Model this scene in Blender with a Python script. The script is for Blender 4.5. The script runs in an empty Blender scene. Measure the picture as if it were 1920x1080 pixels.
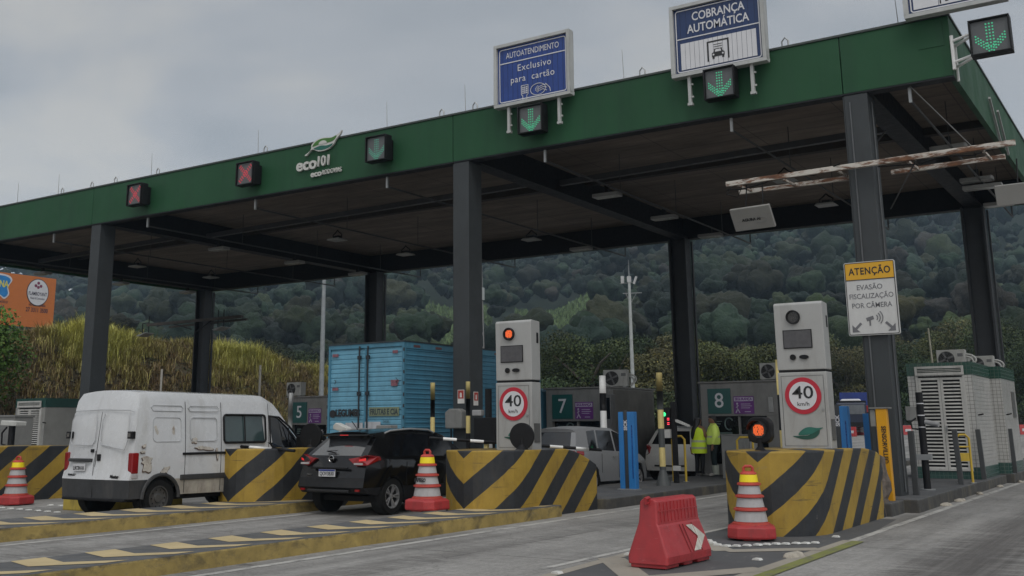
import bpy, bmesh, math, random
import numpy as np
from mathutils import Vector, Matrix
random.seed(7)
RNG = np.random.default_rng(11)
SC = bpy.context.scene
COL = SC.collection
PI = math.pi
R = math.radians

# ------------------------------------------------------------------ materials
_M = {}
def nodes_of(m):
    m.use_nodes = True
    nt = m.node_tree
    for n in list(nt.nodes): nt.nodes.remove(n)
    out = nt.nodes.new('ShaderNodeOutputMaterial')
    b = nt.nodes.new('ShaderNodeBsdfPrincipled')
    nt.links.new(b.outputs[0], out.inputs[0])
    return nt, b, out
def N(nt, typ, **kw):
    n = nt.nodes.new(typ)
    for k, v in kw.items():
        if k in n.inputs: n.inputs[k].default_value = v
        else: setattr(n, k, v)
    return n
def ramp(nt, fac, stops):
    r = nt.nodes.new('ShaderNodeValToRGB')
    el = r.color_ramp.elements
    while len(el) < len(stops): el.new(.5)
    for e, (p, c) in zip(el, stops):
        e.position = p; e.color = (c[0], c[1], c[2], 1) if not isinstance(c, (int, float)) else (c, c, c, 1)
    nt.links.new(fac, r.inputs[0]); return r.outputs[0]
def mixc(nt, fac, a, b, mode='MIX'):
    n = nt.nodes.new('ShaderNodeMix'); n.data_type = 'RGBA'; n.blend_type = mode
    for s, v in ((n.inputs[0], fac), (n.inputs[6], a), (n.inputs[7], b)):
        if isinstance(v, bpy.types.NodeSocket): nt.links.new(v, s)
        elif isinstance(v, (int, float)): s.default_value = v
        else: s.default_value = (v[0], v[1], v[2], 1)
    return n.outputs[2]
def noise(nt, vec, scale, detail=5, rough=.6, dist=0):
    n = N(nt, 'ShaderNodeTexNoise'); n.inputs['Scale'].default_value = scale
    n.inputs['Detail'].default_value = detail; n.inputs['Roughness'].default_value = rough
    n.inputs['Distortion'].default_value = dist
    if vec is not None: nt.links.new(vec, n.inputs['Vector'])
    return n.outputs['Fac']
def objco(nt, sc=None):
    t = N(nt, 'ShaderNodeTexCoord').outputs['Object']
    if sc is not None:
        mp = N(nt, 'ShaderNodeMapping'); mp.inputs['Scale'].default_value = sc
        nt.links.new(t, mp.inputs['Vector']); t = mp.outputs[0]
    return t
def math_(nt, op, a, b=None, c=None):
    n = nt.nodes.new('ShaderNodeMath'); n.operation = op
    for i, v in enumerate((a, b, c)):
        if v is None: continue
        if isinstance(v, bpy.types.NodeSocket): nt.links.new(v, n.inputs[i])
        else: n.inputs[i].default_value = v
    return n.outputs[0]
def bump(nt, b, h, strength=.3, dist=.01):
    n = N(nt, 'ShaderNodeBump'); n.inputs['Strength'].default_value = strength; n.inputs['Distance'].default_value = dist
    nt.links.new(h, n.inputs['Height']); nt.links.new(n.outputs[0], b.inputs['Normal'])
def pm(name, col, rough=.55, metal=0.0, var=.18, scale=2.5, dirt=None, dirtamt=.35, dscale=3.0, dstretch=(1, 1, .25), bmp=.0, coat=0, spec=None):
    """painted / plain surface with uneven tone, and dirt of its own where given"""
    if name in _M: return _M[name]
    m = bpy.data.materials.new(name); _M[name] = m
    nt, b, out = nodes_of(m)
    co = objco(nt)
    f = noise(nt, co, scale, 6, .65)
    lo = [c * (1 - var) for c in col]; hi = [min(1, c * (1 + var)) for c in col]
    c = ramp(nt, f, [(.3, lo), (.7, hi)])
    if dirt is not None:
        g = noise(nt, objco(nt, dstretch), dscale, 7, .7, .4)
        g = ramp(nt, g, [(.5, 0.0), (.72, 1.0)])
        c = mixc(nt, math_(nt, 'MULTIPLY', g, dirtamt), c, dirt)
    nt.links.new(c, b.inputs['Base Color'])
    rr = ramp(nt, noise(nt, co, scale * 3, 4), [(.3, max(.03, rough - .08)), (.7, min(1, rough + .1))])
    nt.links.new(rr, b.inputs['Roughness'])
    b.inputs['Metallic'].default_value = metal
    if coat: b.inputs['Coat Weight'].default_value = coat; b.inputs['Coat Roughness'].default_value = .05
    if spec is not None: b.inputs['Specular IOR Level'].default_value = spec
    if bmp: bump(nt, b, noise(nt, co, 25, 5, .6), bmp, .004)
    return m
def emi(name, col, strength, base=(0.01, 0.01, 0.01)):
    if name in _M: return _M[name]
    m = bpy.data.materials.new(name); _M[name] = m
    nt, b, out = nodes_of(m)
    b.inputs['Base Color'].default_value = (*base, 1)
    b.inputs['Emission Color'].default_value = (*col, 1)
    b.inputs['Emission Strength'].default_value = strength
    b.inputs['Roughness'].default_value = .4
    return m

def mat_stripe():
    m = bpy.data.materials.new('barrier_stripe_paint')
    nt, b, out = nodes_of(m)
    at = N(nt, 'ShaderNodeAttribute'); at.attribute_name = 'wrap'
    co = objco(nt)
    sx = N(nt, 'ShaderNodeSeparateXYZ'); nt.links.new(co, sx.inputs[0])
    wob = math_(nt, 'MULTIPLY', math_(nt, 'SUBTRACT', noise(nt, co, 1.2, 3), .5), .07)
    u = math_(nt, 'ABSOLUTE', at.outputs['Fac'])
    s = math_(nt, 'ADD', math_(nt, 'SUBTRACT', sx.outputs['Z'], math_(nt, 'MULTIPLY', u, .8)), wob)
    fr = math_(nt, 'FRACT', math_(nt, 'DIVIDE', math_(nt, 'ADD', s, 20 * .86 - .2), .86))
    st = ramp(nt, fr, [(.478, 1.0), (.488, 0.0), ])
    ye = ramp(nt, noise(nt, co, 2.0, 6, .7), [(.25, (.25, .155, .018)), (.7, (.40, .262, .036))])
    bl = ramp(nt, noise(nt, co, 3.0, 6, .7), [(.3, (.012, .014, .017)), (.75, (.03, .033, .038))])
    c = mixc(nt, st, ye, bl)
    # grime: rises from the foot, scuffs and chips showing concrete
    g = ramp(nt, noise(nt, objco(nt, (1.5, 1.5, .5)), 3.0, 8, .75), [(.5, 0.0), (.75, 1.0)])
    c = mixc(nt, math_(nt, 'MULTIPLY', g, .45), c, (.06, .05, .035))
    sc = ramp(nt, noise(nt, objco(nt, (.35, .35, 5)), 2.6, 8, .72, .3), [(.60, 0.0), (.66, 1.0)])
    c = mixc(nt, math_(nt, 'MULTIPLY', sc, .6), c, (.035, .032, .03))
    ch = ramp(nt, noise(nt, co, 5.0, 9, .78, .6), [(.64, 0.0), (.665, 1.0)])
    c = mixc(nt, math_(nt, 'MULTIPLY', ch, .7), c, (.2, .18, .15))
    nt.links.new(c, b.inputs['Base Color'])
    b.inputs['Roughness'].default_value = .62
    bump(nt, b, noise(nt, co, 14, 7, .7), .35, .006)
    return m

def mat_concrete(name, base, crack=True, tyre=False, joints=None):
    m = bpy.data.materials.new(name)
    nt, b, out = nodes_of(m)
    co = objco(nt)
    n1 = noise(nt, co, .35, 8, .65, .3)
    c = ramp(nt, n1, [(.3, [v * .6 for v in base]), (.52, base), (.72, [v * 1.25 for v in base])])
    fine = noise(nt, co, 22, 5, .85)
    mid = noise(nt, co, 5.5, 7, .75)
    c = mixc(nt, .8, c, ramp(nt, math_(nt, 'ADD', math_(nt, 'MULTIPLY', fine, .55), math_(nt, 'MULTIPLY', mid, .45)), [(.3, .22), (.7, .8)]), 'OVERLAY')
    if tyre:
        # rubber streaks dragged along the lanes
        sx = N(nt, 'ShaderNodeSeparateXYZ'); nt.links.new(co, sx.inputs[0])
        st = noise(nt, objco(nt, (1.3, .06, 1)), 1.3, 8, .62, .1)
        st2 = noise(nt, objco(nt, (5, .13, 1)), 2.2, 7, .7)
        comb = noise(nt, objco(nt, (.22, 3.2, 1)), 1.7, 7, .72)
        a = ramp(nt, st, [(.48, 0.0), (.72, 1.0)])
        bb = ramp(nt, st2, [(.48, 0.0), (.75, 1.0)])
        f = math_(nt, 'ADD', math_(nt, 'MULTIPLY', a, .5), math_(nt, 'MULTIPLY', bb, .3))
        c = mixc(nt, f, c, (.06, .056, .052))
        pale = ramp(nt, math_(nt, 'ADD', math_(nt, 'MULTIPLY', noise(nt, objco(nt, (.9, .1, 1)), 1.1, 6, .7), .6), math_(nt, 'MULTIPLY', comb, .4)), [(.5, 0.0), (.68, 1.0)])
        c = mixc(nt, math_(nt, 'MULTIPLY', pale, .55), c, (.40, .39, .37))
        # the right hand lane: dark braking tracks with combed edges across the grooved slab
        wx = math_(nt, 'ADD', sx.outputs['X'], math_(nt, 'ADD', math_(nt, 'MULTIPLY', math_(nt, 'SUBTRACT', comb, .5), 2.6), math_(nt, 'MULTIPLY', math_(nt, 'SUBTRACT', noise(nt, objco(nt, (1, .25, 1)), .8, 4), .5), .5)))
        for cx_, hw in ((3.72, .8), (6.2, .7), (-2.1, .35), (-6.7, .4), (-7.9, .35)):
            d = math_(nt, 'ABSOLUTE', math_(nt, 'SUBTRACT', wx, cx_))
            k = ramp(nt, math_(nt, 'DIVIDE', d, hw), [(.3, 1.0), (1.0, 0.0)])
            k = math_(nt, 'MULTIPLY', k, ramp(nt, st2, [(.3, .45), (.62, 1.0)]))
            c = mixc(nt, math_(nt, 'MULTIPLY', k, .82 if cx_ > 0 else .4), c, (.052, .046, .043))
        # oil drips
        v = N(nt, 'ShaderNodeTexVoronoi'); v.inputs['Scale'].default_value = .55; nt.links.new(co, v.inputs['Vector'])
        d2 = math_(nt, 'ADD', v.outputs['Distance'], math_(nt, 'MULTIPLY', noise(nt, co, 6, 5), .25))
        c = mixc(nt, ramp(nt, d2, [(.13, .6), (.2, 0.0)]), c, (.035, .033, .032))
        v = N(nt, 'ShaderNodeTexVoronoi'); v.inputs['Scale'].default_value = 2.3; nt.links.new(co, v.inputs['Vector'])
        d2 = math_(nt, 'ADD', v.outputs['Distance'], math_(nt, 'MULTIPLY', noise(nt, co, 15, 3), .2))
        c = mixc(nt, ramp(nt, d2, [(.13, .5), (.17, 0.0)]), c, (.05, .048, .045))
        # slab joints, sawn nearly straight
        for ax, per, off, wob in (('X', 11.0, 1.92 + 5.5, .05), ('Y', 3.3, 3.42 - 1.65, .07)):
            w = math_(nt, 'ADD', sx.outputs[ax], math_(nt, 'MULTIPLY', math_(nt, 'SUBTRACT', noise(nt, co, 1.6, 6, .75), .5), wob))
            fr = math_(nt, 'FRACT', math_(nt, 'DIVIDE', math_(nt, 'ADD', w, 50 * per + off), per))
            dd = math_(nt, 'ABSOLUTE', math_(nt, 'SUBTRACT', fr, .5))
            j = ramp(nt, math_(nt, 'MULTIPLY', dd, per), [(.008, .75), (.022, 0.0)])
            c = mixc(nt, math_(nt, 'MULTIPLY', j, ramp(nt, noise(nt, co, .5, 3), [(.4, .25), (.6, 1.0)])), c, (.035, .033, .031))
    vc = N(nt, 'ShaderNodeTexVoronoi'); vc.feature = 'DISTANCE_TO_EDGE'; vc.inputs['Scale'].default_value = .23
    wv = N(nt, 'ShaderNodeVectorMath'); wv.operation = 'ADD'
    nn = N(nt, 'ShaderNodeTexNoise'); nn.inputs['Scale'].default_value = 1.3; nn.inputs['Detail'].default_value = 7
    nt.links.new(co, nn.inputs['Vector']); nt.links.new(co, wv.inputs[0]); nt.links.new(nn.outputs['Color'], wv.inputs[1])
    nt.links.new(wv.outputs[0], vc.inputs['Vector'])
    if crack:
        c = mixc(nt, ramp(nt, vc.outputs['Distance'], [(.001, .35), (.003, 0.0)]), c, (.04, .038, .036))
    nt.links.new(c, b.inputs['Base Color'])
    nt.links.new(ramp(nt, n1, [(.3, .75), (.7, .95)]), b.inputs['Roughness'])
    bump(nt, b, fine, .25, .004)
    return m

def mat_leaf(name, a, b_, hi, scale=.6, attr=True):
    m = bpy.data.materials.new(name)
    nt, b, out = nodes_of(m)
    co = objco(nt)
    f = noise(nt, co, scale, 5, .7)
    c = ramp(nt, f, [(.3, a), (.55, b_), (.78, hi)])
    if attr:
        at = N(nt, 'ShaderNodeAttribute'); at.attribute_name = 'tint'
        c = mixc(nt, 1.0, c, at.outputs['Color'], 'MULTIPLY')
    nt.links.new(c, b.inputs['Base Color'])
    b.inputs['Roughness'].default_value = .6
    b.inputs['Specular IOR Level'].default_value = .25
    return m

def mat_corr(name, col, axis='Z', per=.1, depth=.012, dirt=(.02, .02, .02), amt=.4, rough=.45):
    """ribbed sheet metal"""
    m = bpy.data.materials.new(name)
    nt, b, out = nodes_of(m)
    co = objco(nt)
    f = noise(nt, co, 1.4, 7, .7)
    c = ramp(nt, f, [(.3, [v * .78 for v in col]), (.7, [min(1, v * 1.15) for v in col])])
    g = ramp(nt, noise(nt, objco(nt, (2, 2, .4)), 3.0, 8, .75), [(.5, 0.0), (.78, 1.0)])
    c = mixc(nt, math_(nt, 'MULTIPLY', g, amt), c, dirt)
    nt.links.new(c, b.inputs['Base Color']); b.inputs['Roughness'].default_value = rough
    return m

GLASS = None
def dark_glass():
    return pm('tinted_glass', (.006, .007, .009), .05, 0, .1, 1.5, spec=.6)

# ------------------------------------------------------------------ mesh helpers
class MB:
    def __init__(s): s.v = []; s.f = []; s.m = []; s.sm = []; s.at = {}
    def add(s, vs, fs, mi=0, smooth=False, M=None):
        o = len(s.v)
        for p in vs:
            p = Vector(p)
            if M is not None: p = M @ p
            s.v.append((p.x, p.y, p.z))
        for f in fs:
            s.f.append(tuple(o + i for i in f)); s.m.append(mi); s.sm.append(smooth)
        return s
    def box(s, x0, x1, y0, y1, z0, z1, mi=0, M=None):
        v = [(x0, y0, z0), (x1, y0, z0), (x1, y1, z0), (x0, y1, z0), (x0, y0, z1), (x1, y0, z1), (x1, y1, z1), (x0, y1, z1)]
        f = [(0, 3, 2, 1), (4, 5, 6, 7), (0, 1, 5, 4), (1, 2, 6, 5), (2, 3, 7, 6), (3, 0, 4, 7)]
        return s.add(v, f, mi, False, M)
    def cyl(s, p0, p1, r0, r1=None, n=16, mi=0, cap=True, M=None):
        r1 = r0 if r1 is None else r1
        p0 = Vector(p0); p1 = Vector(p1); d = (p1 - p0).normalized()
        a = d.orthogonal().normalized(); b = d.cross(a)
        v = []
        for p, r in ((p0, r0), (p1, r1)):
            for k in range(n):
                t = 2 * PI * k / n; v.append(p + a * (r * math.cos(t)) + b * (r * math.sin(t)))
        f = [(k, (k + 1) % n, n + (k + 1) % n, n + k) for k in range(n)]
        s.add(v, f, mi, True, M)
        if cap:
            s.add(v, [tuple(range(n - 1, -1, -1)), tuple(range(n, 2 * n))], mi, False, M)
        return s
    def tube(s, pts, r, n=8, mi=0, M=None):
        pts = [Vector(p) for p in pts]; rings = []; prev = None
        for i, p in enumerate(pts):
            d = (pts[min(i + 1, len(pts) - 1)] - pts[max(i - 1, 0)]).normalized()
            a = d.orthogonal().normalized() if prev is None else (prev - d * prev.dot(d)).normalized()
            prev = a; b = d.cross(a)
            rr = r[i] if isinstance(r, (list, tuple)) else r
            rings.append([p + a * (rr * math.cos(2 * PI * k / n)) + b * (rr * math.sin(2 * PI * k / n)) for k in range(n)])
        v = [q for g in rings for q in g]
        f = [(i * n + k, i * n + (k + 1) % n, (i + 1) * n + (k + 1) % n, (i + 1) * n + k) for i in range(len(pts) - 1) for k in range(n)]
        f += [tuple(range(n - 1, -1, -1)), tuple(range(len(v) - n, len(v)))]
        return s.add(v, f, mi, True, M)
    def bar(s, p0, p1, w, h, mi=0, M=None):
        """rectangular bar from p0 to p1; w sideways, h up"""
        p0 = Vector(p0); p1 = Vector(p1); d = (p1 - p0).normalized()
        up = Vector((0, 0, 1)) if abs(d.z) < .95 else Vector((0, 1, 0))
        a = d.cross(up).normalized() * (w / 2); b = a.cross(d).normalized() * (h / 2)
        v = [p0 - a - b, p0 + a - b, p0 + a + b, p0 - a + b, p1 - a - b, p1 + a - b, p1 + a + b, p1 - a + b]
        f = [(0, 3, 2, 1), (4, 5, 6, 7), (0, 1, 5, 4), (1, 2, 6, 5), (2, 3, 7, 6), (3, 0, 4, 7)]
        return s.add(v, f, mi, False, M)
    def prism(s, pts, axis, a, b, mi=0, M=None, smooth=False):
        def mk(p, t):
            return (p[0], t, p[1]) if axis == 'y' else ((t, p[0], p[1]) if axis == 'x' else (p[0], p[1], t))
        n = len(pts); v = [mk(p, a) for p in pts] + [mk(p, b) for p in pts]
        s.add(v, [(k, (k + 1) % n, n + (k + 1) % n, n + k) for k in range(n)], mi, smooth, M)
        return s.add(v, [tuple(range(n)), tuple(range(2 * n - 1, n - 1, -1))], mi, False, M)
    def lathe(s, prof, n=24, c=(0, 0, 0), mi=0, M=None, smooth=True):
        v = []
        for r, z in prof:
            for k in range(n):
                t = 2 * PI * k / n; v.append((c[0] + r * math.cos(t), c[1] + r * math.sin(t), c[2] + z))
        f = [(i * n + k, i * n + (k + 1) % n, (i + 1) * n + (k + 1) % n, (i + 1) * n + k) for i in range(len(prof) - 1) for k in range(n)]
        s.add(v, f, mi, smooth, M)
        if prof[0][0] > 1e-4: s.add(v[:n], [tuple(range(n - 1, -1, -1))], mi, False, M)
        if prof[-1][0] > 1e-4: s.add(v[-n:], [tuple(range(n))], mi, False, M)
        return s
    def loft(s, rings, mi=0, smooth=True, cap=True, M=None):
        n = len(rings[0]); v = [q for g in rings for q in g]
        f = [(i * n + k, i * n + (k + 1) % n, (i + 1) * n + (k + 1) % n, (i + 1) * n + k) for i in range(len(rings) - 1) for k in range(n)]
        if cap: f += [tuple(range(n - 1, -1, -1)), tuple(range(len(v) - n, len(v)))]
        return s.add(v, f, mi, smooth, M)
    def sheet(s, pts, z, mi=0):
        return s.add([(p[0], p[1], z) for p in pts], [tuple(range(len(pts)))], mi)
    def build(s, name, mats, parent=None, bev=0, seg=2, recalc=True, loc=None, angle=35):
        me = bpy.data.meshes.new(name)
        me.from_pydata(s.v, [], s.f)
        if not isinstance(mats, (list, tuple)): mats = [mats]
        for m in mats: me.materials.append(m)
        me.polygons.foreach_set('material_index', s.m)
        me.polygons.foreach_set('use_smooth', s.sm)
        if recalc:
            bm = bmesh.new(); bm.from_mesh(me)
            bmesh.ops.remove_doubles(bm, verts=bm.verts, dist=1e-5)
            bmesh.ops.recalc_face_normals(bm, faces=bm.faces); bm.to_mesh(me); bm.free()
        if any(s.sm):
            try: me.set_sharp_from_angle(angle=R(angle))
            except Exception: pass
        me.update()
        o = bpy.data.objects.new(name, me); COL.objects.link(o)
        if parent is not None: o.parent = parent
        if loc is not None: o.location = loc
        if bev:
            md = o.modifiers.new('edge', 'BEVEL'); md.width = bev; md.segments = seg; md.limit_method = 'ANGLE'; md.angle_limit = R(40)
            md.harden_normals = False
        return o

def tag(o, label=None, cat=None, group=None, kind=None):
    if label: o['label'] = label
    if cat: o['category'] = cat
    if group: o['group'] = group
    if kind: o['kind'] = kind
    return o
def thing(name, label, cat, loc=(0, 0, 0), rz=0, group=None):
    o = bpy.data.objects.new(name, None); COL.objects.link(o)
    o.location = loc; o.rotation_euler = (0, 0, rz); o.empty_display_size = .2
    return tag(o, label, cat, group)
def copy_tree(o, parent=None):
    c = o.copy(); COL.objects.link(c); c.parent = parent
    for ch in list(o.children): copy_tree(ch, c)
    return c
def dup(o, loc, rz=None, label=None, scale=None):
    c = copy_tree(o); c.location = loc
    if rz is not None: c.rotation_euler = (0, 0, rz)
    if label: c['label'] = label
    if scale: c.scale = scale if isinstance(scale, tuple) else (scale,) * 3
    return c
def text(s, size, m, parent=None, loc=(0, 0, 0), rot=(PI / 2, 0, 0), name='lettering', align='CENTER', ext=.002, bold=0.0, sx=1.0, shear=0, space=1.0, fit=None):
    cu = bpy.data.curves.new('t', 'FONT'); cu.body = s; cu.size = size; cu.align_x = align; cu.align_y = 'CENTER'
    cu.extrude = ext; cu.offset = bold; cu.shear = shear; cu.space_character = space; cu.resolution_u = 3
    t = bpy.data.objects.new('t', cu); COL.objects.link(t)
    dg = bpy.context.evaluated_depsgraph_get()
    me = bpy.data.meshes.new_from_object(t.evaluated_get(dg))
    bpy.data.objects.remove(t); bpy.data.curves.remove(cu)
    me.name = name; me.materials.clear(); me.materials.append(m)
    if fit:
        xs_ = [v.co.x for v in me.vertices]; sx = fit / (max(xs_) - min(xs_)); me.transform(Matrix.Translation((-(max(xs_) + min(xs_)) / 2, 0, 0)))
    if sx != 1: me.transform(Matrix.Diagonal((sx, 1, 1, 1)))
    o = bpy.data.objects.new(name, me); COL.objects.link(o)
    o.parent = parent; o.location = loc; o.rotation_euler = rot
    return o

def circ(cx, cz, r, n=28, a0=0, a1=2 * PI, rx=None):
    rx = r if rx is None else rx
    full = abs(a1 - a0 - 2 * PI) < 1e-6
    return [(cx + rx * math.cos(a0 + (a1 - a0) * k / (n if full else n - 1)), cz + r * math.sin(a0 + (a1 - a0) * k / (n if full else n - 1))) for k in range(n)]
def rrect(x0, x1, z0, z1, r, n=5):
    p = []
    for cx, cz, a in ((x1 - r, z1 - r, 0), (x0 + r, z1 - r, PI / 2), (x0 + r, z0 + r, PI), (x1 - r, z0 + r, 1.5 * PI)):
        for k in range(n + 1): p.append((cx + r * math.cos(a + PI / 2 * k / n), cz + r * math.sin(a + PI / 2 * k / n)))
    return p
def smooth_poly(pts, sub=6):
    """closed Catmull-Rom through pts"""
    out = []; n = len(pts)
    for i in range(n):
        p0, p1, p2, p3 = [np.array(pts[(i + k - 1) % n], float) for k in range(4)]
        for j in range(sub):
            t = j / sub
            out.append(tuple(.5 * ((2 * p1) + (-p0 + p2) * t + (2 * p0 - 5 * p1 + 4 * p2 - p3) * t * t + (-p0 + 3 * p1 - 3 * p2 + p3) * t ** 3)))
    return out

# common materials
WHITE = pm('white_paint', (.78, .78, .76), .5, var=.06, dirt=(.3, .29, .26), dirtamt=.25)
BLACK = pm('black_paint', (.006, .006, .007), .55, var=.3, spec=.3)
RUBBER = pm('rubber', (.009, .009, .009), .85, var=.3, scale=6, spec=.25)
STEEL = pm('galvanised_steel', (.32, .33, .33), .45, .6, var=.15, dirt=(.12, .1, .08))
GREYBOX = pm('grey_box_paint', (.2, .2, .19), .5, var=.12, dirt=(.06, .055, .05))
YELLOWP = pm('yellow_paint', (.5, .34, .03), .5, var=.15, dirt=(.1, .08, .03), dirtamt=.5)
CREAMP = pm('cream_yellow_paint', (.62, .5, .2), .5, var=.15, dirt=(.12, .1, .05), dirtamt=.4)
CONC = mat_concrete('bare_concrete', (.24, .235, .22))
# ------------------------------------------------------------------ camera, light, sky
def make_camera():
    cd = bpy.data.cameras.new('camera'); c = bpy.data.objects.new('camera', cd); COL.objects.link(c)
    pitch, roll, yaw = 0.212040306, -0.00489124955, 0.590240818
    fw = Vector((-math.sin(yaw) * math.cos(pitch), math.cos(yaw) * math.cos(pitch), math.sin(pitch)))
    r = Vector((math.cos(yaw), math.sin(yaw), 0)); u = r.cross(fw)
    r2 = r * math.cos(roll) + u * math.sin(roll); u2 = -r * math.sin(roll) + u * math.cos(roll)
    M = Matrix((r2, u2, -fw)).transposed().to_4x4(); M.translation = (6.0555, -25.1137, 1.6)
    c.matrix_world = M
    cd.sensor_fit = 'HORIZONTAL'; cd.sensor_width = 36; cd.lens = 1962.593 / 1920 * 36
    cd.shift_x = 70.025 / 1920; cd.shift_y = -162.059 / 1920
    cd.clip_start = .1; cd.clip_end = 6000
    SC.camera = c
make_camera()

SUN_EL, SUN_AZ = R(52), R(140)      # azimuth clockwise from +Y: the bright part of the cloud is behind the camera's right shoulder
sd = Vector((math.sin(SUN_AZ) * math.cos(SUN_EL), math.cos(SUN_AZ) * math.cos(SUN_EL), math.sin(SUN_EL)))
ld = bpy.data.lights.new('sun', 'SUN'); ld.energy = .9; ld.angle = R(28); ld.color = (1, .97, .93)
lo = bpy.data.objects.new('sun', ld); COL.objects.link(lo); lo.rotation_euler = sd.to_track_quat('Z', 'Y').to_euler(); lo.location = (20, -20, 60)

def make_world():
    w = bpy.data.worlds.new('World'); SC.world = w; w.use_nodes = True
    nt = w.node_tree
    for n in list(nt.nodes): nt.nodes.remove(n)
    out = nt.nodes.new('ShaderNodeOutputWorld'); bg = nt.nodes.new('ShaderNodeBackground')
    nt.links.new(bg.outputs[0], out.inputs[0]); bg.inputs['Strength'].default_value = .1
    sk = nt.nodes.new('ShaderNodeTexSky'); sk.sky_type = 'NISHITA'; sk.sun_disc = False
    sk.sun_elevation = SUN_EL; sk.sun_rotation = SUN_AZ; sk.air_density = 1.4; sk.dust_density = 3
    tc = nt.nodes.new('ShaderNodeTexCoord'); g = tc.outputs['Generated']
    sx = N(nt, 'ShaderNodeSeparateXYZ'); nt.links.new(g, sx.inputs[0])
    z = math_(nt, 'ADD', math_(nt, 'MAXIMUM', sx.outputs['Z'], 0.0), .22)
    # a flat overcast deck: direction projected onto a plane overhead
    cb = N(nt, 'ShaderNodeCombineXYZ')
    nt.links.new(math_(nt, 'DIVIDE', sx.outputs['X'], z), cb.inputs[0]); nt.links.new(math_(nt, 'DIVIDE', sx.outputs['Y'], z), cb.inputs[1])
    n1 = noise(nt, cb.outputs[0], 1.45, 6, .48, .6)
    n2 = noise(nt, cb.outputs[0], 2.2, 5, .5, .2)
    f = math_(nt, 'ADD', math_(nt, 'MULTIPLY', n1, .75), math_(nt, 'MULTIPLY', n2, .25))
    c = ramp(nt, f, [(.38, (3.55, 3.75, 4.0)), (.49, (4.3, 4.42, 4.6)), (.60, (5.4, 5.28, 5.05))])
    # paler low down, heavier grey overhead
    h = ramp(nt, sx.outputs['Z'], [(.0, 1.35), (.16, 1.25), (.32, 1.0), (.5, .95), (.8, 1.15)])
    c = mixc(nt, 1.0, c, h, 'MULTIPLY')
    # the veiled sun brightens the cloud around it
    dp = N(nt, 'ShaderNodeVectorMath'); dp.operation = 'DOT_PRODUCT'; nt.links.new(g, dp.inputs[0]); dp.inputs[1].default_value = sd
    k = ramp(nt, dp.outputs['Value'], [(.2, 1.0), (1.0, 2.1)])
    c = mixc(nt, 1.0, c, k, 'MULTIPLY')
    c = mixc(nt, .9, sk.outputs[0], c)
    nt.links.new(c, bg.inputs['Color'])
make_world()
SC.view_settings.view_transform = 'Standard'; SC.view_settings.look = 'None'; SC.view_settings.gamma = 1
SC.view_settings.exposure = 0

# ------------------------------------------------------------------ ground
def road_z(y): return 0.0 if y < 20 else min(.016 * (y - 20), 1.9)
def strip_sheet(name, mat, xs, ys, zf, kind='structure'):
    mb = MB(); nx = len(xs)
    v = [(x, y, zf(x, y)) for y in ys for x in xs]
    f = [(j * nx + i, j * nx + i + 1, (j + 1) * nx + i + 1, (j + 1) * nx + i) for j in range(len(ys) - 1) for i in range(nx - 1)]
    mb.add(v, f, 0, True); o = mb.build(name, mat, recalc=False); return tag(o, kind=kind)
MAT_ROAD = mat_concrete('road_concrete', (.235, .228, .215), True, True)
strip_sheet('road', MAT_ROAD, [-39.5, -20, 0, 20, 45], [-60, -30, 0, 20, 40, 80, 140, 175], lambda x, y: road_z(y))
soil = mat_leaf('soil_and_grass', (.05, .045, .025), (.06, .07, .025), (.1, .1, .04), .15, False)
strip_sheet('ground', soil, [-780, -300, -100, -39, 46, 120, 300, 400], [-80, -60, 20, 60, 140, 400, 780], lambda x, y: road_z(y) - .04)

# kerbed islands
M_TOP = pm('island_asphalt', (.075, .077, .08), .8, var=.25, dirt=(.17, .16, .14), dirtamt=.5, bmp=.3)
M_KERB = pm('kerb_yellow', (.32, .235, .075), .7, var=.3, scale=3, dirt=(.05, .045, .035), dirtamt=.85, dscale=2.2, dstretch=(1, 1, 1.4), bmp=.4)
M_KERBG = pm('kerb_grey', (.055, .053, .05), .85, var=.35, scale=3, dirt=(.2, .165, .08), dirtamt=.4, bmp=.5)
def kerb_scuff(m):
    # tyre rubber scraped along the arris, flaked paint below
    nt = m.node_tree; b = [n for n in nt.nodes if n.type == 'BSDF_PRINCIPLED'][0]; old = b.inputs['Base Color'].links[0].from_socket
    co = objco(nt); sx = N(nt, 'ShaderNodeSeparateXYZ'); nt.links.new(co, sx.inputs[0])
    e = math_(nt, 'ADD', sx.outputs['Z'], math_(nt, 'MULTIPLY', math_(nt, 'SUBTRACT', noise(nt, objco(nt, (1, .8, 1)), 1.3, 8, .75), .5), .32))
    k = ramp(nt, e, [(.165, 0.0), (.21, 1.0)])
    c = mixc(nt, math_(nt, 'MULTIPLY', k, .85), old, (.03, .028, .025))
    k2 = ramp(nt, noise(nt, objco(nt, (1, 1, 3)), 4, 9, .8), [(.6, 0.0), (.64, 1.0)])
    c = mixc(nt, math_(nt, 'MULTIPLY', k2, .6), c, (.15, .14, .12)); nt.links.new(c, b.inputs['Base Color'])
kerb_scuff(M_KERB)
def island(pts, z, yellow=True, name='traffic_island'):
    mb = MB(); n = len(pts)
    mb.add([(p[0], p[1], -.05) for p in pts] + [(p[0], p[1], z) for p in pts], [(k, (k + 1) % n, n + (k + 1) % n, n + k) for k in range(n)], 1)
    mb.add([(p[0], p[1], z) for p in pts], [tuple(range(n))], 0)
    o = mb.build(name, [M_TOP, M_KERB if yellow else M_KERBG], bev=.025)
    return tag(o, kind='structure')
def nose(x0, x1, y0, y1, r=.45):
    return [(x1, y1), (x0, y1)] + [((x0 + x1) / 2 - (x1 - x0) / 2 * math.cos(a), y0 + r - r * math.sin(a)) for a in [PI * k / 8 for k in range(9)]]
island(nose(-4.78, -3.68, -21.5, -7.76), .2)
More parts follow.
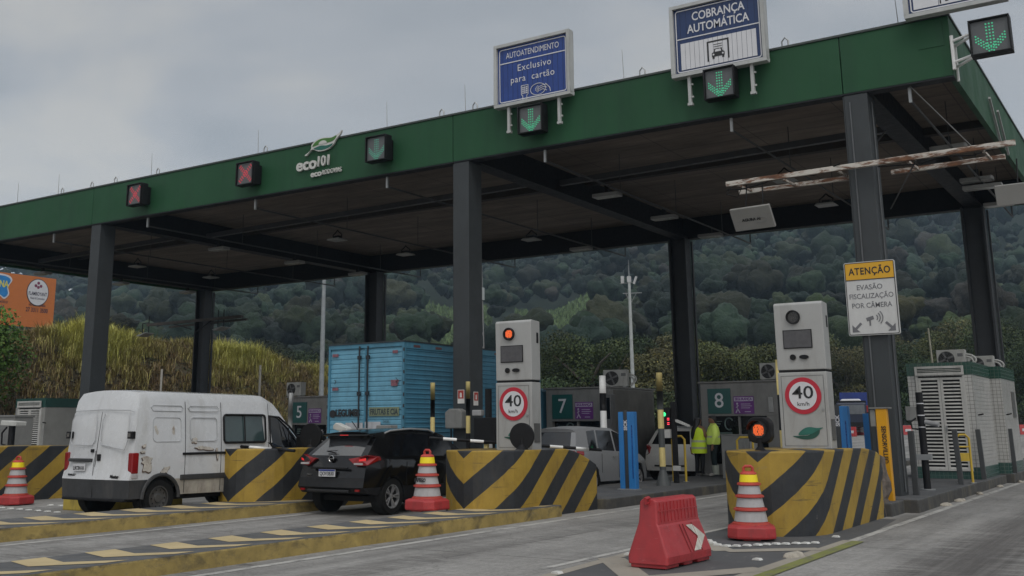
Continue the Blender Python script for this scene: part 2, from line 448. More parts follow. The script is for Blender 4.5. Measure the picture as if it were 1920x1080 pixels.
island([(-3.72, -5.9), (-3.62, 24), (-5.98, 24), (-5.98, -5.9)], .2, False)
island(nose(-9.85, -8.45, -20, -9.0), .2)
island([(-8.7, -6.9), (-8.7, 24), (-11.1, 24), (-11.1, -6.9)], .2, False)
island(nose(-17.9, -16.2, -8.4, 24, .3), .2, False)
island(nose(-22.6, -20.6, -8.4, 24, .3), .2, False)
island(nose(-33, -29.2, -5, 24, .3), .2, False)
island([(1.42, -4.9), (1.42, -3.86), (-.3, -3.86), (-.3, -4.9)], .23, False)
island([(1.66, -3.85), (1.6, 4.2), (-.6, 4.2), (-.6, -3.85)], .24, False)
island([(1.6, 4.21), (1.56, 8.2), (-.8, 8.2), (-.8, 4.21)], .22, False)
island([(1.76, 8.21), (1.76, 24), (-.8, 24), (-.8, 8.21)], .25, False)
tag(MB().box(-13.15, -12.2, -11.5, -9.2, -.02, .42).build('kerb_stub', [pm('kerb_stub_yellow', (.4, .3, .05), .7, var=.2, dirt=(.03, .03, .03), dirtamt=.8)], bev=.04), kind='structure')

# painted markings, sheets 4 mm above what they lie on
def worn(name, col, wear=.5, under=(.16, .155, .15)):
    m = bpy.data.materials.new(name); nt, b, out = nodes_of(m)
    co = objco(nt)
    c = ramp(nt, noise(nt, co, 1.3, 6, .7), [(.3, [v * .75 for v in col]), (.7, col)])
    k = ramp(nt, noise(nt, objco(nt, (1, .5, 1)), 5, 9, .78), [(wear, 0.0), (wear + .1, 1.0)])
    c = mixc(nt, math_(nt, 'MULTIPLY', k, .8), c, under)
    nt.links.new(c, b.inputs['Base Color']); b.inputs['Roughness'].default_value = .75
    return m
W_WHITE = worn('worn_white_line', (.46, .45, .42), .5)
W_BEIGE = worn('worn_beige_paint', (.52, .41, .22), .6, (.14, .12, .09))
W_GREY = worn('worn_grey_gore_paint', (.085, .087, .09), .56, (.17, .165, .155))
W_PALE = worn('worn_pale_band', (.33, .30, .25), .56, (.2, .19, .17))
W_GREEN = worn('worn_green_tape', (.20, .215, .055), .5, (.12, .115, .09))
mk = MB()
Z1 = .004
def line(x, y0, y1, w, z=Z1, mi=0, x2=None):
    x2 = x if x2 is None else x2
    mk.sheet([(x - w / 2, y0), (x + w / 2, y0), (x2 + w / 2, y1), (x2 - w / 2, y1)], z, mi)
line(-3.3, -22, 20, .13); line(-8.0, -20, 20, .13, x2=-8.3)
line(1.86, -9.3, 22, .12); line(-.35, -14.2, 20, .1); line(-12.1, -9, 20, .1)
for x in (-14.9, -13.9, -15.6): line(x, -13.6, -10.6, .12, x2=x - .5)
# the gore before the right barrier
mk.sheet([(.02, -15.4), (2.0, -14.6), (1.92, -9.1), (1.6, -5.4), (-.35, -5.4), (-.28, -9.5)], .003, 2)
def band(p, q, w, mi=3, z=.006):
    d = Vector((q[0] - p[0], q[1] - p[1], 0)).normalized(); n = Vector((-d.y, d.x, 0)) * w / 2
    mk.sheet([(p[0] - n.x, p[1] - n.y), (q[0] - n.x, q[1] - n.y), (q[0] + n.x, q[1] + n.y), (p[0] + n.x, p[1] + n.y)], z, mi)
band((.05, -15.6), (-.3, -9.6), .16); band((1.82, -15.6), (1.84, -9.3), .22)
band((-.12, -12.9), (.95, -14.4), .34, z=.0075); band((1.8, -12.9), (.95, -14.4), .34, z=.009)
band((-.25, -10.0), (.8, -11.45), .3, z=.0075); band((1.78, -10.6), (.8, -11.45), .3, z=.009)
line(2.0, -16, -9.4, .17, .0105, 4, x2=1.96)
# chevrons on the two long noses
def chev(xl, xr, y, st, z=.2045):
    xm = xl + (xr - xl) * .56
    mk.sheet([(xm, y), (xm, y + st), (xl, y + st + .16), (xl, y + .16)], z, 1)
    mk.sheet([(xm, y), (xr, y + .62), (xr, y + .62 + st * .72), (xm, y + st)], z, 1)
for k in range(14): chev(-4.74, -3.74, -21.0 + .93 * k, .42)
for k in range(11): chev(-9.8, -8.52, -19.4 + .93 * k, .42)
tag(mk.build('road_markings', [W_WHITE, W_BEIGE, W_GREY, W_PALE, W_GREEN], recalc=False), kind='structure')

# road studs
st = MB(); st.prism([(-.055, 0), (.055, 0), (.035, .022), (-.035, .022)], 'y', -.045, .045)
stud = st.build('road_stud', pm('stud_white', (.6, .6, .57), .45, var=.1, dirt=(.2, .19, .17)))
def studs(lst, label, group, first=None, z=.0065):
    for i, (x, y) in enumerate(lst):
        if first is not None and i == 0: o = first
        else: o = stud.copy(); COL.objects.link(o)
        o.location = (x, y, z); o.rotation_euler.z = random.uniform(-.2, .2); tag(o, label, 'road stud', group)
row = [(.18, -10.47), (.33, -10.7), (.49, -10.91), (.64, -10.97), (.75, -10.9), (.85, -10.77), (.95, -10.63), (1.03, -10.51), (1.12, -10.38), (1.23, -10.31), (1.33, -10.17), (1.44, -10.1), (1.53, -9.97)]
studs(row, 'small white road stud in the close row between the red barrier and the cone', 'studs in the row by the red barrier', stud, .0105)
studs([(-.09, -12.47), (-.01, -14.45), (1.47, -12.15), (1.54, -8.97)], 'single white road stud set apart on the dark gore paint', 'scattered studs on the gore')
studs([(-14.6 + .34 * k, -11.9 - .02 * k) for k in range(7)] + [(-14.4 + .36 * k, -10.9) for k in range(4)], 'small white road stud on the ground between the left cone and the van', 'studs before the white van')

# broken kerb lumps along the right lane
lumps = [(1.74, -11.58, 'pale broken concrete lump on the green stripe beside the gore'), (1.72, -1.64, 'low concrete lump by the kerb nearest the yellow sensor post'),
         (1.74, -.16, 'concrete kerb lump beside the black bollard that leans before the hut door'), (1.72, 2.5, 'concrete kerb lump below the small yellow rail'),
         (1.68, 5.99, 'concrete kerb lump at the near corner of the tiled hut'), (1.84, 8.6, 'concrete kerb lump beside the long side of the tiled hut')]
ML = pm('lump_concrete', (.34, .31, .26), .85, var=.3, scale=8, dirt=(.1, .08, .05), bmp=.6)
for i, (x, y, lb) in enumerate(lumps):
    prof = [(-.24, 0), (-.2, .05), (-.05, .085), (.12, .075), (.22, .035), (.25, 0)]
    rg = []
    for t, s in ((-.36, .35), (-.28, .8), (-.05, 1), (.2, .95), (.32, .5)):
        rg.append([(p[0] * .3 * s + random.uniform(-.012, .012), t * .55, max(0, p[1] * .7 * s + random.uniform(-.006, .01) if p[1] else 0)) for p in prof])
    o = MB().loft(rg, smooth=False).build('kerb_lump', ML); o.location = (x, y, .003); o.rotation_euler.z = random.uniform(-.3, .3)
    tag(o, lb, 'kerb lump', 'broken kerb lumps along the right lane')

# ------------------------------------------------------------------ striped concrete barriers
STRIPE = mat_stripe()
CHIP = pm('chipped_concrete', (.13, .105, .085), .9, var=.45, scale=7, dirt=(.03, .025, .02), dirtamt=.8, bmp=.8)
def barrier(x0, x1, ytip, yend, zt, zend, label, chipped=False, ntz=7, flare=.0, tipx=None):
    """plan: blunt rounded nose towards traffic, then straight sides; the stripes wrap round from the nose"""
    tx = (x0 + x1) / 2 if tipx is None else tipx
    hw = (x1 - x0) / 2; nr = min(hw * 1.15, 1.0)
    right = [(tx + (x1 - tx) * math.sin(a), ytip + nr * (1 - math.cos(a))) for a in [PI / 2 * k / 7 for k in range(8)]]
    k = 10
    right += [(x1, ytip + nr + (yend - ytip - nr) * (j + 1) / k) for j in range(k)]
    left = [(2 * tx - p[0] if tipx is None else tx - (p[0] - tx) * (tx - x0) / (x1 - tx), p[1]) for p in right]
    path = left[::-1] + right[1:]
    i0 = len(right) - 1
    u = [0.0] * len(path)
    for i in range(i0 + 1, len(path)): u[i] = u[i - 1] + math.dist(path[i], path[i - 1])
    for i in range(i0 - 1, -1, -1): u[i] = u[i + 1] - math.dist(path[i], path[i + 1])
    lx, ly = (x0 + x1) / 2, (ytip + yend) / 2
    def top(y):
        t = (y - ytip) / (yend - ytip)
        return zt if t < .62 else zt + (zend - zt) * ((t - .62) / .38) ** 1.6
    v = []; uu = []
    for j in range(ntz + 1):
        for i, p in enumerate(path):
            z = top(p[1]) * j / ntz
            rough = 0
            if chipped and p[1] > yend - .5: rough = random.uniform(-.05, .03)
            v.append((p[0] - lx + rough, p[1] - ly + rough, z)); uu.append(u[i])
    n = len(path); f = []; mi = []
    for j in range(ntz):
        for i in range(n - 1):
            f.append((j * n + i, j * n + i + 1, (j + 1) * n + i + 1, (j + 1) * n + i))
            mi.append(1 if chipped and path[i][1] > yend - .5 and i > i0 else 0)
    f.append(tuple(range(ntz * n, ntz * n + n))); mi.append(0)
    f.append(tuple([0] + [j * n for j in range(1, ntz + 1)] + [j * n + n - 1 for j in range(ntz, -1, -1)])); mi.append(1 if chipped else 0)
    me = bpy.data.meshes.new('striped_barrier'); me.from_pydata(v, [], f)
    me.materials.append(STRIPE); me.materials.append(CHIP); me.polygons.foreach_set('material_index', mi)
    a = me.attributes.new('wrap', 'FLOAT', 'POINT'); a.data.foreach_set('value', uu)
    bm = bmesh.new(); bm.from_mesh(me); bmesh.ops.recalc_face_normals(bm, faces=bm.faces); bm.to_mesh(me); bm.free()
    o = bpy.data.objects.new('striped_barrier', me); COL.objects.link(o); o.location = (lx, ly, 0)
    md = o.modifiers.new('edge', 'BEVEL'); md.width = .025; md.segments = 2; md.limit_method = 'ANGLE'; md.angle_limit = R(50)
    return tag(o, label, 'barrier', 'striped concrete barriers at the island ends')
barrier(-.20, 1.34, -9.35, -4.5, 1.22, 1.02, 'striped concrete barrier carrying the lit amber lamp, its rear edge broken', True)
barrier(-5.5, -3.9, -9.45, -5.93, 1.19, .86, 'long yellow and black striped concrete barrier behind the cone at the black car')
barrier(-10.5, -8.92, -10.25, -6.9, 1.2, 1.1, 'short striped concrete barrier with a white paper tag between van and black car')
barrier(-17.95, -16.4, -13.2, -8.45, 1.22, 1.2, 'yellow and black striped concrete barrier at the left edge behind the cone')
# ------------------------------------------------------------------ canopy
YF, YR = -3.0, 12.0
ZB, ZT, ZC = 8.5, 9.78, 9.28
XL, XR = -36.0, 2.9
GREEN = pm('fascia_green', (.014, .068, .028), .6, var=.1, scale=.5, dirt=(.009, .04, .02), dirtamt=.6, dscale=1.3, dstretch=(1.5, 1.5, .1), spec=.3)
COLM = pm('column_grey', (.042, .047, .05), .55, var=.1, scale=1.2, dirt=(.03, .03, .03), dirtamt=.35, spec=.3)
BEAM = pm('beam_dark', (.009, .010, .013), .6, var=.2, spec=.3)
MET = pm('flashing_metal', (.05, .06, .055), .5, .2, var=.2)
def ceiling_mat():
    m = bpy.data.materials.new('ceiling_slab'); nt, b, out = nodes_of(m)
    co = objco(nt)
    c = ramp(nt, noise(nt, objco(nt, (.5, 1.6, 1)), .9, 7, .7), [(.3, (.115, .088, .066)), (.55, (.185, .146, .115)), (.75, (.26, .215, .175))])
    sx = N(nt, 'ShaderNodeSeparateXYZ'); nt.links.new(co, sx.inputs[0])
    fr = math_(nt, 'FRACT', math_(nt, 'DIVIDE', math_(nt, 'ADD', sx.outputs['Y'], 50.0), 1.05))
    w = ramp(nt, math_(nt, 'ABSOLUTE', math_(nt, 'SUBTRACT', fr, .5)), [(.0, .7), (.035, 0.0)])
    c = mixc(nt, w, c, (.05, .042, .036))
    fx = math_(nt, 'FRACT', math_(nt, 'DIVIDE', math_(nt, 'ADD', sx.outputs['X'], 60.0), 2.54))
    w2 = ramp(nt, math_(nt, 'ABSOLUTE', math_(nt, 'SUBTRACT', fx, .5)), [(.0, .85), (.008, 0.0)])
    c = mixc(nt, w2, c, (.03, .026, .024))
    st = ramp(nt, noise(nt, objco(nt, (.35, 2.5, 1)), 1.6, 8, .75), [(.56, 0.0), (.7, .6)])
    c = mixc(nt, st, c, (.05, .04, .033))
    nt.links.new(c, b.inputs['Base Color']); b.inputs['Roughness'].default_value = .85
    return m
CB = Vector((-16.5, 4.5, 0))
canopy = thing('toll_canopy', 'huge green edged toll canopy on grey steel columns spanning all the lanes', 'canopy', CB)
def cp(mb, name, mats, bev=0, parent=None):
    return mb.build(name, mats, parent or canopy, bev, loc=-CB if parent is None else None)
SE = [-24.68, -9.44, .71]     # seams over the columns
f = MB(); xs = [XL, -24.75, -24.60, -9.52, -9.40, .68, XR]
for a, b_ in ((XL, -24.70), (-24.68, -9.46), (-9.44, .70), (.72, XR)):
    f.box(a, b_, YF, YF + .12, ZB, ZT)
cp(f, 'fascia', GREEN, .01)
cp(MB().box(XR - .12, XR, YF + .121, YR, ZB, ZT), 'fascia', GREEN)
cp(MB().box(XL, XL + .12, YF + .121, YR, ZB, ZT), 'fascia', GREEN)
cp(MB().box(XL + .12, XR - .121, YR - .12, YR, ZB - .02, ZT), 'fascia', GREEN)
cp(MB().box(XR - .62, XR - .12, YF - .012, YF - .001, ZT - .62, ZT - .02), 'access_panel', GREEN)
t = MB()
t.box(XL - .02, XR + .03, YF - .03, YF + .16, ZT + .002, ZT + .05); t.box(XR - .16, XR + .03, YF + .161, YR + .02, ZT + .002, ZT + .05)
cp(t, 'flashing', MET)
t = MB(); t.box(XL, XR, YF + .002, YF + .3, ZB - .035, ZB - .002); cp(t, 'fascia_lip', BEAM)
cp(MB().box(XL + .121, XR - .121, YF + .121, YR - .121, ZC, ZC + .2), 'ceiling', ceiling_mat())
for bx in (-34.9, -24.4, -9.1, 1.0):
    m = MB(); m.box(bx - .05, bx + .05, YF + .35, YR - .4, ZB + .05, ZC - .002); m.box(bx - .24, bx + .24, YF + .3, YR - .4, ZB - .03, ZB + .049)
    cp(m, 'beam', [BEAM])
m = MB(); m.box(XL + .3, XR - .3, YR - .38, YR - .26, ZB + .06, ZC - .003); m.box(XL + .3, XR - .3, YR - .45, YR - .14, ZB - .03, ZB + .055); cp(m, 'beam', BEAM)
m = MB(); m.box(XL + .3, XR - .3, 3.7, 3.95, ZC - .2, ZC - .002); cp(m, 'purlin', [pm('purlin_brown', (.035, .028, .024), .7)])
m = MB()
for a, b_ in ((-34.6, -24.7), (-24.1, -9.4), (-8.8, .7)): m.bar((a, 1.7, ZB + .22), (b_, 1.2, ZB + .22), .16, .16)
cp(m, 'brace_tube', pm('brace_grey', (.05, .05, .053), .5))
for i, x in enumerate((-34.9, -24.68, -9.44, .71)):          # front columns: closed box sections
    c = MB(); z0 = .2
    c.box(x, x + .48, YF + .02, YF + .64, z0, ZB - .037)
    c.box(x - .03, x - .001, YF + .03, YF + .09, z0, ZB - .04)
    o = cp(c, 'column', COLM, .015)
    b_ = MB(); b_.box(x - .12, x + .6, YF - .1, YF + .77, z0 - .02, z0 + .03); bp = cp(b_, 'base_plate', STEEL, parent=o)
    if i == 3:
        d = MB(); d.tube([(x + .50, YF + .3, .3), (x + .50, YF + .3, 8.3)], .016); d.tube([(x + .12, YF + .005, .3), (x + .12, YF + .005, 8.3)], .018)
        cp(d, 'conduit', pm('conduit_grey', (.08, .085, .09), .5), parent=o)
for x in (-35.5, -24.3, -9.55, .62):                       # rear columns: open I sections
    c = MB(); z0 = .2; yb = 11.25
    c.box(x, x + .07, yb, yb + .5, z0, ZB - .035); c.box(x + .071, x + .609, yb + .22, yb + .28, z0, ZB - .035); c.box(x + .61, x + .68, yb, yb + .5, z0, ZB - .035)
    c.box(x + .69, x + .75, yb + .501, yb + .62, z0, ZB - .1)
    cp(c, 'column', [pm('rear_column_grey', (.035, .038, .042), .55, var=.1, spec=.3)], .006)
for x in (-1.85, -6.75, -11.85, -17.0, -22.0, -27.1, -32.2, 2.0):     # conduit runs for the lamps, with their end hooks
    c = MB(); c.tube([(x, YF + .25, ZB - .02), (x, YF + .25, ZB - .32), (x, YF + .9, ZB - .32), (x, YR + .35, ZB - .3), (x, YR + .35, ZB + .05)], .028, 6)
    for y in (1.5, 5.5, 9.5): c.tube([(x, y, ZB - .31), (x, y, ZC)], .012, 5)
    cp(c, 'conduit', pm('conduit_dark', (.05, .05, .05), .6))
    c = MB(); c.box(x - .03, x + .03, YF + .2, YF + .26, ZB - .36, ZB - .04); cp(c, 'conduit_bracket', STEEL)
for x in (-32.2, -29.6, -27.1, -22.0, -17.0, -11.9, -9.2, -4.5, -1.2, 1.9):      # lightning rods and pipe hooks on the roof edge
    c = MB(); c.tube([(x, YF + .25, ZT + .04), (x - .03, YF + .25, ZT + .9)], [.012, .006], 5); cp(c, 'lightning_rod', STEEL)
for x in (-27.0, -25.3, -24.0, -21.8, -16.8, -10.1, -9.0, -4.1, -.6):
    c = MB(); c.tube([(x, YF + .3, ZT + .03), (x, YF + .3, ZT + .28), (x + .07, YF + .3, ZT + .36), (x + .14, YF + .3, ZT + .28), (x + .14, YF + .3, ZT + .1)], .018, 6); cp(c, 'pipe_hook', STEEL)
for y in (0.5, 4, 7.5, 10.5):
    c = MB(); c.tube([(XR - .3, y, ZT + .04), (XR - .3, y, ZT + .8)], [.012, .006], 5); cp(c, 'lightning_rod', STEEL)
for y in (1.7, 3.0):
    c = MB(); c.bar((XR + .05, y, ZB + .75), (XR + .05, y + 1.25, ZB - .1), .05, .07); cp(c, 'bracket_bar', [pm('bar_pale', (.3, .3, .29), .5)])

# fire point plates and meter box on the middle column
def fireplate(loc, rz, lb):
    t = thing('fire_sign', lb, 'sign', loc, rz, 'fire point plates on the middle column')
    MB().box(-.1, .1, -.012, 0, -.17, .17).build('plate', [pm('plate_white', (.6, .58, .55), .4)], t)
    m = MB(); m.box(-.085, .085, -.016, -.013, -.05, .155); m.build('red_panel', [pm('plate_red', (.35, .03, .02), .4)], t)
    m = MB(); m.prism([(-.03, -.02), (.03, -.02), (.03, .07), (.012, .1), (-.012, .1), (-.03, .07)], 'y', -.019, -.0165); m.build('extinguisher_symbol', [pm('plate_white', 0)], t)
fireplate((-9.21, YF + .018, 2.35), 0, 'small red and white extinguisher plate on the pale front of the middle column')
fireplate((-9.44 + .48 + .002, YF + .3, 2.3), PI / 2, 'small red and white extinguisher plate on the dark side of the middle column')
t = thing('meter_box', 'grey hooded meter box fixed to the front of the middle column', 'box', (-9.25, YF + .018, 1.78))
MB().prism([(-.28, -.22), (.22, -.22), (.24, .2), (.1, .27), (-.16, .27), (-.29, .18)], 'y', -.26, 0).build('housing', [GREYBOX], t, .03)
MB().tube([(-.2, -.1, -.22), (-.2, -.1, -1.5)], .02).build('cable', BLACK, t)
t = thing('fire_extinguisher', 'fire extinguisher with a white cover beside the middle column', 'extinguisher', (-8.45, -2.9, .2))
MB().lathe([(.09, .75), (.1, .8), (.1, 1.2), (.07, 1.3), (.03, 1.34)], 16).build('cylinder', [pm('extinguisher_white', (.5, .5, .48), .4)], t)
m = MB(); m.box(-.05, .05, -.03, .03, 1.34, 1.42); m.tube([(0, 0, 1.4), (-.12, 0, 1.5), (-.2, 0, 1.42), (-.16, 0, 1.2)], .016); m.build('valve_and_hose', [pm('hose_dark_red', (.12, .02, .02), .5)], t)
MB().box(-.14, .14, .05, .09, .1, 1.3).build('stand', BLACK, t)

# ------------------------------------------------------------------ ceiling lamps
LAMPW = pm('lamp_housing', (.24, .24, .23), .4, var=.1); LENS = pm('lamp_lens', (.4, .4, .38), .2)
def mk_flat():
    t = thing('ceiling_lamp', '', 'lamp')
    MB().prism(rrect(-.42, .42, -.2, .2, .06), 'z', 0, .1).build('housing', LAMPW, t, .01)
    MB().box(-.34, .34, -.14, .14, -.012, -.001).build('lens', LENS, t)
    MB().box(-.06, .06, -.05, .05, .101, .34).build('bracket', BLACK, t)
    return t
proto = mk_flat(); first = True
bays = {-7.42: 'over the lane of the black car', -23.77: 'over the second lane from the left column', -34.8: 'at the far left end of the canopy', 1.9: 'over the right hand lane', -12.5: 'over the white van lane', -18.0: 'over the closed lane left of the van lane', -2.2: 'over the lane with the red barrier'}
rows = {2.0: 'front', 6.1: 'middle', 10.1: 'rear'}
for x in (-7.42, -23.77, -34.8, 1.9):
    for y in rows:
        lb = 'flat white ceiling lamp, the %s one %s' % (rows[y], bays[x])
        if first: proto.location = (x, y, 8.18); proto['label'] = lb; first = False; o = proto
        else: o = dup(proto, (x, y, 8.18), label=lb)
        o['group'] = 'flat ceiling lamps under the canopy'
for x, y in ((-12.55, 9.95),):
    o = dup(proto, (x, y, 8.18), label='flat white ceiling lamp, the rear one over the white van lane')
def mk_spot():
    t = thing('hanging_floodlight', '', 'floodlight')
    MB().prism([(-.3, 0), (.3, 0), (.24, .05), (-.24, .05)], 'y', -.24, .24).build('reflector', LAMPW, t, .008)
    m = MB(); m.box(-.12, .12, -.08, .08, .051, .16); m.build('ballast', BLACK, t)
    m = MB(); m.tube([(-.18, 0, .05), (-.2, 0, .2), (-.08, 0, .28), (0, 0, .36)], .02); m.tube([(.18, 0, .05), (.2, 0, .2), (.08, 0, .28), (0, 0, .36)], .02); m.build('yoke', BLACK, t)
    return t
proto2 = mk_spot(); first = True
for x in (-12.4, -17.95, -2.2, -28.6):
    for y in (2.1, 6.0):
        if x == -28.6: lbx = 'over the lane left of the left column'
        else: lbx = bays[min(bays, key=lambda q: abs(q - x))]
        lb = 'yoke mounted floodlight, the %s one %s' % ('front' if y < 4 else 'rear', lbx)
        if first: proto2.location = (x, y, 7.98); proto2['label'] = lb; first = False; o = proto2
        else: o = dup(proto2, (x, y, 7.98), label=lb)
        o['group'] = 'floodlights hung from the conduit runs'

# ------------------------------------------------------------------ lane signals
LED_G = emi('led_green', (.1, .8, .42), .5); LED_R = emi('led_red', (1, .05, .09), .55); PANEL = pm('signal_panel', (.085, .09, .093), .35, var=.1)
LED_GD = emi('led_green_dim', (.14, .6, .42), .42)
def led_arrow():
    pts = []
    for j in range(8):
        for i in range(3): pts.append(((i - 1) * .055, .24 - j * .062))
    for k in range(7):
        for w in range(3):
            for s in (-1, 1): pts.append((s * (.245 - k * .041) , .03 - k * .041 - w * .055 + .0))
    return pts
def led_x():
    p = []
    for k in range(9):
        for w in (-1, 0, 1):
            t = -.22 + .055 * k; p += [(t + w * .03, t - w * .03), (t + w * .03, -t + w * .03)]
    return p
def signal(loc, arrow, label, led, size=.7, rz=0):
    t = thing('lane_signal', label, 'signal', loc, rz, 'lane signals along the canopy edge')
    s = size / .7
    b = MB(); h = .35 * s
    b.box(-h, h, -.12, .1, -h, h); b.box(-h, h, -.2, -.121, h - .035, h); b.box(-h, h, -.2, -.121, -h, -h + .035); b.box(-h, -h + .035, -.2, -.121, -h + .036, h - .036); b.box(h - .035, h, -.2, -.121, -h + .036, h - .036)
    b.build('housing', BLACK, t, .012)
    MB().box(-h + .036, h - .036, -.128, -.1205, -h + .036, h - .036).build('panel', [PANEL], t)
    m = MB()
    for x, z in (led_arrow() if arrow else led_x()):
        m.cyl((x * s, -.1285, z * s), (x * s, -.136, z * s), .017 * s, n=6)
    m.build('led_symbol', led, t)
    b = MB(); b.box(-h * .7, h * .7, .101, .3, -h * .8, h * .8); b.build('rear_case', BLACK, t, .01)
    return t
for x, ar, lb, led in ((-21.9, 0, 'black lane signal with a red cross, leftmost on the green fascia', LED_R), (-16.8, 0, 'black lane signal with a red cross just left of the white logo', LED_R),
                       (-11.72, 1, 'black lane signal with a faint green arrow just right of the white logo', LED_GD), (-6.77, 1, 'black lane signal with a green arrow under the sign about paying by card', LED_G),
                       (-1.84, 1, 'black lane signal with a green arrow under the sign with a car symbol', LED_G)):
    signal((x, YF - .305, 9.12), ar, lb, led, .72)
signal((3.68, YF - .3, 9.03), 1, 'black lane signal with a green arrow on a white bracket at the canopy corner', LED_G, .74)
t = thing('signal_bracket', 'white tube bracket holding the green arrow at the canopy corner', 'bracket', (2.9, YF + .02, 8.7))
m = MB()
for z in (.05, .5): m.tube([(.02, -.05, z), (.45, -.15, z + .06)], .03); m.tube([(.02, .3, z), (.45, -.05, z + .06)], .03)
m.tube([(.03, -.05, -.1), (.03, -.05, .62)], .035); m.tube([(.03, .3, -.25), (.03, .3, .55)], .03); m.tube([(.03, -.05, .55), (.03, .3, .1)], .02)
m.build('tubes', [WHITE], t)

# ------------------------------------------------------------------ overhead signs
BLUE = pm('sign_blue', (.012, .045, .22), .4, var=.06, dirt=(.02, .03, .1), dirtamt=.3); BLUE2 = pm('sign_deep_blue', (.01, .03, .105), .4, var=.06)
SW = pm('sign_white', (.58, .58, .6), .45, var=.05); FRAMEP = pm('sign_frame_paint', (.4, .41, .4), .5, var=.1, dirt=(.15, .14, .12)); SG = pm('sign_black', (.012, .012, .014), .5)
def plate(mb, pts, y0=-.006, y1=0): return mb.prism(pts, 'y', y0, y1)
def frame_line(mb, x0, x1, z0, z1, r, w, y=-.014):
    o = rrect(x0, x1, z0, z1, r); i = rrect(x0 + w, x1 - w, z0 + w, z1 - w, max(.005, r - w)); n = len(o)
    mb.add([(p[0], y, p[1]) for p in o] + [(p[0], y, p[1]) for p in i], [(k, (k + 1) % n, n + (k + 1) % n, n + k) for k in range(n)])
def big_sign(name, label, x0, x1, z0, z1, body, legs=True):
    cx, cz = (x0 + x1) / 2, (z0 + z1) / 2; hw, hh = (x1 - x0) / 2, (z1 - z0) / 2
    t = thing(name, label, 'sign', (cx, YF - .28, cz), 0, 'blue lane signs above the canopy edge')
    m = MB(); w = .085
    m.box(-hw, hw, -.09, .13, hh - w, hh); m.box(-hw, hw, -.09, .13, -hh, -hh + w); m.box(-hw, -hw + w, -.09, .13, -hh + w, hh - w); m.box(hw - w, hw, -.09, .13, -hh + w, hh - w)
    m.build('frame', FRAMEP, t, .008)
    MB().box(-hw + w, hw - w, 0, .1, -hh + w, hh - w).build('face', [body], t)
    m = MB(); k = int((2 * hw - .3) / .13)                       # dark strips for the slat grooves of the face
    for i in range(1, k): m.box(-hw + w + i * (2 * hw - 2 * w) / k - .003, -hw + w + i * (2 * hw - 2 * w) / k + .003, -.004, -.0005, -hh + w + .01, hh - w - .01)
    m.build('slat_joint', [pm('slat_joint_dark', (.01, .016, .05), .6)], t)
    for sx in (-.66, .66) if legs else ():
        m = MB(); m.box(sx * hw - .035, sx * hw + .035, .0, .08, -hh - .62, -hh - .001); m.box(sx * hw - .06, sx * hw + .06, .0, .09, -hh - .68, -hh - .621); m.box(sx * hw + .036, sx * hw + .08, .03, .07, -hh - .2, -hh - .16); m.box(sx * hw + .036, sx * hw + .08, .03, .07, -hh - .5, -hh - .46)
        m.build('leg', FRAMEP, t)
    return t, hw, hh
t, hw, hh = big_sign('overhead_sign', 'blue sign AUTOATENDIMENTO for card payment standing on the green canopy edge', -7.9, -5.67, 9.6, 11.3, BLUE)
m = MB(); frame_line(m, -hw + .13, hw - .13, -hh + .13, hh - .13, .07, .025); m.box(-hw + .155, hw - .155, -.012, -.0052, hh - .53, hh - .505); m.build('border', SW, t, recalc=False)
text('AUTOATENDIMENTO', .225, SW, t, (0, -.009, hh - .33), fit=1.56)
text('Exclusivo', .25, SW, t, (.06, -.009, .13), space=1.12, fit=.98); text('para  cartão', .25, SW, t, (.0, -.009, -.16), space=1.1, fit=1.28)
m = MB()
m.tube([(-.33, -.012, -.36), (-.13, -.012, -.36), (-.13, -.012, -.6), (-.17, -.012, -.63), (-.17, -.012, -.74), (-.29, -.012, -.74), (-.29, -.012, -.63), (-.33, -.012, -.6), (-.33, -.012, -.36)], .01, 4)
for i in range(3):
    for j in range(4): m.box(-.30 + i * .055, -.265 + i * .055, -.012, -.006, -.58 + j * .05, -.545 + j * .05)
m.tube([(.16 + .22 * math.cos(a), -.012, -.53 + .15 * math.sin(a)) for a in [2 * PI * k / 24 for k in range(25)]], .009, 4)
for r_ in (.06, .1, .14): m.tube([(.04 + r_ * math.cos(a), -.012, -.53 + r_ * math.sin(a)) for a in [-.7 + 1.4 * k / 6 for k in range(7)]], .008, 4)
for dz in (-.05, 0, .05): m.tube([(.2, -.012, -.53 + dz), (.3, -.012, -.5 + dz), (.42, -.012, -.53 + dz * 1.6)], .009, 4)
m.tube([(.38, -.012, -.42), (.5, -.012, -.55), (.52, -.012, -.65)], .01, 4)
m.build('card_pictogram', SW, t)

def carpict(t, cx, cz, s, m_):
    m = MB()
    m.prism([(cx + s * a, cz + s * b) for a, b in ((-.5, -.2), (.5, -.2), (.5, .1), (.36, .16), (.27, .42), (-.27, .42), (-.36, .16), (-.5, .1))], 'y', -.02, -.014)
    m.box(cx - .46 * s, cx - .3 * s, -.02, -.014, cz - .36 * s, cz - .2 * s); m.box(cx + .3 * s, cx + .46 * s, -.02, -.014, cz - .36 * s, cz - .2 * s)
    m.build('car_pictogram', m_, t)
    m = MB(); m.prism([(cx + s * a, cz + s * b) for a, b in ((-.25, .17), (.25, .17), (.2, .35), (-.2, .35))], 'y', -.023, -.0205)
    for sx in (-1, 1): m.prism(circ(cx + sx * .37 * s, cz - .03 * s, .07 * s, 12), 'y', -.023, -.0205)
    m.build('car_window', SW, t)
t, hw, hh = big_sign('overhead_sign', 'blue sign COBRANÇA AUTOMÁTICA with a car under a gantry above the canopy edge', -3.0, -.76, 9.46, 11.22, BLUE2)
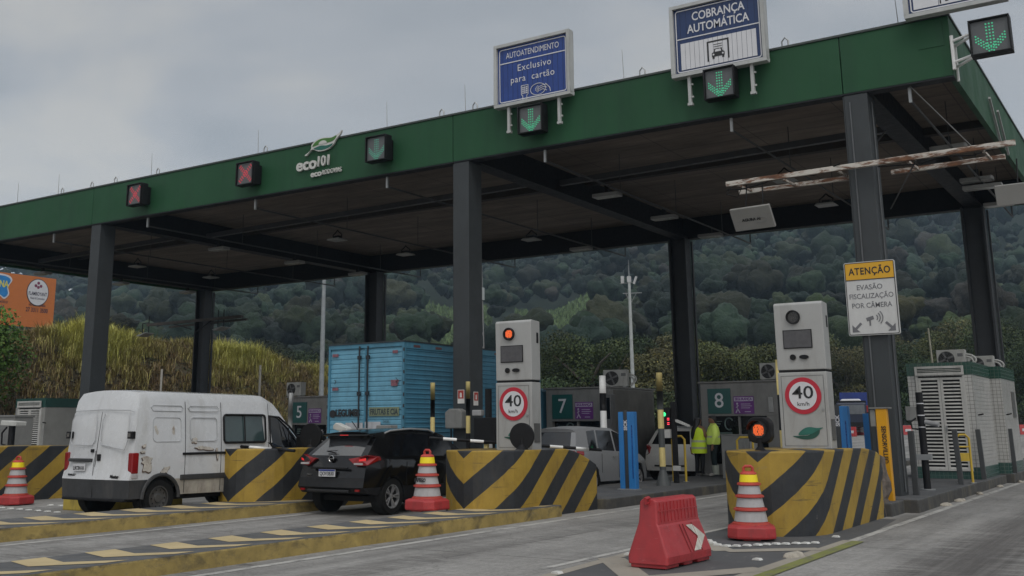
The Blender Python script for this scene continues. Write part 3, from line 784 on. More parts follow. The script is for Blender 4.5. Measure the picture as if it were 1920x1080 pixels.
m = MB(); frame_line(m, -hw + .12, hw - .12, -hh + .12, hh - .12, .07, .025); m.box(-hw + .145, hw - .145, -.012, -.0052, .04, .065); m.build('border', SW, t, recalc=False)
text('COBRANÇA', .29, SW, t, (.04, -.009, .54), bold=.004, fit=1.26); text('AUTOMÁTICA', .29, SW, t, (.02, -.009, .25), bold=.004, fit=1.48)
m = MB()
k = 16; x0 = -hw + .22; w_ = (2 * hw - .44) / k
for i in range(k): m.box(x0 + i * w_ + .004, x0 + (i + 1) * w_ - .004, -.012, -.0052, -.7, -.06)
m.build('white_panel', SW, t)
m = MB(); m.box(-.26, -.225, -.019, -.0125, -.62, -.14); m.box(.225, .26, -.019, -.0125, -.62, -.14); m.box(-.224, .224, -.019, -.0125, -.175, -.14)
for j in range(3): m.tube([(x_, -.016, -.24 - .055 * j + .12 * x_ * x_) for x_ in (-.1, -.05, 0, .05, .1)], .007, 4)
m.build('gantry_pictogram', SG, t); carpict(t, 0, -.47, .3, SG)
t, hw, hh = big_sign('overhead_sign', 'blue edged white sign cut by the top of the picture at the canopy corner', 2.14, 4.05, 9.75, 11.4, BLUE2, False)
m = MB(); frame_line(m, -hw + .12, hw - .12, -hh + .12, hh - .12, .07, .025); m.build('border', SW, t, recalc=False)
m = MB(); m.box(-hw + .18, -.3, -.012, -.0052, -hh + .18, 0); m.box(-.29, .29, -.012, -.0052, -hh + .18, 0); m.box(.3, hw - .18, -.012, -.0052, -hh + .18, 0); m.build('white_panel', SW, t)
m = MB(); m.box(-.27, -.245, -.019, -.0125, -hh + .2, -.05); m.box(.245, .27, -.019, -.0125, -hh + .2, -.05); m.box(-.244, .244, -.019, -.0125, -.08, -.05); m.build('gantry_pictogram', SG, t)
carpict(t, 0, -hh + .36, .36, SG)

# ------------------------------------------------------------------ logo on the fascia
t = thing('wall_logo', 'white raised letters eco101 with a two tone leaf on the green fascia', 'sign', (-14.3, YF - .02, 9.1))
LW = pm('logo_white', (.5, .5, .47), .45, var=.05)
text('eco', .5, LW, t, (-.36, -.03, .06), bold=.014, ext=.03, fit=.80); text('101', .44, LW, t, (.30, -.03, .07), bold=.004, ext=.03, fit=.42)
text('eco', .25, LW, t, (.03, -.03, -.27), bold=.008, ext=.025, fit=.42); text('RODOVIAS', .2, LW, t, (.63, -.03, -.27), bold=.0, ext=.025, fit=.72)
def S(pts): return [(a, .33 + (b_ - .27) * .66) for a, b_ in smooth_poly(pts, 6)]
leaf_out = S([(-.42, .3), (-.2, .49), (-.16, .73), (.02, .9), (.28, .95), (.6, .9), (.87, 1.0), (.98, 1.13), (.93, .95), (.77, .74), (.68, .55), (.46, .38), (.16, .35), (-.04, .45), (-.15, .5), (-.26, .4), (-.36, .27)])
MB().prism(leaf_out, 'y', -.06, 0).build('leaf_outline', LW, t)
MB().prism(S([(-.12, .62), (0, .82), (.26, .91), (.6, .87), (.8, .93), (.7, .74), (.5, .68), (.2, .68)]), 'y', -.068, -.061).build('leaf_upper', [pm('leaf_green', (.05, .16, .025), .45)], t)
MB().prism(S([(-.08, .52), (.18, .6), (.45, .56), (.66, .6), (.55, .46), (.28, .39), (.06, .44)]), 'y', -.068, -.061).build('leaf_lower', [pm('leaf_teal', (.008, .1, .075), .45)], t)
MB().prism([(.28 + .16 * math.cos(a), .59 + .1 * math.sin(a)) for a in [PI * k / 12 for k in range(13)]], 'y', -.074, -.0685).build('sun_disc', LW, t)

# ------------------------------------------------------------------ rusty pipe rack and panels
def rust():
    m = bpy.data.materials.new('flaking_white_over_rust'); nt, b, out = nodes_of(m); co = objco(nt)
    k = ramp(nt, noise(nt, objco(nt, (.7, 3, 3)), 2.2, 9, .75, .5), [(.47, 0.0), (.55, 1.0)])
    c = mixc(nt, k, (.5, .47, .42), ramp(nt, noise(nt, co, 9, 6), [(.3, (.07, .03, .018)), (.7, (.2, .09, .04))]))
    nt.links.new(c, b.inputs['Base Color']); b.inputs['Roughness'].default_value = .8
    return m
RUST = rust()
t = thing('pipe_rack', 'pair of flaking white rusty pipes crossing the right column below the ceiling', 'pipe rack', (.9, YF - .2, 6.8))
MB().bar((-2.8, 0, .03), (2.98, 0, .09), .09, .11).build('pipe', RUST, t, .01)
MB().bar((-2.9, 1.1, .06), (-.22, 1.1, .07), .09, .1).build('pipe', RUST, t, .01)
MB().bar((.45, 1.1, .07), (2.66, 1.1, .09), .09, .1).build('pipe', RUST, t, .01)
for x in (-2.6, -1.6, -.4, 1.0, 2.4): MB().bar((x, .046, .02), (x, 1.05, .06), .05, .05).build('cross_bar', [RUST], t)
m = MB(); m.tube([(.42, .9, -.75), (1.15, .1, .02)], .016); m.tube([(-.4, 1.1, .1), (.1, 2.6, 1.4)], .02); m.tube([(1.1, .3, 1.7), (2.2, .1, .15)], .014); m.build('stay_rod', pm('rod_dark', (.06, .06, .058), .6), t)
m = MB(); m.tube([(-2.9, .3, -.02), (-2.5, .1, -.1), (-2.0, .2, .0), (-1.5, 0, .1), (-.9, .1, .0), (-.3, -.08, .13)], .014, 5); m.tube([(-2.85, .5, .1), (-2.95, .4, -.1), (-2.7, .4, -.2), (-2.6, .4, .0)], .012, 5); m.tube([(.4, .1, .0), (1.2, .1, -.06), (1.7, .1, .03), (2.2, .1, -.03), (2.8, .1, .1)], .013, 5); m.build('cable', BLACK, t)
def tiltpanel(loc, hx, hz, tilt, rz, label, letters=None, sh=.0):
    t = thing('flat_antenna', label, 'antenna', loc, rz, 'white antenna panels under the canopy')
    M = Matrix.Rotation(tilt, 4, 'X')
    MB().box(-hx, hx, -.04, .04, -hz, hz, M=M).build('panel', [pm('panel_offwhite', (.24, .235, .22), .55, var=.06)], t, .01)
    if letters:
        o = text(letters, .085, SG, t, tuple(M @ Vector((-.02, -.043, -.02))), (PI / 2 + tilt, 0, 0), bold=.004, sx=1.1)
        m = MB(); m.tube([(.2 + .13 * math.cos(a), -.043, -.05 + .06 * math.sin(a)) for a in [2 * PI * k / 20 for k in range(21)]], .006, 4, M=M); m.build('ring_mark', [pm('mark_grey', (.2, .2, .2), .5)], t)
    MB().tube([(-.15, .02, hz * .9), (-.12, .05, hz + .5)], .014).build('hanger', BLACK, t); MB().tube([(.25, .02, hz * .9), (.25, .05, hz + .5)], .014).build('hanger', BLACK, t)
    return t
tiltpanel((-1.36, YF - .18, 6.02), .46, .26, R(32), R(-6), 'white tilted antenna panel with small dark lettering hung from the rusty pipes', 'AGURA AI')
tiltpanel((3.95, YF + .1, 5.95), .55, .2, R(20), 0, 'white antenna panel at the right edge below the canopy side')
m = thing('ceiling_lamp', 'long flat lamp right of the right column near the canopy edge', 'lamp', (2.0, 6.3, 8.0), 0)
MB().box(-.5, .5, -.18, .18, 0, .1).build('housing', LAMPW, m, .01); MB().box(-.42, .42, -.12, .12, -.01, -.001).build('lens', LENS, m); MB().tube([(0, 0, .1), (0, 0, .5)], .03).build('bracket', BLACK, m)

# lamp frame on the rear left column
t = thing('lamp_frame', 'pipe arm with two white lamps across the far left rear column', 'lamp frame', (-35.2, 11.1, 6.9))
MB().bar((-3.6, -.1, 0), (3.4, -.1, .02), .13, .14).build('arm', [pm('arm_dark', (.05, .042, .036), .7, var=.4)], t); MB().bar((-2.6, .5, -.12), (3.1, .5, -.05), .09, .1).build('arm', [pm('arm_dark', 0)], t)
m = MB()
for x in (-4.0, -3.5, 1.7, 2.1): m.tube([(x, -.1, .45 if x > -3.7 else .1), (x, -.1, -.42)], .025)
m.tube([(-4.0, -.1, .1), (-3.5, -.1, .12)], .025); m.tube([(.1, -.1, -.6), (1.3, -.1, 0)], .03); m.tube([(-1.6, -.1, -.05), (-.2, -.1, -.4)], .03); m.build('drop_bar', BLACK, t)
for x in (-3.75, 1.95): MB().prism([(-.35, -.06), (.3, .06), (.38, .04), (-.2, -.12)], 'y', -.3, .3, M=Matrix.Translation((x, -.1, -.48))).build('lamp_head', [LAMPW], t)

# ------------------------------------------------------------------ warning sign on the right column
t = thing('warning_sign', 'white and yellow sign ATENÇÃO with a camera symbol on the right column', 'sign', (.95, YF - .03, 4.12))
hw, hh = .5, .75
MB().prism(rrect(-hw, hw, -hh, hh, .04), 'y', -.02, .02).build('plate', [pm('sign_plate_white', (.52, .52, .51), .45, var=.05, dirt=(.3, .29, .27))], t)
MB().prism(rrect(-hw + .02, hw - .02, hh - .36, hh - .02, .03), 'y', -.026, -.0205).build('yellow_header', [pm('sign_yellow', (.62, .33, .012), .45, var=.05)], t)
m = MB(); frame_line(m, -hw + .014, hw - .014, -hh + .014, hh - .014, .03, .014, -.028); m.box(-hw + .02, hw - .02, -.03, -.0265, hh - .375, hh - .361); m.build('border', SG, t, recalc=False)
text('ATENÇÃO', .2, SG, t, (0, -.028, hh - .2), bold=.004, space=1.1, fit=.82)
GR = pm('sign_grey_ink', (.13, .13, .14), .5)
text('EVASÃO', .145, GR, t, (-.02, -.022, .22), bold=.001, fit=.5); text('FISCALIZAÇÃO', .145, GR, t, (0, -.022, .04), bold=.001, fit=.86); text('POR CÂMERA', .145, GR, t, (0, -.022, -.15), bold=.001, fit=.78)
m = MB(); m.prism([(-.14, -.4), (.0, -.36), (.02, -.43), (-.12, -.47)], 'y', -.025, -.0205); m.box(-.08, -.05, -.025, -.0205, -.56, -.45)
for r_ in (.07, .12, .17): m.tube([(.02 + r_ * math.cos(a), -.022, -.4 + r_ * math.sin(a)) for a in [-.8 + 1.6 * k / 8 for k in range(9)]], .011, 4)
m.build('camera_pictogram', GR, t)
for s in (-1, 1):
    m = MB(); m.bar((s * .24, -.023, -.5), (s * .36, -.023, -.62), .006, .05)
    m.prism([(s * .42, -.68), (s * .42, -.53), (s * .27, -.68)], 'y', -.025, -.0205); m.build('arrow_symbol', GR, t)
# ------------------------------------------------------------------ speed totems
TOTM = pm('totem_silver', (.36, .36, .35), .42, .15, var=.06, scale=1.5, dirt=(.16, .15, .13), dirtamt=.4)
REDP = pm('sign_red', (.42, .012, .03), .4, var=.06); SCRN = pm('dark_screen', (.07, .068, .072), .35, var=.2, scale=12)
AMB = emi('amber_led', (1, .15, .03), .85); LAMPOFF = pm('lamp_off', (.03, .028, .026), .25, var=.4, scale=20)
LEAFT = pm('leaf_emblem_teal', (.02, .13, .10), .45); LEAFD = pm('leaf_emblem_dark', (.012, .07, .05), .45)
def leds(m, r, y, cx=0, cz=0, rows=9, rr=.0105):
    for i in range(-rows, rows + 1):
        for j in range(-rows, rows + 1):
            x, z = i * r / rows, j * r / rows
            if x * x + z * z < r * r * .96 and random.random() < .93: m.cyl((cx + x, y, cz + z), (cx + x, y - .008, cz + z), rr, n=5)
    return m
def totem(loc, label, lit, emblem_z, w=.8, hz=2.42, d=.34):
    t = thing('speed_totem', label, 'totem', loc, 0, 'silver speed totems')
    hw = w / 2; zs = hz * .53
    MB().box(-hw, hw, -d, 0, 0, zs - .02).build('lower_cabinet', [TOTM], t, .015)
    MB().box(-hw + .02, hw - .02, -d + .02, -.01, zs - .0199, zs + .0199).build('joint', [BLACK], t)
    m = MB(); m.tube([(-hw + .06, -d - .003, .06), (hw - .06, -d - .003, .06), (hw - .06, -d - .003, zs - .08), (-hw + .06, -d - .003, zs - .08), (-hw + .06, -d - .003, .06)], .004, 4); m.build('door_joint', [pm('joint_dark', (.08, .08, .078), .6)], t)
    m = MB(); m.cyl((hw - .1, -d - .012, zs * .5), (hw - .1, -d - .001, zs * .5), .022, n=14); m.build('lock', [STEEL], t)
    m = MB(); m.box(hw + .001, hw + .012, -d * .8, -d * .2, .15, .5); m.build('side_vent', [pm('joint_dark', 0)], t)
    m = MB(); m.prism([(-d + .02, zs + .02), (0, zs + .02), (0, hz), (-d * .9, hz + .02), (-d, hz - .02)], 'x', -hw, hw); m.build('upper_cabinet', [TOTM], t, .012)
    m = MB(); m.box(hw - .001 + .002, hw + .006, -d * .4, -d * .2, hz - .42, hz - .22); m.build('vent', [BLACK], t)
    c = -d + .004
    MB().lathe([(.12, -.005), (.12, .05), (.098, .05), (.098, .0)], 28, M=Matrix.Translation((-.08, c, hz - .24)) @ Matrix.Rotation(PI / 2, 4, 'X')).build('lamp_ring', [BLACK], t)
    o = MB().cyl((-.08, c - .004, hz - .24), (-.08, c - .02, hz - .24), .097, n=28).build('lamp', [LAMPOFF], t)
    if lit: leds(MB(), .078, c - .0205, -.08, hz - .24, 6, .0075).build('led_cluster', [AMB], o)
    m = MB(); zc = hz - .62; m.box(-.28, .22, c - .012, c, zc - .16, zc + .16); m.build('screen_frame', [BLACK], t, .004)
    m = MB(); m.box(-.265, .205, c - .016, c - .0125, zc - .145, zc + .145); m.build('screen', [SCRN], t)
    zc = hz - .93
    m = MB(); m.prism(circ(-.13, zc, .05, 20), 'y', c - .02, c); m.build('camera_port', [BLACK], t); m = MB(); m.prism(circ(.06, zc, .036, 24, rx=.08), 'y', c - .02, c); m.build('camera_port', [BLACK], t)
    cz = zs - .42; c2 = -d - .002
    MB().prism(circ(-.0, cz, .31, 48), 'y', c2 - .012, c2).build('speed_disc', [REDP], t)
    MB().prism(circ(-.0, cz, .235, 48), 'y', c2 - .016, c2 - .0125).build('disc_centre', [SW], t)
    text('40', .30, SG, t, (-.0, c2 - .018, cz + .045), bold=.002, fit=.36); text('km/h', .095, SG, t, (0, c2 - .018, cz - .14), fit=.2)
    ez = emblem_z
    MB().prism(smooth_poly([(-.22, -.05), (-.08, -.045), (.06, -.03), (.2, .08), (.24, .06), (.22, -.02), (.12, -.09), (-.05, -.1)], 4), 'y', c2 - .006, c2, M=Matrix.Translation((0, 0, ez))).build('leaf_lower', [LEAFD], t)
    MB().prism(smooth_poly([(-.12, -.03), (-.05, .06), (.06, .1), (.2, .085), (.3, .09), (.2, .04), (.08, -.02)], 4), 'y', c2 - .009, c2 - .0065, M=Matrix.Translation((0, 0, ez))).build('leaf_upper', [LEAFT], t)
    return t
totem((-4.57, -7.62, 1.16), 'silver speed totem showing 40 with its amber lamp lit, behind the long striped barrier', True, .3)
totem((.58, -6.54, 1.2), 'silver speed totem showing 40 with its lamp dark, beside the right column', False, .27, .84, 2.48)

# ------------------------------------------------------------------ warning lamps on the barriers
def warn(loc, label, lit, rz=0, r=.24):
    t = thing('warning_lamp', label, 'warning lamp', loc, rz, 'round warning lamps on the barriers')
    MB().lathe([(.13, 0), (.1, .02), (.04, .09), (.035, .2)], 16).build('stem', BLACK, t)
    if lit:
        b = MB(); b.prism(rrect(-.19, .19, .14, .54, .13), 'y', -.02, .16); b.build('housing', BLACK, t, .02)
        m = MB()
        for k in range(12):
            a0, a1 = PI * k / 11 - .15 * 0, PI * (k + 1) / 11
            if k < 11: m.add([(.14 * math.cos(a0), -.021, .34 + .14 * math.sin(a0)), (.14 * math.cos(a1), -.021, .34 + .14 * math.sin(a1)), (.14 * math.cos(a1), -.2, .345 + .14 * math.sin(a1)), (.14 * math.cos(a0), -.2, .345 + .14 * math.sin(a0))], [(0, 1, 2, 3)])
        m.build('visor', BLACK, t, recalc=False)
        o = MB().cyl((0, -.0205, .34), (0, -.035, .34), .12, n=28).build('lens', [LAMPOFF], t)
        leds(MB(), .09, -.0355, 0, .34, 6, .0085).build('led_cluster', [AMB], o)
    else:
        m = MB(); m.prism(circ(0, r, r, 40), 'y', -.02, .03); m.build('backing_disc', BLACK, t, .006)
        m = MB(); m.lathe([(.0, 0), (.16, .02), (.17, .16), (.15, .2), (0, .21)], 24, M=Matrix.Translation((0, .03, r)) @ Matrix.Rotation(-PI / 2, 4, 'X')); m.build('rear_case', BLACK, t)
    return t
warn((.42, -8.75, 1.19), 'lit amber warning lamp in a square black housing on the right striped barrier', True)
warn((-4.16, -8.35, 1.19), 'round black lamp disc seen from its dark side before the lit speed totem', False, R(8))
warn((-9.2, -8.5, 1.17), 'round black lamp disc between the front of the white van and the black car', False, R(8), .26)

# ------------------------------------------------------------------ cones
ORG = pm('cone_orange_red', (.42, .045, .03), .5, var=.15, dirt=(.14, .03, .025), dirtamt=.4); CRED = pm('cone_base_red', (.36, .028, .03), .5, var=.15, dirt=(.1, .03, .03), dirtamt=.5)
BANDW = pm('cone_band_grey', (.38, .37, .37), .4, var=.1, dirt=(.2, .19, .18), dirtamt=.5); BANDY = pm('cone_band_yellow', (.85, .68, .01), .4, var=.05)
def mk_cone():
    t = thing('traffic_cone', '', 'cone', (0, 0, 0), 0, 'tall banded traffic cones')
    m = MB(); oc = [(.36 * (1 if k % 2 == 0 else .94) * math.cos(a), .36 * math.sin(a)) for k, a in enumerate([PI / 8 + PI / 4 * k for k in range(8)])]
    sq = [(-.33, -.2), (-.2, -.33), (.2, -.33), (.33, -.2), (.33, .2), (.2, .33), (-.2, .33), (-.33, .2)]
    m.loft([[(x, y, .02) for x, y in sq], [(x * 1.02, y * 1.02, .05) for x, y in sq], [(x, y, .17) for x, y in sq], [(x * .84, y * .84, .2) for x, y in sq], [(x * .7, y * .7, .205) for x, y in sq]], smooth=False)
    m.box(-.12, .12, -.3, .3, 0, .021); m.build('base', [CRED], t, .012)
    prof = []; z = .2; r = .245
    segs = [(.245, .215, .20, .37), (.215, .18, .395, .555), (.18, .145, .58, .73)]
    body = MB(); bands = MB()
    body.lathe([(.27, .2), (.265, .225), (.235, .235), (.205, .395), (.24, .4), (.235, .425), (.2, .435), (.17, .575), (.205, .58), (.2, .605), (.165, .615), (.14, .745), (.17, .75), (.165, .775), (.13, .785), (.115, .9), (.12, .905), (.1, .93), (.07, .94)], 28)
    body.build('cone_body', [ORG], t)
    bands.lathe([(.2365, .245), (.2105, .385)], 28); bands.build('reflective_band', [BANDW], t, recalc=False)
    b2 = MB(); b2.lathe([(.2025, .445), (.1755, .568)], 28); b2.build('reflective_band', [BANDW], t, recalc=False)
    b2 = MB(); b2.lathe([(.1675, .625), (.1455, .738)], 28); b2.build('reflective_band', [BANDW], t, recalc=False)
    b2 = MB(); b2.lathe([(.134, .79), (.12, .893)], 28); b2.build('yellow_band', [BANDY], t, recalc=False)
    m = MB(); m.tube([(-.06, 0, .93), (-.065, 0, .985), (-.04, 0, 1.01), (.04, 0, 1.01), (.065, 0, .985), (.06, 0, .93)], .022, 8); m.build('handle', [ORG], t)
    return t
cone = mk_cone(); cone.location = (.6, -9.86, .012); cone.rotation_euler.z = R(20); cone['label'] = 'tall orange and grey banded cone in front of the barrier with the amber lamp'
c2 = dup(cone, (-5.05, -10.05, .2), R(-4), 'tall orange and grey banded cone with black lettering beside the black car')
dup(cone, (-15.3, -11.15, .0), R(10), 'tall orange and grey banded cone at the left edge behind the white van')
text('SAFEGO', .085, SG, c2, (.0, -.194, .51), rot=(PI / 2 - R(12), 0, R(-12)), bold=.004)

def scuff(m, pale, dark):
    """scratches and rubbed patches that belong to the plastic"""
    nt = m.node_tree; b = [n for n in nt.nodes if n.type == 'BSDF_PRINCIPLED'][0]; old = b.inputs['Base Color'].links[0].from_socket; co = objco(nt)
    k = ramp(nt, noise(nt, objco(nt, (2, 2, 9)), 3.0, 9, .8, .5), [(.60, 0.0), (.64, 1.0)]); c = mixc(nt, math_(nt, 'MULTIPLY', k, .4), old, pale)
    k = ramp(nt, noise(nt, co, 4.5, 9, .8, .8), [(.56, 0.0), (.68, 1.0)]); c = mixc(nt, math_(nt, 'MULTIPLY', k, .55), c, dark); nt.links.new(c, b.inputs['Base Color'])
scuff(CRED, (.5, .2, .18), (.09, .02, .02)); scuff(ORG, (.5, .25, .2), (.12, .03, .02)); scuff(BANDW, (.5, .5, .5), (.14, .13, .12))
# ------------------------------------------------------------------ red water barrier
RP = pm('red_plastic', (.36, .03, .035), .42, var=.14, scale=3, dirt=(.2, .04, .045), dirtamt=.5)
scuff(RP, (.46, .2, .19), (.13, .014, .018))
t = thing('water_barrier', 'scuffed red plastic water barrier with a white arrow on the gore', 'barrier', (.72, -13.0, .012), R(87))
# long axis = local x (0.0 .. ), section widens towards the foot
L_ = .66
m = MB()
def sect(x, k=1.0):
    p = [(-.27, .05), (-.275, .16), (-.15, .56), (-.13, .6), (-.115, .9), (-.08, .935), (.08, .935), (.115, .9), (.13, .6), (.15, .56), (.275, .16), (.27, .05)]
    return [(x * (1 - (z - .05) * .13), y * k, z) for y, z in p]
rg = [sect(-L_, .9)]
n = 18
for i in range(n + 1): rg.append(sect(-L_ + .02 + (2 * L_ - .04) * i / n))
rg.append(sect(L_, .9))
m.loft(rg, smooth=False)
for x0, x1 in ((-L_ + .02, -.28), (-.12, .12), (.28, L_ - .02)): m.box(x0, x1, -.24, .24, 0, .06)
m.build('body', [RP], t, .012)
m = MB()
for i in range(11):                                             # moulded ribs of the upper wall
    x = -.5 + i * .1
    for s in (-1, 1): m.bar((x, s * .131, .62), (x, s * .12, .89), .014, .012)
m.box(-.6, .6, -.136, -.118, .58, .6); m.box(-.6, .6, .118, .136, .58, .6); m.box(-.57, .57, -.131, -.118, .76, .775)
m.build('rib', [RP], t)
m = MB()
for s in (-1, 1):
    for x in (-.05, .04, .3): m.bar((x, s * .158, .555), (x + .06, s * .276, .17), .012, .014)
m.build('groove_edge', [pm('red_plastic_deep', (.2, .015, .018), .5)], t)
m = MB(); m.tube([(-L_ * .84, 0, .88), (-L_ * .98, 0, .88), (-L_ * 1.0, 0, .945), (-L_ * .86, 0, .955), (-L_ * .8, 0, .93)], .024, 8); m.build('handle', [RP], t)
# white arrow on the slanted right wall: in the wall's own plane (u along, v up the slope)
def wall(u, v):
    z = .16 + (.56 - .16) * v; y = -.275 + .125 * v
    return (u, y - .006, z + .002)
m = MB(); pts = [(.12, .93), (.3, .93), (.56, .5), (.3, .06), (.12, .06), (.36, .5)]
vs = [wall(u, v) for u, v in pts] + [(x, y - .006, z - .002) for x, y, z in [wall(u, v) for u, v in pts]]
m.add(vs, [(0, 1, 2, 5), (5, 2, 3, 4), (6, 11, 8, 7), (11, 10, 9, 8)] + [(k, (k + 1) % 6, 6 + (k + 1) % 6, 6 + k) for k in range(6)]); m.build('arrow', [pm('arrow_offwhite', (.55, .53, .47), .5, var=.1, dirt=(.2, .18, .15), dirtamt=.7, dscale=6)], t)

t.scale = (.9, .94, .81)
# ------------------------------------------------------------------ posts
def striped_post(name, loc, h, r, cols, label, n=None, cat='post', taper=True, lean=0, base=True, group=None):
    t = thing(name, label, cat, loc, 0, group); k = len(cols); z = 0
    m = MB(); 
    for i, c in enumerate(cols):
        z0, z1 = h * i / k, h * (i + 1) / k
        m.cyl((0, 0, z0), (0, 0, z1), r, r, 18, c, cap=(i in (0, k - 1)))
    m.build('pole', [BLACK, WHITE, CREAMP, pm('post_dark_grey', (.06, .065, .065), .5, var=.2)], t)
    if base:
        m = MB(); m.lathe([(r * 2.4, 0), (r * 2.3, .03), (r * 1.3, .3), (r * 1.02, .36)], 18); m.build('foot', [pm('post_dark_grey', 0)], t)
    return t
striped_post('striped_post', (-6.68, -.12, .18), 2.72, .085, [0, 1, 0, 1, 0, 1], 'thick black and white striped post by the silver car', group='striped posts')
striped_post('striped_post', (-4.68, -1.0, .2), 2.68, .075, [3, 2, 3, 2, 3, 2], 'black and cream striped post on a flared foot left of the two workers')
striped_post('striped_post', (-9.1, -4.35, .2), 2.45, .055, [0, 2, 0, 2, 0, 2], 'slim black and cream striped post in front of the blue truck box', base=False)
striped_post('striped_post', (-8.75, -3.35, .2), 2.5, .055, [0, 2, 0, 2, 0, 2], 'slim black and cream striped post before the middle column', base=False)
striped_post('striped_post', (-.32, -5.2, .2), 2.62, .09, [0, 2, 0, 2], 'black and cream striped post mostly hidden by the right speed totem', base=False)
striped_post('striped_post', (-19.05, 1.2, .2), 2.55, .07, [1, 0, 1, 1], 'white and black striped post left of the blue truck box', base=False)
striped_post('striped_post', (-8.6, 3.3, .2), 2.6, .08, [0, 2, 0, 2, 0, 2, 0], 'black and yellow banded post against the side of booth 7', base=False)

SB = pm('sensor_blue', (.02, .16, .42), .4, var=.08, dirt=(.02, .07, .15), dirtamt=.4); SBD = pm('sensor_dark', (.035, .04, .045), .35)
def light_curtain(loc, rz, label, h=1.72, word=True):
    t = thing('light_curtain', label, 'sensor post', loc, rz, 'blue light curtain posts')
    m = MB(); m.box(-.19, -.07, -.09, .09, 0, h); m.build('blue_housing', [SB], t, .012)
    m = MB(); m.box(.03, .2, -.09, .09, 0, h); m.build('blue_housing', [SB], t, .012)
    m = MB(); m.box(-.069, .029, -.06, .07, 0, h + .03); m.build('sensor_strip', [SBD], t)
    if word: text('SICK', .11, SW, t, (-.02, -.063, h - .3), rot=(PI / 2, -PI / 2, 0), bold=.004)
    m = MB(); m.box(.13, .155, -.094, -.0905, .25, h - .3); m.build('slot', [pm('slot_blue', (.008, .05, .2), .3)], t)
    m = MB(); m.box(-.24, .25, -.13, .13, -.02, .025); m.build('base_plate', STEEL, t)
    return t
light_curtain((-4.66, -2.9, .2), 0, 'pair of blue light curtain posts lettered SICK beside the silver car')
light_curtain((-.1, -2.2, .24), 0, 'pair of blue light curtain posts lettered SICK right behind the right speed totem', 1.75)
light_curtain((.32, -1.2, .24), R(65), 'narrow dark blue sensor post between the far truck and the right column', 1.6, False)

t = thing('sensor_post', 'yellow post with black vertical lettering beside the right column', 'sensor post', (1.2, -4.12, .22))
YB = pm('sensor_yellow', (.62, .3, .008), .4, var=.06, dirt=(.25, .14, .03), dirtamt=.4)
MB().box(-.09, .11, -.08, .06, 0, 1.68).build('housing', [YB], t, .012)
MB().box(-.2, -.101, -.06, .08, 1.35, 1.66).build('junction_box', [GREYBOX], t, .01); MB().box(-.2, .17, -.1, .1, 1.681, 1.705).build('cap', [GREYBOX], t)
text('SENSORVILLE®', .11, SG, t, (.03, -.083, 1.02), rot=(PI / 2, PI / 2, 0), bold=.003, fit=.68)
t = thing('camera_post', 'black camera post with a clamp and cable before the louvred hut doors', 'post', (1.18, -.5, .24))
MB().cyl((0, 0, 0), (.0, 0, 2.05), .075, n=16).build('pole', BLACK, t)
m = MB(); m.box(-.3, -.08, -.05, .1, 1.45, 1.75); m.build('junction_box', [GREYBOX], t, .01)
m = MB(); m.cyl((.08, -.02, 1.42), (.36, -.08, 1.36), .055, n=12); m.build('camera', [pm('camera_grey', (.3, .3, .3), .4)], t)
m = MB(); m.tube([(-.1, -.05, 1.5), (-.2, -.1, 1.42), (-.18, -.1, 1.28), (-.06, -.08, 1.26)], .018); m.build('cable', BLACK, t)
m = MB(); m.box(-.2, .14, -.1, .1, .62, .74); m.build('clamp', STEEL, t); m = MB()
for z in (1.3, 1.55, 1.8): m.cyl((0, 0, z), (0, 0, z + .02), .078, n=16)
m.build('strap', [SW], t); MB().cyl((0, 0, -.02), (0, 0, .02), .16, n=16).build('foot', STEEL, t)
BOLM = pm('bollard_grey', (.045, .048, .05), .55, var=.2)
b0 = MB(); b0.box(-.055, .055, -.055, .055, 0, 1.24)
bol = b0.build('bollard', BOLM, bev=.01); g = 'dark square bollards along the right kerb'
for i, (x, y, lb) in enumerate(((1.34, -2.4, 'dark square bollard just right of the right column'), (1.42, 2.05, 'dark square bollard before the right half of the louvred doors'), (1.48, 4.93, 'dark square bollard at the near corner of the tiled hut'), (1.72, 8.75, 'dark square bollard at the second tiled hut'))):
    o = bol if i == 0 else bol.copy()
    if i: COL.objects.link(o)
    o.location = (x, y, .24); o.rotation_euler = (R(random.uniform(-1, 1)), R(random.uniform(-2, 1)), 0); tag(o, lb, 'bollard', g)
def ubar(loc, w, h, rz, label, r=.03, extra=False):
    t = thing('guard_rail', label, 'guard rail', loc, rz, 'yellow tube guard rails')
    m = MB(); m.tube([(-w / 2, 0, 0), (-w / 2, 0, h - .08), (-w / 2 + .08, 0, h), (w / 2 - .08, 0, h), (w / 2, 0, h - .08), (w / 2, 0, 0)], r, 10); m.build('tube', [YELLOWP], t)
    m = MB(); m.box(-w / 2 - .06, -w / 2 + .06, -.06, .06, 0, .015); m.box(w / 2 - .06, w / 2 + .06, -.06, .06, 0, .015); m.build('foot', STEEL, t)
    if extra:
        m = MB(); m.box(-w / 2 + .03, w / 2 - .03, -.012, .012, h * .45, h * .62); m.tube([(-w / 2, 0, h * .75), (w / 2, 0, h * .75)], r * .7); m.build('cross_piece', [YELLOWP], t)
    return t
ubar((-5.02, .8, .2), .34, 1.14, 0, 'yellow tube rail behind the black payment post near the workers')
ubar((-3.72, 2.1, .2), .4, 1.1, R(15), 'yellow tube rail between the grey cabinet and the amber lamp')
ubar((1.42, 2.75, .24), .3, 1.12, R(30), 'small yellow rail with a cross piece before the louvred hut doors', .028, True)
ubar((-22.0, -2.4, .2), 1.4, .9, 0, 'yellow and grey low rail left of the white van')

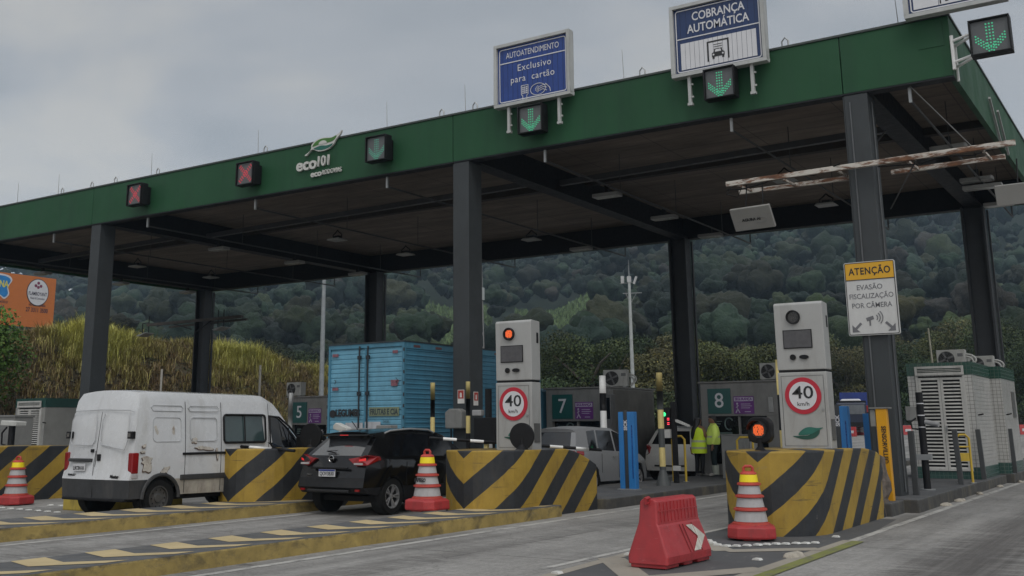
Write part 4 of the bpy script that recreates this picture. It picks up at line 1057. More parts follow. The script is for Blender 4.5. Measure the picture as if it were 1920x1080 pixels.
# payment post with green light
t = thing('payment_post', 'black post with a green lamp, a red display and a white box near the workers', 'post', (-4.9, .3, .2))
MB().box(-.06, .06, -.05, .05, 0, 2.0).build('pole', BLACK, t, .006)
m = MB(); m.box(-.38, -.065, -.1, .12, 1.32, 1.86); m.build('signal_box', BLACK, t, .015)
MB().cyl((-.225, -.11, 1.69), (-.225, -.101, 1.69), .055, n=18).build('green_lamp', [emi('green_lamp', (.05, 1, .3), 1.6)], t)
m = MB()
for z in (1.57, 1.46):
    for a in (-.02, 0, .02): m.cyl((-.11 + a, -.109, z + .02), (-.11 + a, -.101, z + .02), .011, n=6); m.cyl((-.11 + a, -.109, z - .02), (-.11 + a, -.101, z - .02), .011, n=6)
m.build('red_display', [emi('red_digits', (1, .05, .08), 2.0)], t)
m = MB(); m.box(-.24, -.065, -.14, -.02, 1.1, 1.31); m.build('card_box', [pm('box_white', (.45, .45, .43), .45)], t, .008)
m = MB(); m.box(-.02, .16, -.16, -.051, .3, .42); m.build('lock_plate', [pm('box_white', 0)], t, .005)
m = MB(); m.prism([(.07, 1.5), (.4, 1.38), (.4, 1.42), (.07, 1.56)], 'y', -.08, .08); m.build('hood', [pm('box_white', 0)], t)

# boom arms
def boom(pa, pb, label, n=11, rest=None):
    t = thing('boom_arm', label, 'boom arm', pa, 0, 'black and white boom arms')
    d = Vector(pb) - Vector(pa); m = MB()
    for i in range(n): m.cyl(d * i / n, d * (i + 1) / n, .03, n=10, mi=i % 2, cap=i in (0, n - 1))
    m.build('arm', [BLACK, WHITE], t)
    if rest:
        q = Vector(rest) - Vector(pa); m = MB(); m.box(q.x - .03, q.x + .03, q.y - .03, q.y + .03, q.z - .35, q.z + .06); m.box(q.x + .03, q.x + .09, q.y - .03, q.y + .03, q.z - .3, q.z - .02); m.build('rest_post', [pm('rest_wood', (.2, .13, .05), .7)], t)
    return t
boom((-6.15, -8.5, 1.40), (-3.75, -6.0, 1.14), 'black and white boom arm lying over the long striped barrier', 13, (-4.83, -7.6, 1.42) if False else None)
boom((-11.3, -10.0, 1.32), (-8.6, -9.6, 1.16), 'black boom arm lying before the windows of the white van', 5)

# ------------------------------------------------------------------ toll booths
WALLG = pm('booth_grey', (.19, .185, .175), .5, var=.12, dirt=(.07, .065, .06), dirtamt=.5); DKWIN = pm('booth_dark_glass', (.004, .005, .007), .2, 0, .1, 1.5, spec=.25); NUMG = pm('number_teal', (.006, .075, .068), .4, var=.05)
PURP = pm('poster_purple', (.13, .025, .19), .5); PTXT = pm('poster_pale', (.45, .42, .5), .5)
BRUSH = pm('brushed_steel', (.13, .122, .108), .4, .3, var=.3, scale=1.2, dirt=(.08, .07, .06), dirtamt=.5)
ACW = pm('ac_white', (.36, .36, .34), .5, var=.1, dirt=(.15, .13, .1), dirtamt=.5)
def ac(loc, rz, label, s=1.0, hose=True):
    t = thing('air_conditioner', label, 'air conditioner', loc, rz, 'outdoor air conditioner units')
    m = MB(); m.box(-.42 * s, .42 * s, -.16 * s, .16 * s, .05, .62 * s); m.build('case', [ACW], t, .015)
    m = MB(); m.cyl((-.13 * s, -.161 * s, .33 * s), (-.13 * s, -.168 * s, .33 * s), .24 * s, n=28); m.build('fan_opening', [BLACK], t)
    m = MB()
    for r_ in (.06, .1, .14, .18, .22): m.tube([(-.13 * s + r_ * s * math.cos(a), -.175 * s, .33 * s + r_ * s * math.sin(a)) for a in [2 * PI * k / 20 for k in range(21)]], .005, 4)
    for k in range(4): m.bar((-.13 * s, -.172 * s, .33 * s), (-.13 * s + .23 * s * math.cos(k * PI / 2 + .4), -.172 * s, .33 * s + .23 * s * math.sin(k * PI / 2 + .4)), .008, .05)
    m.build('fan_grille', [pm('grille_grey', (.12, .12, .12), .5)], t)
    m = MB(); m.box(.2 * s, .36 * s, -.166 * s, -.1605 * s, .4 * s, .5 * s); m.build('vent_plate', [pm('grille_grey', 0)], t)
    m = MB(); m.box(-.36 * s, -.26 * s, -.14 * s, .14 * s, 0, .05); m.box(.26 * s, .36 * s, -.14 * s, .14 * s, 0, .05); m.build('foot', STEEL, t)
    if hose:
        m = MB()
        for dx, dz in ((0, 0), (.07, .06)): m.tube([(.42 * s, 0, .40 * s + dz)] + [(.42 * s + (.17 + dx) * math.sin(a), 0, .40 * s + dz - .15 + .15 * math.cos(a)) for a in [.35 * k for k in range(1, 9)]] + [(.47 * s + dx * .6, 0, .06)], .026, 8)
        m.build('hose', [pm('hose_white', (.4, .4, .38), .5)], t)
    return t
def booth(num, x0, x1, y0, d, h, label, label_poster):
    t = thing('toll_booth', label, 'booth', ((x0 + x1) / 2, y0 + d / 2, .2), 0, 'grey toll booths')
    w = x1 - x0; hw = w / 2; hd = d / 2; zw = h - .95
    m = MB(); m.box(-hw, hw, -hd, hd, zw, h); m.box(-hw, -hw + .2, -hd, hd, 0, zw - .001); m.box(hw - .35, hw, -hd, hd, 0, zw - .001); m.box(-hw + .201, hw - .351, -hd + .1, hd, 0, zw - 1.35)
    m.build('wall', [WALLG, BRUSH], t, .01)
    m = MB(); m.box(hw + .001, hw + .008, -hd + .25, hd - .05, .05, h - .05); m.build('steel_cladding', [BRUSH], t)
    m = MB(); m.box(-hw + .201, hw - .351, -hd + .16, -hd + .2, zw - 1.349, zw - .002); m.build('window', [DKWIN], t)
    m = MB(); xm = -hw + .2 + (w - .55) * .52; m.box(xm - .03, xm + .03, -hd + .08, -hd + .159, zw - 1.349, zw - .002); m.build('window_post', [WALLG], t)
    nx = -hw + .57; m = MB(); m.box(nx - .35, nx + .35, -hd - .025, -hd - .001, zw + .07, zw + .79); m.build('number_board', [NUMG], t, .004)
    text(num, .6, SW, t, (nx, -hd - .028, zw + .43), bold=.002)
    px = -hw + 1.3
    m = MB(); m.box(px - .3, px + .3, -hd - .014, -hd - .001, zw + .06, zw + .56); m.build('poster', [PURP], t)
    m = MB(); m.box(px - .28, px + .28, -hd - .019, -hd - .0145, zw + .42, zw + .53); m.build('poster_strip', [PTXT], t)
    text('SEGURANÇA', .1, PURP, t, (px, -hd - .021, zw + .475), bold=.004, sx=.86)
    m = MB()
    m.prism(circ(px - .19, zw + .35, .03, 10), 'y', -hd - .02, -hd - .0145); m.bar((px - .19, -hd - .018, zw + .33), (px - .18, -hd - .018, zw + .2), .006, .06); m.bar((px - .18, -hd - .018, zw + .2), (px - .24, -hd - .018, zw + .09), .006, .03); m.bar((px - .18, -hd - .018, zw + .2), (px - .12, -hd - .018, zw + .09), .006, .03); m.bar((px - .23, -hd - .018, zw + .24), (px - .15, -hd - .018, zw + .3), .006, .022)
    for i, (a, b_) in enumerate(((-.08, .2), (-.08, .24), (-.08, .18))): m.box(px + a, px + b_, -hd - .018, -hd - .0145, zw + .33 - i * .055, zw + .345 - i * .055)
    m.box(px + .02, px + .2, -hd - .018, -hd - .0145, zw + .11, zw + .13)
    m.build('poster_mark', [PTXT], t)
    m = MB(); m.box(hw - .27, hw - .13, -hd - .04, -hd - .001, zw + .1, zw + .52); m.build('intercom', [pm('intercom_grey', (.3, .3, .29), .5)], t, .006)
    # stickers inside the windows
    m = MB()
    wx = (-hw + .2 + xm) / 2
    m.tube([(wx + .12 + .13 * math.cos(a), -hd + .15, zw - .22 + .17 * math.sin(a)) for a in [.6 + 4.6 * k / 12 for k in range(13)]], .022, 5)
    for i in range(3): m.box(wx - .3, wx - .1 - .04 * i, -hd + .15, -hd + .158, zw - .16 - .07 * i, zw - .135 - .07 * i)
    m.box(wx - .25, wx + .2, -hd + .15, -hd + .158, zw - .5, zw - .46)
    m.build('window_sticker', [pm('sticker_greygreen', (.12, .17, .16), .5)], t)
    m = MB(); px2 = (xm + hw - .35) / 2
    for i, wd in enumerate((.1, .13, .12, .08, 0, .09, .12)): 
        if wd: m.box(px2 - wd, px2 + wd, -hd + .15, -hd + .158, zw - .2 - .06 * i, zw - .175 - .06 * i)
    m.build('window_notice', [pm('sticker_white', (.4, .4, .4), .5)], t)
    m = MB(); m.box(px2 - .17, px2 + .17, -hd + .13, -hd + .158, zw - .98, zw - .72); m.build('paper_notice', [pm('sticker_white', 0)], t)
    m = MB(); m.box(-hw - .05, hw + .05, -hd - .06, hd + .05, h + .001, h + .05); m.build('roof', [WALLG], t, .01)
    return t
booth('8', -5.92, -3.62, 4.7, 3.2, 2.62, 'grey toll booth with a green number 8 behind the two workers', '')
booth('7', -10.2, -8.05, 3.0, 3.1, 2.5, 'grey toll booth with a green number 7 right of the middle column', '')
booth('5', -20.9, -18.7, 3.0, 3.1, 2.45, 'grey toll booth with a green number 5 behind the white van', '')
ac((-4.0, 5.6, 2.87), 0, 'air conditioner unit on the roof of booth 8', .85, False)
ac((-8.6, 4.6, 2.75), R(14), 'air conditioner unit with a hose on the roof of booth 7', .9)
ac((-21.1, 3.6, 2.7), 0, 'air conditioner unit on the roof of booth 5', .85, False)
t = thing('grey_cabinet', 'plain grey cabinet standing right of the two workers', 'cabinet', (-4.42, 3.3, .2)); MB().box(-.33, .33, -.2, .2, 0, 1.14).build('case', [GREYBOX], t, .012); MB().box(-.35, .35, -.22, .22, 1.141, 1.17).build('top', [GREYBOX], t)
t = thing('intercom_column', 'dark ticket column with a screen on the side of booth 7', 'ticket column', (-7.9, 2.55, .2)); MB().box(-.18, .18, -.15, .15, 0, 2.3).build('case', [pm('ticket_grey', (.1, .1, .1), .4)], t, .012)
MB().box(-.15, .15, -.158, -.151, 1.6, 2.2).build('screen', [DKWIN], t); MB().box(-.15, .1, -.165, -.151, .4, 1.3).build('blue_notice', [pm('notice_blue', (.02, .04, .16), .5)], t)
t = thing('toll_cabinet', 'small grey box on a stand right of the black car roof', 'cabinet', (-9.25, -5.9, .2)); MB().box(-.22, .2, -.14, .14, .95, 1.45).build('case', [GREYBOX], t, .02); MB().box(-.06, .06, -.05, .05, 0, .949).build('stand', BLACK, t); MB().cyl((.12, -.145, 1.34), (.12, -.141, 1.34), .025, n=12).build('lock', BLACK, t)
t = thing('surveillance_camera', 'white hooded camera on a dark post left of the blue truck box', 'camera', (-9.3, -7.4, .2))
MB().box(-.05, .05, -.05, .05, 0, 1.3).build('post', BLACK, t); MB().prism([(-.2, 0), (.14, 0), (.2, .05), (.16, .12), (-.16, .15), (-.22, .08)], 'y', -.09, .09, M=Matrix.Translation((0, 0, 1.32)) @ Matrix.Rotation(R(14), 4, 'Y')).build('hood', [pm('camera_white', (.5, .5, .47), .4)], t, .015)
MB().box(.1, .2, -.06, .06, 1.18, 1.3).build('lens_box', [pm('camera_white', 0)], t)
t = thing('reader_box', 'black reader box on a post between the middle column and the lit totem', 'reader', (-8.05, -3.6, .2)); MB().box(-.05, .05, -.04, .04, 0, 1.0).build('stand', [CREAMP], t); MB().box(-.3, .3, -.1, .1, 1.0, 1.62).build('case', BLACK, t, .02); MB().box(0, .13, -.05, .05, 1.621, 2.3).build('mast', BLACK, t)
MB().box(-.36, -.1, -.09, .09, 1.66, 1.8).build('camera', [pm('camera_grey', 0)], t, .02)
# left side consoles and hut
t = thing('scanner_post', 'dark scanner post with a white hood left of the white van', 'camera', (-21.0, -7.7, .2)); MB().cyl((0, 0, 0), (0, 0, 1.5), .09, n=12).build('post', BLACK, t); MB().prism([(-.35, 0), (.4, -.02), (.42, .1), (-.3, .14)], 'y', -.16, .16, M=Matrix.Translation((0, 0, 1.5))).build('hood', [pm('camera_white', 0)], t, .02); MB().tube([(-.1, -.1, 1.45), (-.3, -.1, 1.3), (-.28, -.1, 1.0), (-.1, -.05, .95)], .025).build('cable', BLACK, t)
for x, y, w, h, lb in ((-22.6, -6.6, .9, 1.75, 'tall grey cabinet behind the left striped barrier next to the scanner post'), (-24.6, -6.2, .8, 1.55, 'grey cabinet behind the left striped barrier nearest the bush'), (-18.95, -6.5, .9, .75, 'low dark cabinet beside the left flank of the white van')):
    t = thing('toll_cabinet', lb, 'cabinet', (x, y, .2)); MB().box(-w / 2, w / 2, -.3, .3, 0, h).build('case', [GREYBOX], t, .015); MB().box(-w / 2 - .03, w / 2 + .03, -.33, .33, h + .001, h + .05).build('top', [GREYBOX], t)
    MB().box(-w / 2 + .08, w / 2 - .08, -.308, -.3005, .15, h - .15).build('door', [pm('cabinet_door', (.16, .16, .155), .5)], t)

# ------------------------------------------------------------------ tiled huts
def tile_mat(name, col, joint, per=.1):
    m = bpy.data.materials.new(name); nt, b, out = nodes_of(m); co = objco(nt)
    sx = N(nt, 'ShaderNodeSeparateXYZ'); nt.links.new(co, sx.inputs[0])
    g = None
    for ax in 'XYZ':
        fr = math_(nt, 'FRACT', math_(nt, 'DIVIDE', math_(nt, 'ADD', sx.outputs[ax], 20.013), per))
        k = ramp(nt, math_(nt, 'ABSOLUTE', math_(nt, 'SUBTRACT', fr, .5)), [(.43, 0.0), (.47, 1.0)])
        if ax != 'Z': # joints along a wall only where the wall is not seen edge on
            ge = N(nt, 'ShaderNodeNewGeometry'); sn = N(nt, 'ShaderNodeSeparateXYZ'); nt.links.new(ge.outputs['True Normal'], sn.inputs[0])
            k = math_(nt, 'MULTIPLY', k, math_(nt, 'LESS_THAN', math_(nt, 'ABSOLUTE', sn.outputs[ax]), .5))
        g = k if g is None else math_(nt, 'MAXIMUM', g, k)
    c = ramp(nt, noise(nt, co, 2.5, 7, .7), [(.3, [v * .75 for v in col]), (.7, col)])
    c = mixc(nt, g, c, joint)
    d = ramp(nt, noise(nt, objco(nt, (3, 3, .4)), 3, 8, .75), [(.52, 0.0), (.8, .6)]); c = mixc(nt, d, c, (.16, .145, .12))
    nt.links.new(c, b.inputs['Base Color']); nt.links.new(ramp(nt, g, [(0, .25), (1, .8)]), b.inputs['Roughness'])
    bump(nt, b, math_(nt, 'SUBTRACT', 1.0, g), .4, .003)
    return m
TW = tile_mat('white_tile', (.52, .515, .49), (.12, .118, .11)); TG = tile_mat('green_tile', (.008, .065, .042), (.06, .09, .075)); TGD = tile_mat('green_foot_tile', (.03, .085, .07), (.06, .1, .09))
LOUV = pm('louvre_offwhite', (.47, .465, .44), .5, var=.1, dirt=(.12, .11, .09), dirtamt=.5)
def louvre_door(t, x0, x1, y, z0, z1, n, name='door'):
    m = MB(); w = .06
    m.box(x0, x0 + w, y - .04, y, z0, z1); m.box(x1 - w, x1, y - .04, y, z0, z1); m.box(x0 + w + .0005, x1 - w - .0005, y - .04, y, z1 - w, z1); m.box(x0 + w + .0005, x1 - w - .0005, y - .04, y, z0, z0 + w)
    d = m.build(name, [LOUV], t, .004)
    m = MB(); hh = (z1 - z0 - 2 * w) / n
    for i in range(n):
        z = z0 + w + i * hh; m.add([(x0 + w, y - .036, z), (x1 - w, y - .036, z), (x1 - w, y - .012, z + hh * .42), (x0 + w, y - .012, z + hh * .42), (x0 + w, y - .03, z - .004), (x1 - w, y - .03, z - .004), (x1 - w, y - .006, z + hh * .42 - .004), (x0 + w, y - .006, z + hh * .42 - .004)],
              [(0, 1, 2, 3), (7, 6, 5, 4), (0, 4, 5, 1), (3, 2, 6, 7)])
    m.build('louvre', [LOUV], d)
    return d
def hut(x0, x1, y0, y1, z0, h, label, doors=True, window=None, name='utility_hut', side_win=False, walls=None, topm=None):
    cx, cy = (x0 + x1) / 2, (y0 + y1) / 2; hw, hd = (x1 - x0) / 2, (y1 - y0) / 2
    t = thing(name, label, 'hut', (cx, cy, z0), 0, 'tiled utility huts')
    m = MB(); m.box(-hw, hw, -hd, hd, .3, h - .34); m.build('wall', [walls or TW], t)
    m = MB(); m.box(-hw - .004, hw + .004, -hd - .004, hd + .004, 0, .2995); m.build('foot_band', [TGD], t)
    m = MB(); m.box(-hw - .012, hw + .012, -hd - .012, -hd + .1, h - .3395, h); m.box(-hw - .012, hw + .012, hd - .1, hd + .012, h - .3395, h); m.box(-hw - .012, -hw + .1, -hd + .101, hd - .101, h - .3395, h); m.box(hw - .1, hw + .012, -hd + .101, hd - .101, h - .3395, h); m.build('top_band', [topm or TG], t)
    m = MB(); m.box(-hw + .101, hw - .101, -hd + .101, hd - .101, h - .339, h - .16); m.build('roof', [CONC], t)
    if doors:
        a, b_ = -hw + .27, hw - .24; mid = (a + b_) / 2; y = -hd - .003
        MB().box(a, b_, y - .003, y, .2, h - .36).build('door_shade_sheet', [BLACK], t)  # flat black sheet on the wall, painting the shade between the slats
        for q0, q1, z1 in ((a - .05, a - .001, h - .42), (b_ + .001, b_ + .05, h - .42)): pass
        MB().box(a - .06, a - .002, y - .05, y + .002, .2, h - .36).build('door_frame', [LOUV], t); MB().box(b_ + .002, b_ + .06, y - .05, y + .002, .2, h - .36).build('door_frame', [LOUV], t)
        louvre_door(t, a, mid - .004, y - .004, .2, h - .4, 25); louvre_door(t, mid + .004, b_, y - .004, .2, h - .4, 25)
        louvre_door(t, a - .06, b_ + .06, y - .055, h - .34, h - .1, 3, 'vent_grille')
        m = MB(); m.box(mid + .05, mid + .08, y - .09, y - .045, 1.2, 1.35); m.build('handle', STEEL, t)
    if side_win:
        m = MB(); m.box(hw + .001, hw + .02, .35, .95, 1.55, 2.3); m.build('window', [pm('hut_window_grey', (.09, .09, .085), .4)], t)
    m = MB(); m.tube([(hw + .06, -hd + .02, 1.62), (hw + .2, -hd - .2, 1.64)], .02); m.build('bracket', BLACK, t)
    return t
hut(-.2, 1.4, 5.19, 8.1, .22, 3.0, 'white tiled hut with green bands and tall louvred double doors at the right')
hut(.0, 1.66, 8.32, 11.1, .25, 2.97, 'second white tiled hut with green bands and a small side window at the right edge', False, side_win=True)
hut(-31.9, -30.0, -.6, 2.2, .2, 2.55, 'small hut with a dark green top and louvred doors far left behind the van', walls=pm('hut_plain_grey', (.26, .26, .245), .6, var=.1), topm=pm('hut_green', (.01, .055, .045), .5))
ac((.80, 6.1, 3.06), 0, 'air conditioner unit with white hoses on the nearer tiled hut', .86)
ac((1.06, 9.3, 3.06), 0, 'air conditioner unit with white hoses further back on the tiled hut', .84)
t = thing('antenna_mast', 'thin pale mast standing on the nearer tiled hut', 'mast', (.1, 7.2, 3.06)); MB().tube([(0, 0, 0), (-.03, 0, 1.25)], [.03, .02]).build('tube', [pm('mast_pale', (.4, .38, .3), .5)], t); MB().tube([(-.03, 0, 1.25), (-.02, 0, 1.5)], .006).build('tip', BLACK, t)

# ------------------------------------------------------------------ poles in the background
t = thing('light_pole', 'tall pale pole with small antennas and cross arms before the forest hill', 'pole', (-24.85, 40, .3)); MB().tube([(0, 0, 0), (0, 0, 11.3)], [.16, .09], 12).build('pole', [pm('pole_pale', (.36, .38, .37), .5)], t)
m = MB(); m.tube([(-.5, 0, 10.2), (.9, 0, 10.15)], .03); m.tube([(0, 0, 9.4), (.5, 0, 10.15)], .025); m.tube([(0, 0, 9.6), (-.3, 0, 10.2)], .02); m.tube([(-.7, 0, 10.9), (.5, 0, 10.9)], .02); m.tube([(0, 0, 11.3), (0, 0, 12.5)], [.03, .012]); m.build('cross_arm', STEEL, t)
m = MB(); m.box(-.58, -.42, -.1, .1, 10.9, 11.4); m.box(-.1, .1, -.12, .12, 10.95, 11.35); m.bar((.35, 0, 10.8), (.55, 0, 11.3), .12, .12); m.build('antenna', [pm('antenna_white', (.5, .5, .5), .5)], t)
t = thing('light_pole', 'tall grey pole rising behind booth 5 into the canopy edge', 'pole', (-43.7, 30, .2)); MB().tube([(0, 0, 0), (0, 0, 13)], [.2, .12], 12).build('pole', [pm('pole_grey', (.24, .26, .27), .5)], t)
m = MB(); m.tube([(0, 0, 12.9), (1.6, 0, 13.4)], .05); m.build('arm', STEEL, t); MB().box(1.4, 2.1, -.15, .15, 13.35, 13.5).build('lamp_head', [LAMPW], t)
t = thing('marker_post', 'thin white post in the grass right of the left rear column', 'post', (-34.5, 15, .2)); MB().cyl((0, 0, 0), (0, 0, 4.65), .06, n=10).build('pole', [pm('post_pale', (.38, .36, .32), .6)], t)
t = thing('marker_post', 'thin white post in the grass left of the left rear column', 'post', (-42.3, 15, .8)); MB().cyl((0, 0, 0), (0, 0, 4.1), .06, n=10).build('pole', [pm('post_pale', 0)], t)
t = thing('pylon', 'small latticed pylon peeping over the blue truck box', 'pylon', (-40.5, 45, .4))
m = MB()
for s in ((-.35, -.35), (.35, -.35), (.35, .35), (-.35, .35)): m.tube([(s[0], s[1], 0), (s[0] * .4, s[1] * .4, 14)], .05, 6)
for k in range(12):
    z = 1.1 * k; a = .35 * (1 - .6 * z / 14)
    m.tube([(-a, -a, z), (a, -a, z + 1.1)], .02, 4); m.tube([(a, -a, z), (-a, -a, z + 1.1)], .02, 4); m.tube([(-a, a, z), (a, a, z + 1.1)], .02, 4); m.tube([(a, -a, z), (a, a, z + 1.1)], .02, 4)
m.build('lattice', [pm('pylon_grey', (.2, .2, .2), .6)], t); MB().box(-.3, .3, -.3, .3, 11.2, 12.2).build('platform', [pm('pole_pale', 0)], t)
# billboard
t = thing('billboard', 'orange billboard with a white round hotel emblem above the grass bank', 'billboard', (-60, 16.4, 7.5), 0)
OR_ = pm('billboard_orange', (.5, .15, .035), .5, var=.06)
MB().box(-.15, 0, -3.6, 3.45, 1.0, 4.55).build('face', [OR_], t, .01)
for y in (-2.8, -.4, 2.4): MB().box(-.4, -.151, y - .1, y + .1, -3, 4.2).build('post', [pm('billboard_post', (.08, .07, .06), .7)], t)
rz_ = (PI / 2, 0, PI / 2)
MB().prism(circ(2.05, 3.45, .95, 40, rx=.85), 'x', .002, .03).build('round_emblem', [pm('emblem_dark', (.03, .03, .05), .5)], t); MB().prism(circ(2.05, 3.45, .9, 40, rx=.8), 'x', .031, .04).build('emblem_face', [SW], t)
NAVY = pm('billboard_ink', (.03, .025, .05), .5)
text('FLAMBOYANT', .36, NAVY, t, (.045, 2.05, 3.33), rz_, sx=.62, bold=.004); text('Hotel & Convention', .22, NAVY, t, (.045, 2.05, 3.02), rz_, sx=.62)
m = MB()
for y, z in ((1.85, 3.9), (2.05, 4.1), (2.25, 3.9), (2.05, 3.8)): m.prism(circ(y, z, .11, 10), 'x', .042, .047)
m.build('flower_mark', [pm('flower_purple', (.18, .03, .08), .5)], t)
text('HOTEL FAZENDA', .22, NAVY, t, (.01, 2.1, 2.55), rz_, bold=.004, fit=1.3); text('27 3311 3500', .42, NAVY, t, (.01, 2.1, 2.2), rz_, bold=.008, fit=1.7)
MB().prism(smooth_poly([(-2.6, 3.2), (-1.9, 2.75), (-1.2, 2.65), (-.8, 2.95), (-.45, 2.75), (-.1, 3.1), (-.2, 3.6), (.05, 4.1), (-.3, 4.4), (-1.2, 4.45), (-2.4, 4.3)], 4), 'x', .002, .02).build('splash_edge', [SW], t)
MB().prism(smooth_poly([(-2.5, 3.25), (-1.9, 2.85), (-1.25, 2.75), (-.85, 3.05), (-.45, 2.87), (-.2, 3.15), (-.3, 3.6), (-.07, 4.05), (-.4, 4.3), (-1.2, 4.33), (-2.3, 4.2)], 4), 'x', .021, .03).build('splash', [pm('splash_blue', (.02, .2, .5), .5)], t)
text('NA', .62, pm('splash_yellow', (.6, .55, .1), .5), t, (.034, -.55, 3.75), rz_, sx=.75, bold=.02)
text('PARQUE AQUÁTICO', .22, NAVY, t, (.01, -1.0, 2.55), rz_, bold=.004, fit=1.7); text('27 3311 6666', .42, NAVY, t, (.01, -1.2, 2.2), rz_, bold=.008, fit=1.7)
# ------------------------------------------------------------------ vehicles
def interp(k, y):
    if y <= k[0][0]: return k[0][1]
    for (a, va), (b, vb) in zip(k, k[1:]):
        if y <= b: 
            t = (y - a) / max(1e-6, b - a); return va + (vb - va) * t
    return k[-1][1]
def car_shell(levels, wheels, step, assign, nroof=7, crown=.03, rbulge=.05, fbulge=.12, ncap=9, archr=.37):
    """levels from sill to roof edge: (rear y, front y, [(y, z)], [(y, half width)]). Returns lists of (part, verts, faces)"""
    parts = {}
    def put(p, q):
        parts.setdefault(p, MB()).add(q, [tuple(range(len(q)))], 0, True)
    Lm = max(l[1] for l in levels); n = int(Lm / step)
    G = []
    for j, (yr, yf, kz, kw) in enumerate(levels):
        row = []
        for i in range(n + 1):
            y = yr + (yf - yr) * i / n; z = interp(kz, y); w = interp(kw, y)
            for wy in wheels:
                d = abs(y - wy[0])
                if d < archr: z = max(z, wy[1] + math.sqrt(archr * archr - d * d) + .012 * j) if j < 4 else z
            row.append((w, y, z))
        G.append(row)
    J = len(levels)
    for j in range(J - 1):
        for i in range(n):
            q = [G[j][i], G[j][i + 1], G[j + 1][i + 1], G[j + 1][i]]
            p = assign('side', j, sum(a[1] for a in q) / 4)
            one = p == 'body'
            put(p if one else p + '#a', q); put(p if one else p + '#b', [(-a, b, c) for a, b, c in q][::-1])
    top = G[-1]
    for i in range(n):
        for k in range(nroof):
            def pt(row, kk):
                w, y, z = row; c = -1 + 2 * kk / nroof; return (c * w, y, z + crown * (1 - c * c))
            q = [pt(top[i], k), pt(top[i], k + 1), pt(top[i + 1], k + 1), pt(top[i + 1], k)]
            put(assign('roof', k, sum(a[1] for a in q) / 4), q)
    for end, i, bul in (('rear', 0, -rbulge), ('front', n, fbulge)):
        for j in range(J - 1):
            for k in range(ncap):
                def pt(jj, kk):
                    w, y, z = G[jj][i]; c = -1 + 2 * kk / ncap
                    zz = z + (crown * (1 - c * c) if jj == J - 1 else 0)
                    return (c * w, y + bul * (1 - c * c), zz)
                q = [pt(j, k), pt(j, k + 1), pt(j + 1, k + 1), pt(j + 1, k)]
                if end == 'front': q = q[::-1]
                put(assign(end, j, k), q)
    return parts, G
def wheel(t, x, y, r, wd, rim_mat, style='alloy', out=1):
    """wheel > tyre, rim; axle along x, outer side at out"""
    w = bpy.data.objects.new('wheel', None); COL.objects.link(w); w.parent = t; w.location = (x, y, r); w.empty_display_size = .1
    RX = Matrix.Rotation(PI / 2, 4, 'Y')
    rr = r * .66; h = wd / 2
    MB().lathe([(rr, -h), (r * .94, -h), (r, -h * .7), (r, h * .7), (r * .94, h), (rr, h), (rr * .98, h * .6), (rr * .98, -h * .6), (rr, -h)], 36, M=RX).build('tyre', [RUBBER], w)
    m = MB(); o = out * h
    m.lathe([(rr, -h * .8), (rr * .99, h * .9), (rr * .9, h * .92), (rr * .86, h * .5), (rr * .86, -h * .6), (0, -h * .6)], 36, M=RX if out > 0 else RX @ Matrix.Rotation(PI, 4, 'X'))
    if style == 'alloy':
        for k in range(5):
            for s in (-.16, .16):
                a = 2 * PI * k / 5; a2 = a + s * 1.1
                m.bar((o * .55, rr * .16 * math.cos(a), rr * .16 * math.sin(a)), (o * .82, rr * .9 * math.cos(a2), rr * .9 * math.sin(a2)), rr * .14, .02)
        m.cyl((o * .4, 0, 0), (o * .75, 0, 0), rr * .2, n=16)
    else:
        m.lathe([(0, 0), (rr * .3, 0), (rr * .34, -.02), (rr * .5, -.03), (rr * .8, -.01), (rr * .87, -.03)], 30, M=Matrix.Translation((o * .75, 0, 0)) @ (RX if out > 0 else RX @ Matrix.Rotation(PI, 4, 'X')))
        for k in range(10):
            a = 2 * PI * k / 10; m.cyl((o * .74, rr * .66 * math.cos(a), rr * .66 * math.sin(a)), (o * .76, rr * .66 * math.cos(a), rr * .66 * math.sin(a)), rr * .07, n=8, mi=1)
    m.build('rim', [rim_mat, BLACK], w)
def well(t, x, y, r, wd):
    MB().cyl((x - wd, y, r + .02), (x + wd, y, r + .02), r * 1.1, n=24).build('wheel_well', [pm('wheel_well_black', (.006, .006, .006), .9)], t)
def numplate(t, x, y, z, s, w=.4, h=.13, top=True, tilt=0):
    p = MB(); p.box(-w / 2, w / 2, -.012, 0, -h / 2, h / 2)
    o = p.build('number_plate', [pm('plate_white_metal', (.55, .55, .56), .4)], t, loc=(x, y, z)); o.rotation_euler.x = tilt
    if top: MB().box(-w / 2 + .003, w / 2 - .003, -.0145, -.0125, h / 2 - .032, h / 2 - .003).build('blue_strip', [pm('plate_blue', (.01, .03, .2), .4)], o)
    text(s, .095, SG, o, (0, -.0145, -.015), bold=.001, fit=w * .86)
REDL = pm('tail_red', (.22, .006, .008), .12, var=.2, spec=.7); CLRL = pm('tail_clear', (.4, .38, .38), .12, spec=.7); CHROME = pm('chrome', (.5, .5, .5), .15, .9)
REDE = emi('tail_lit_red', (1, .03, .03), .5, (.25, .01, .01))

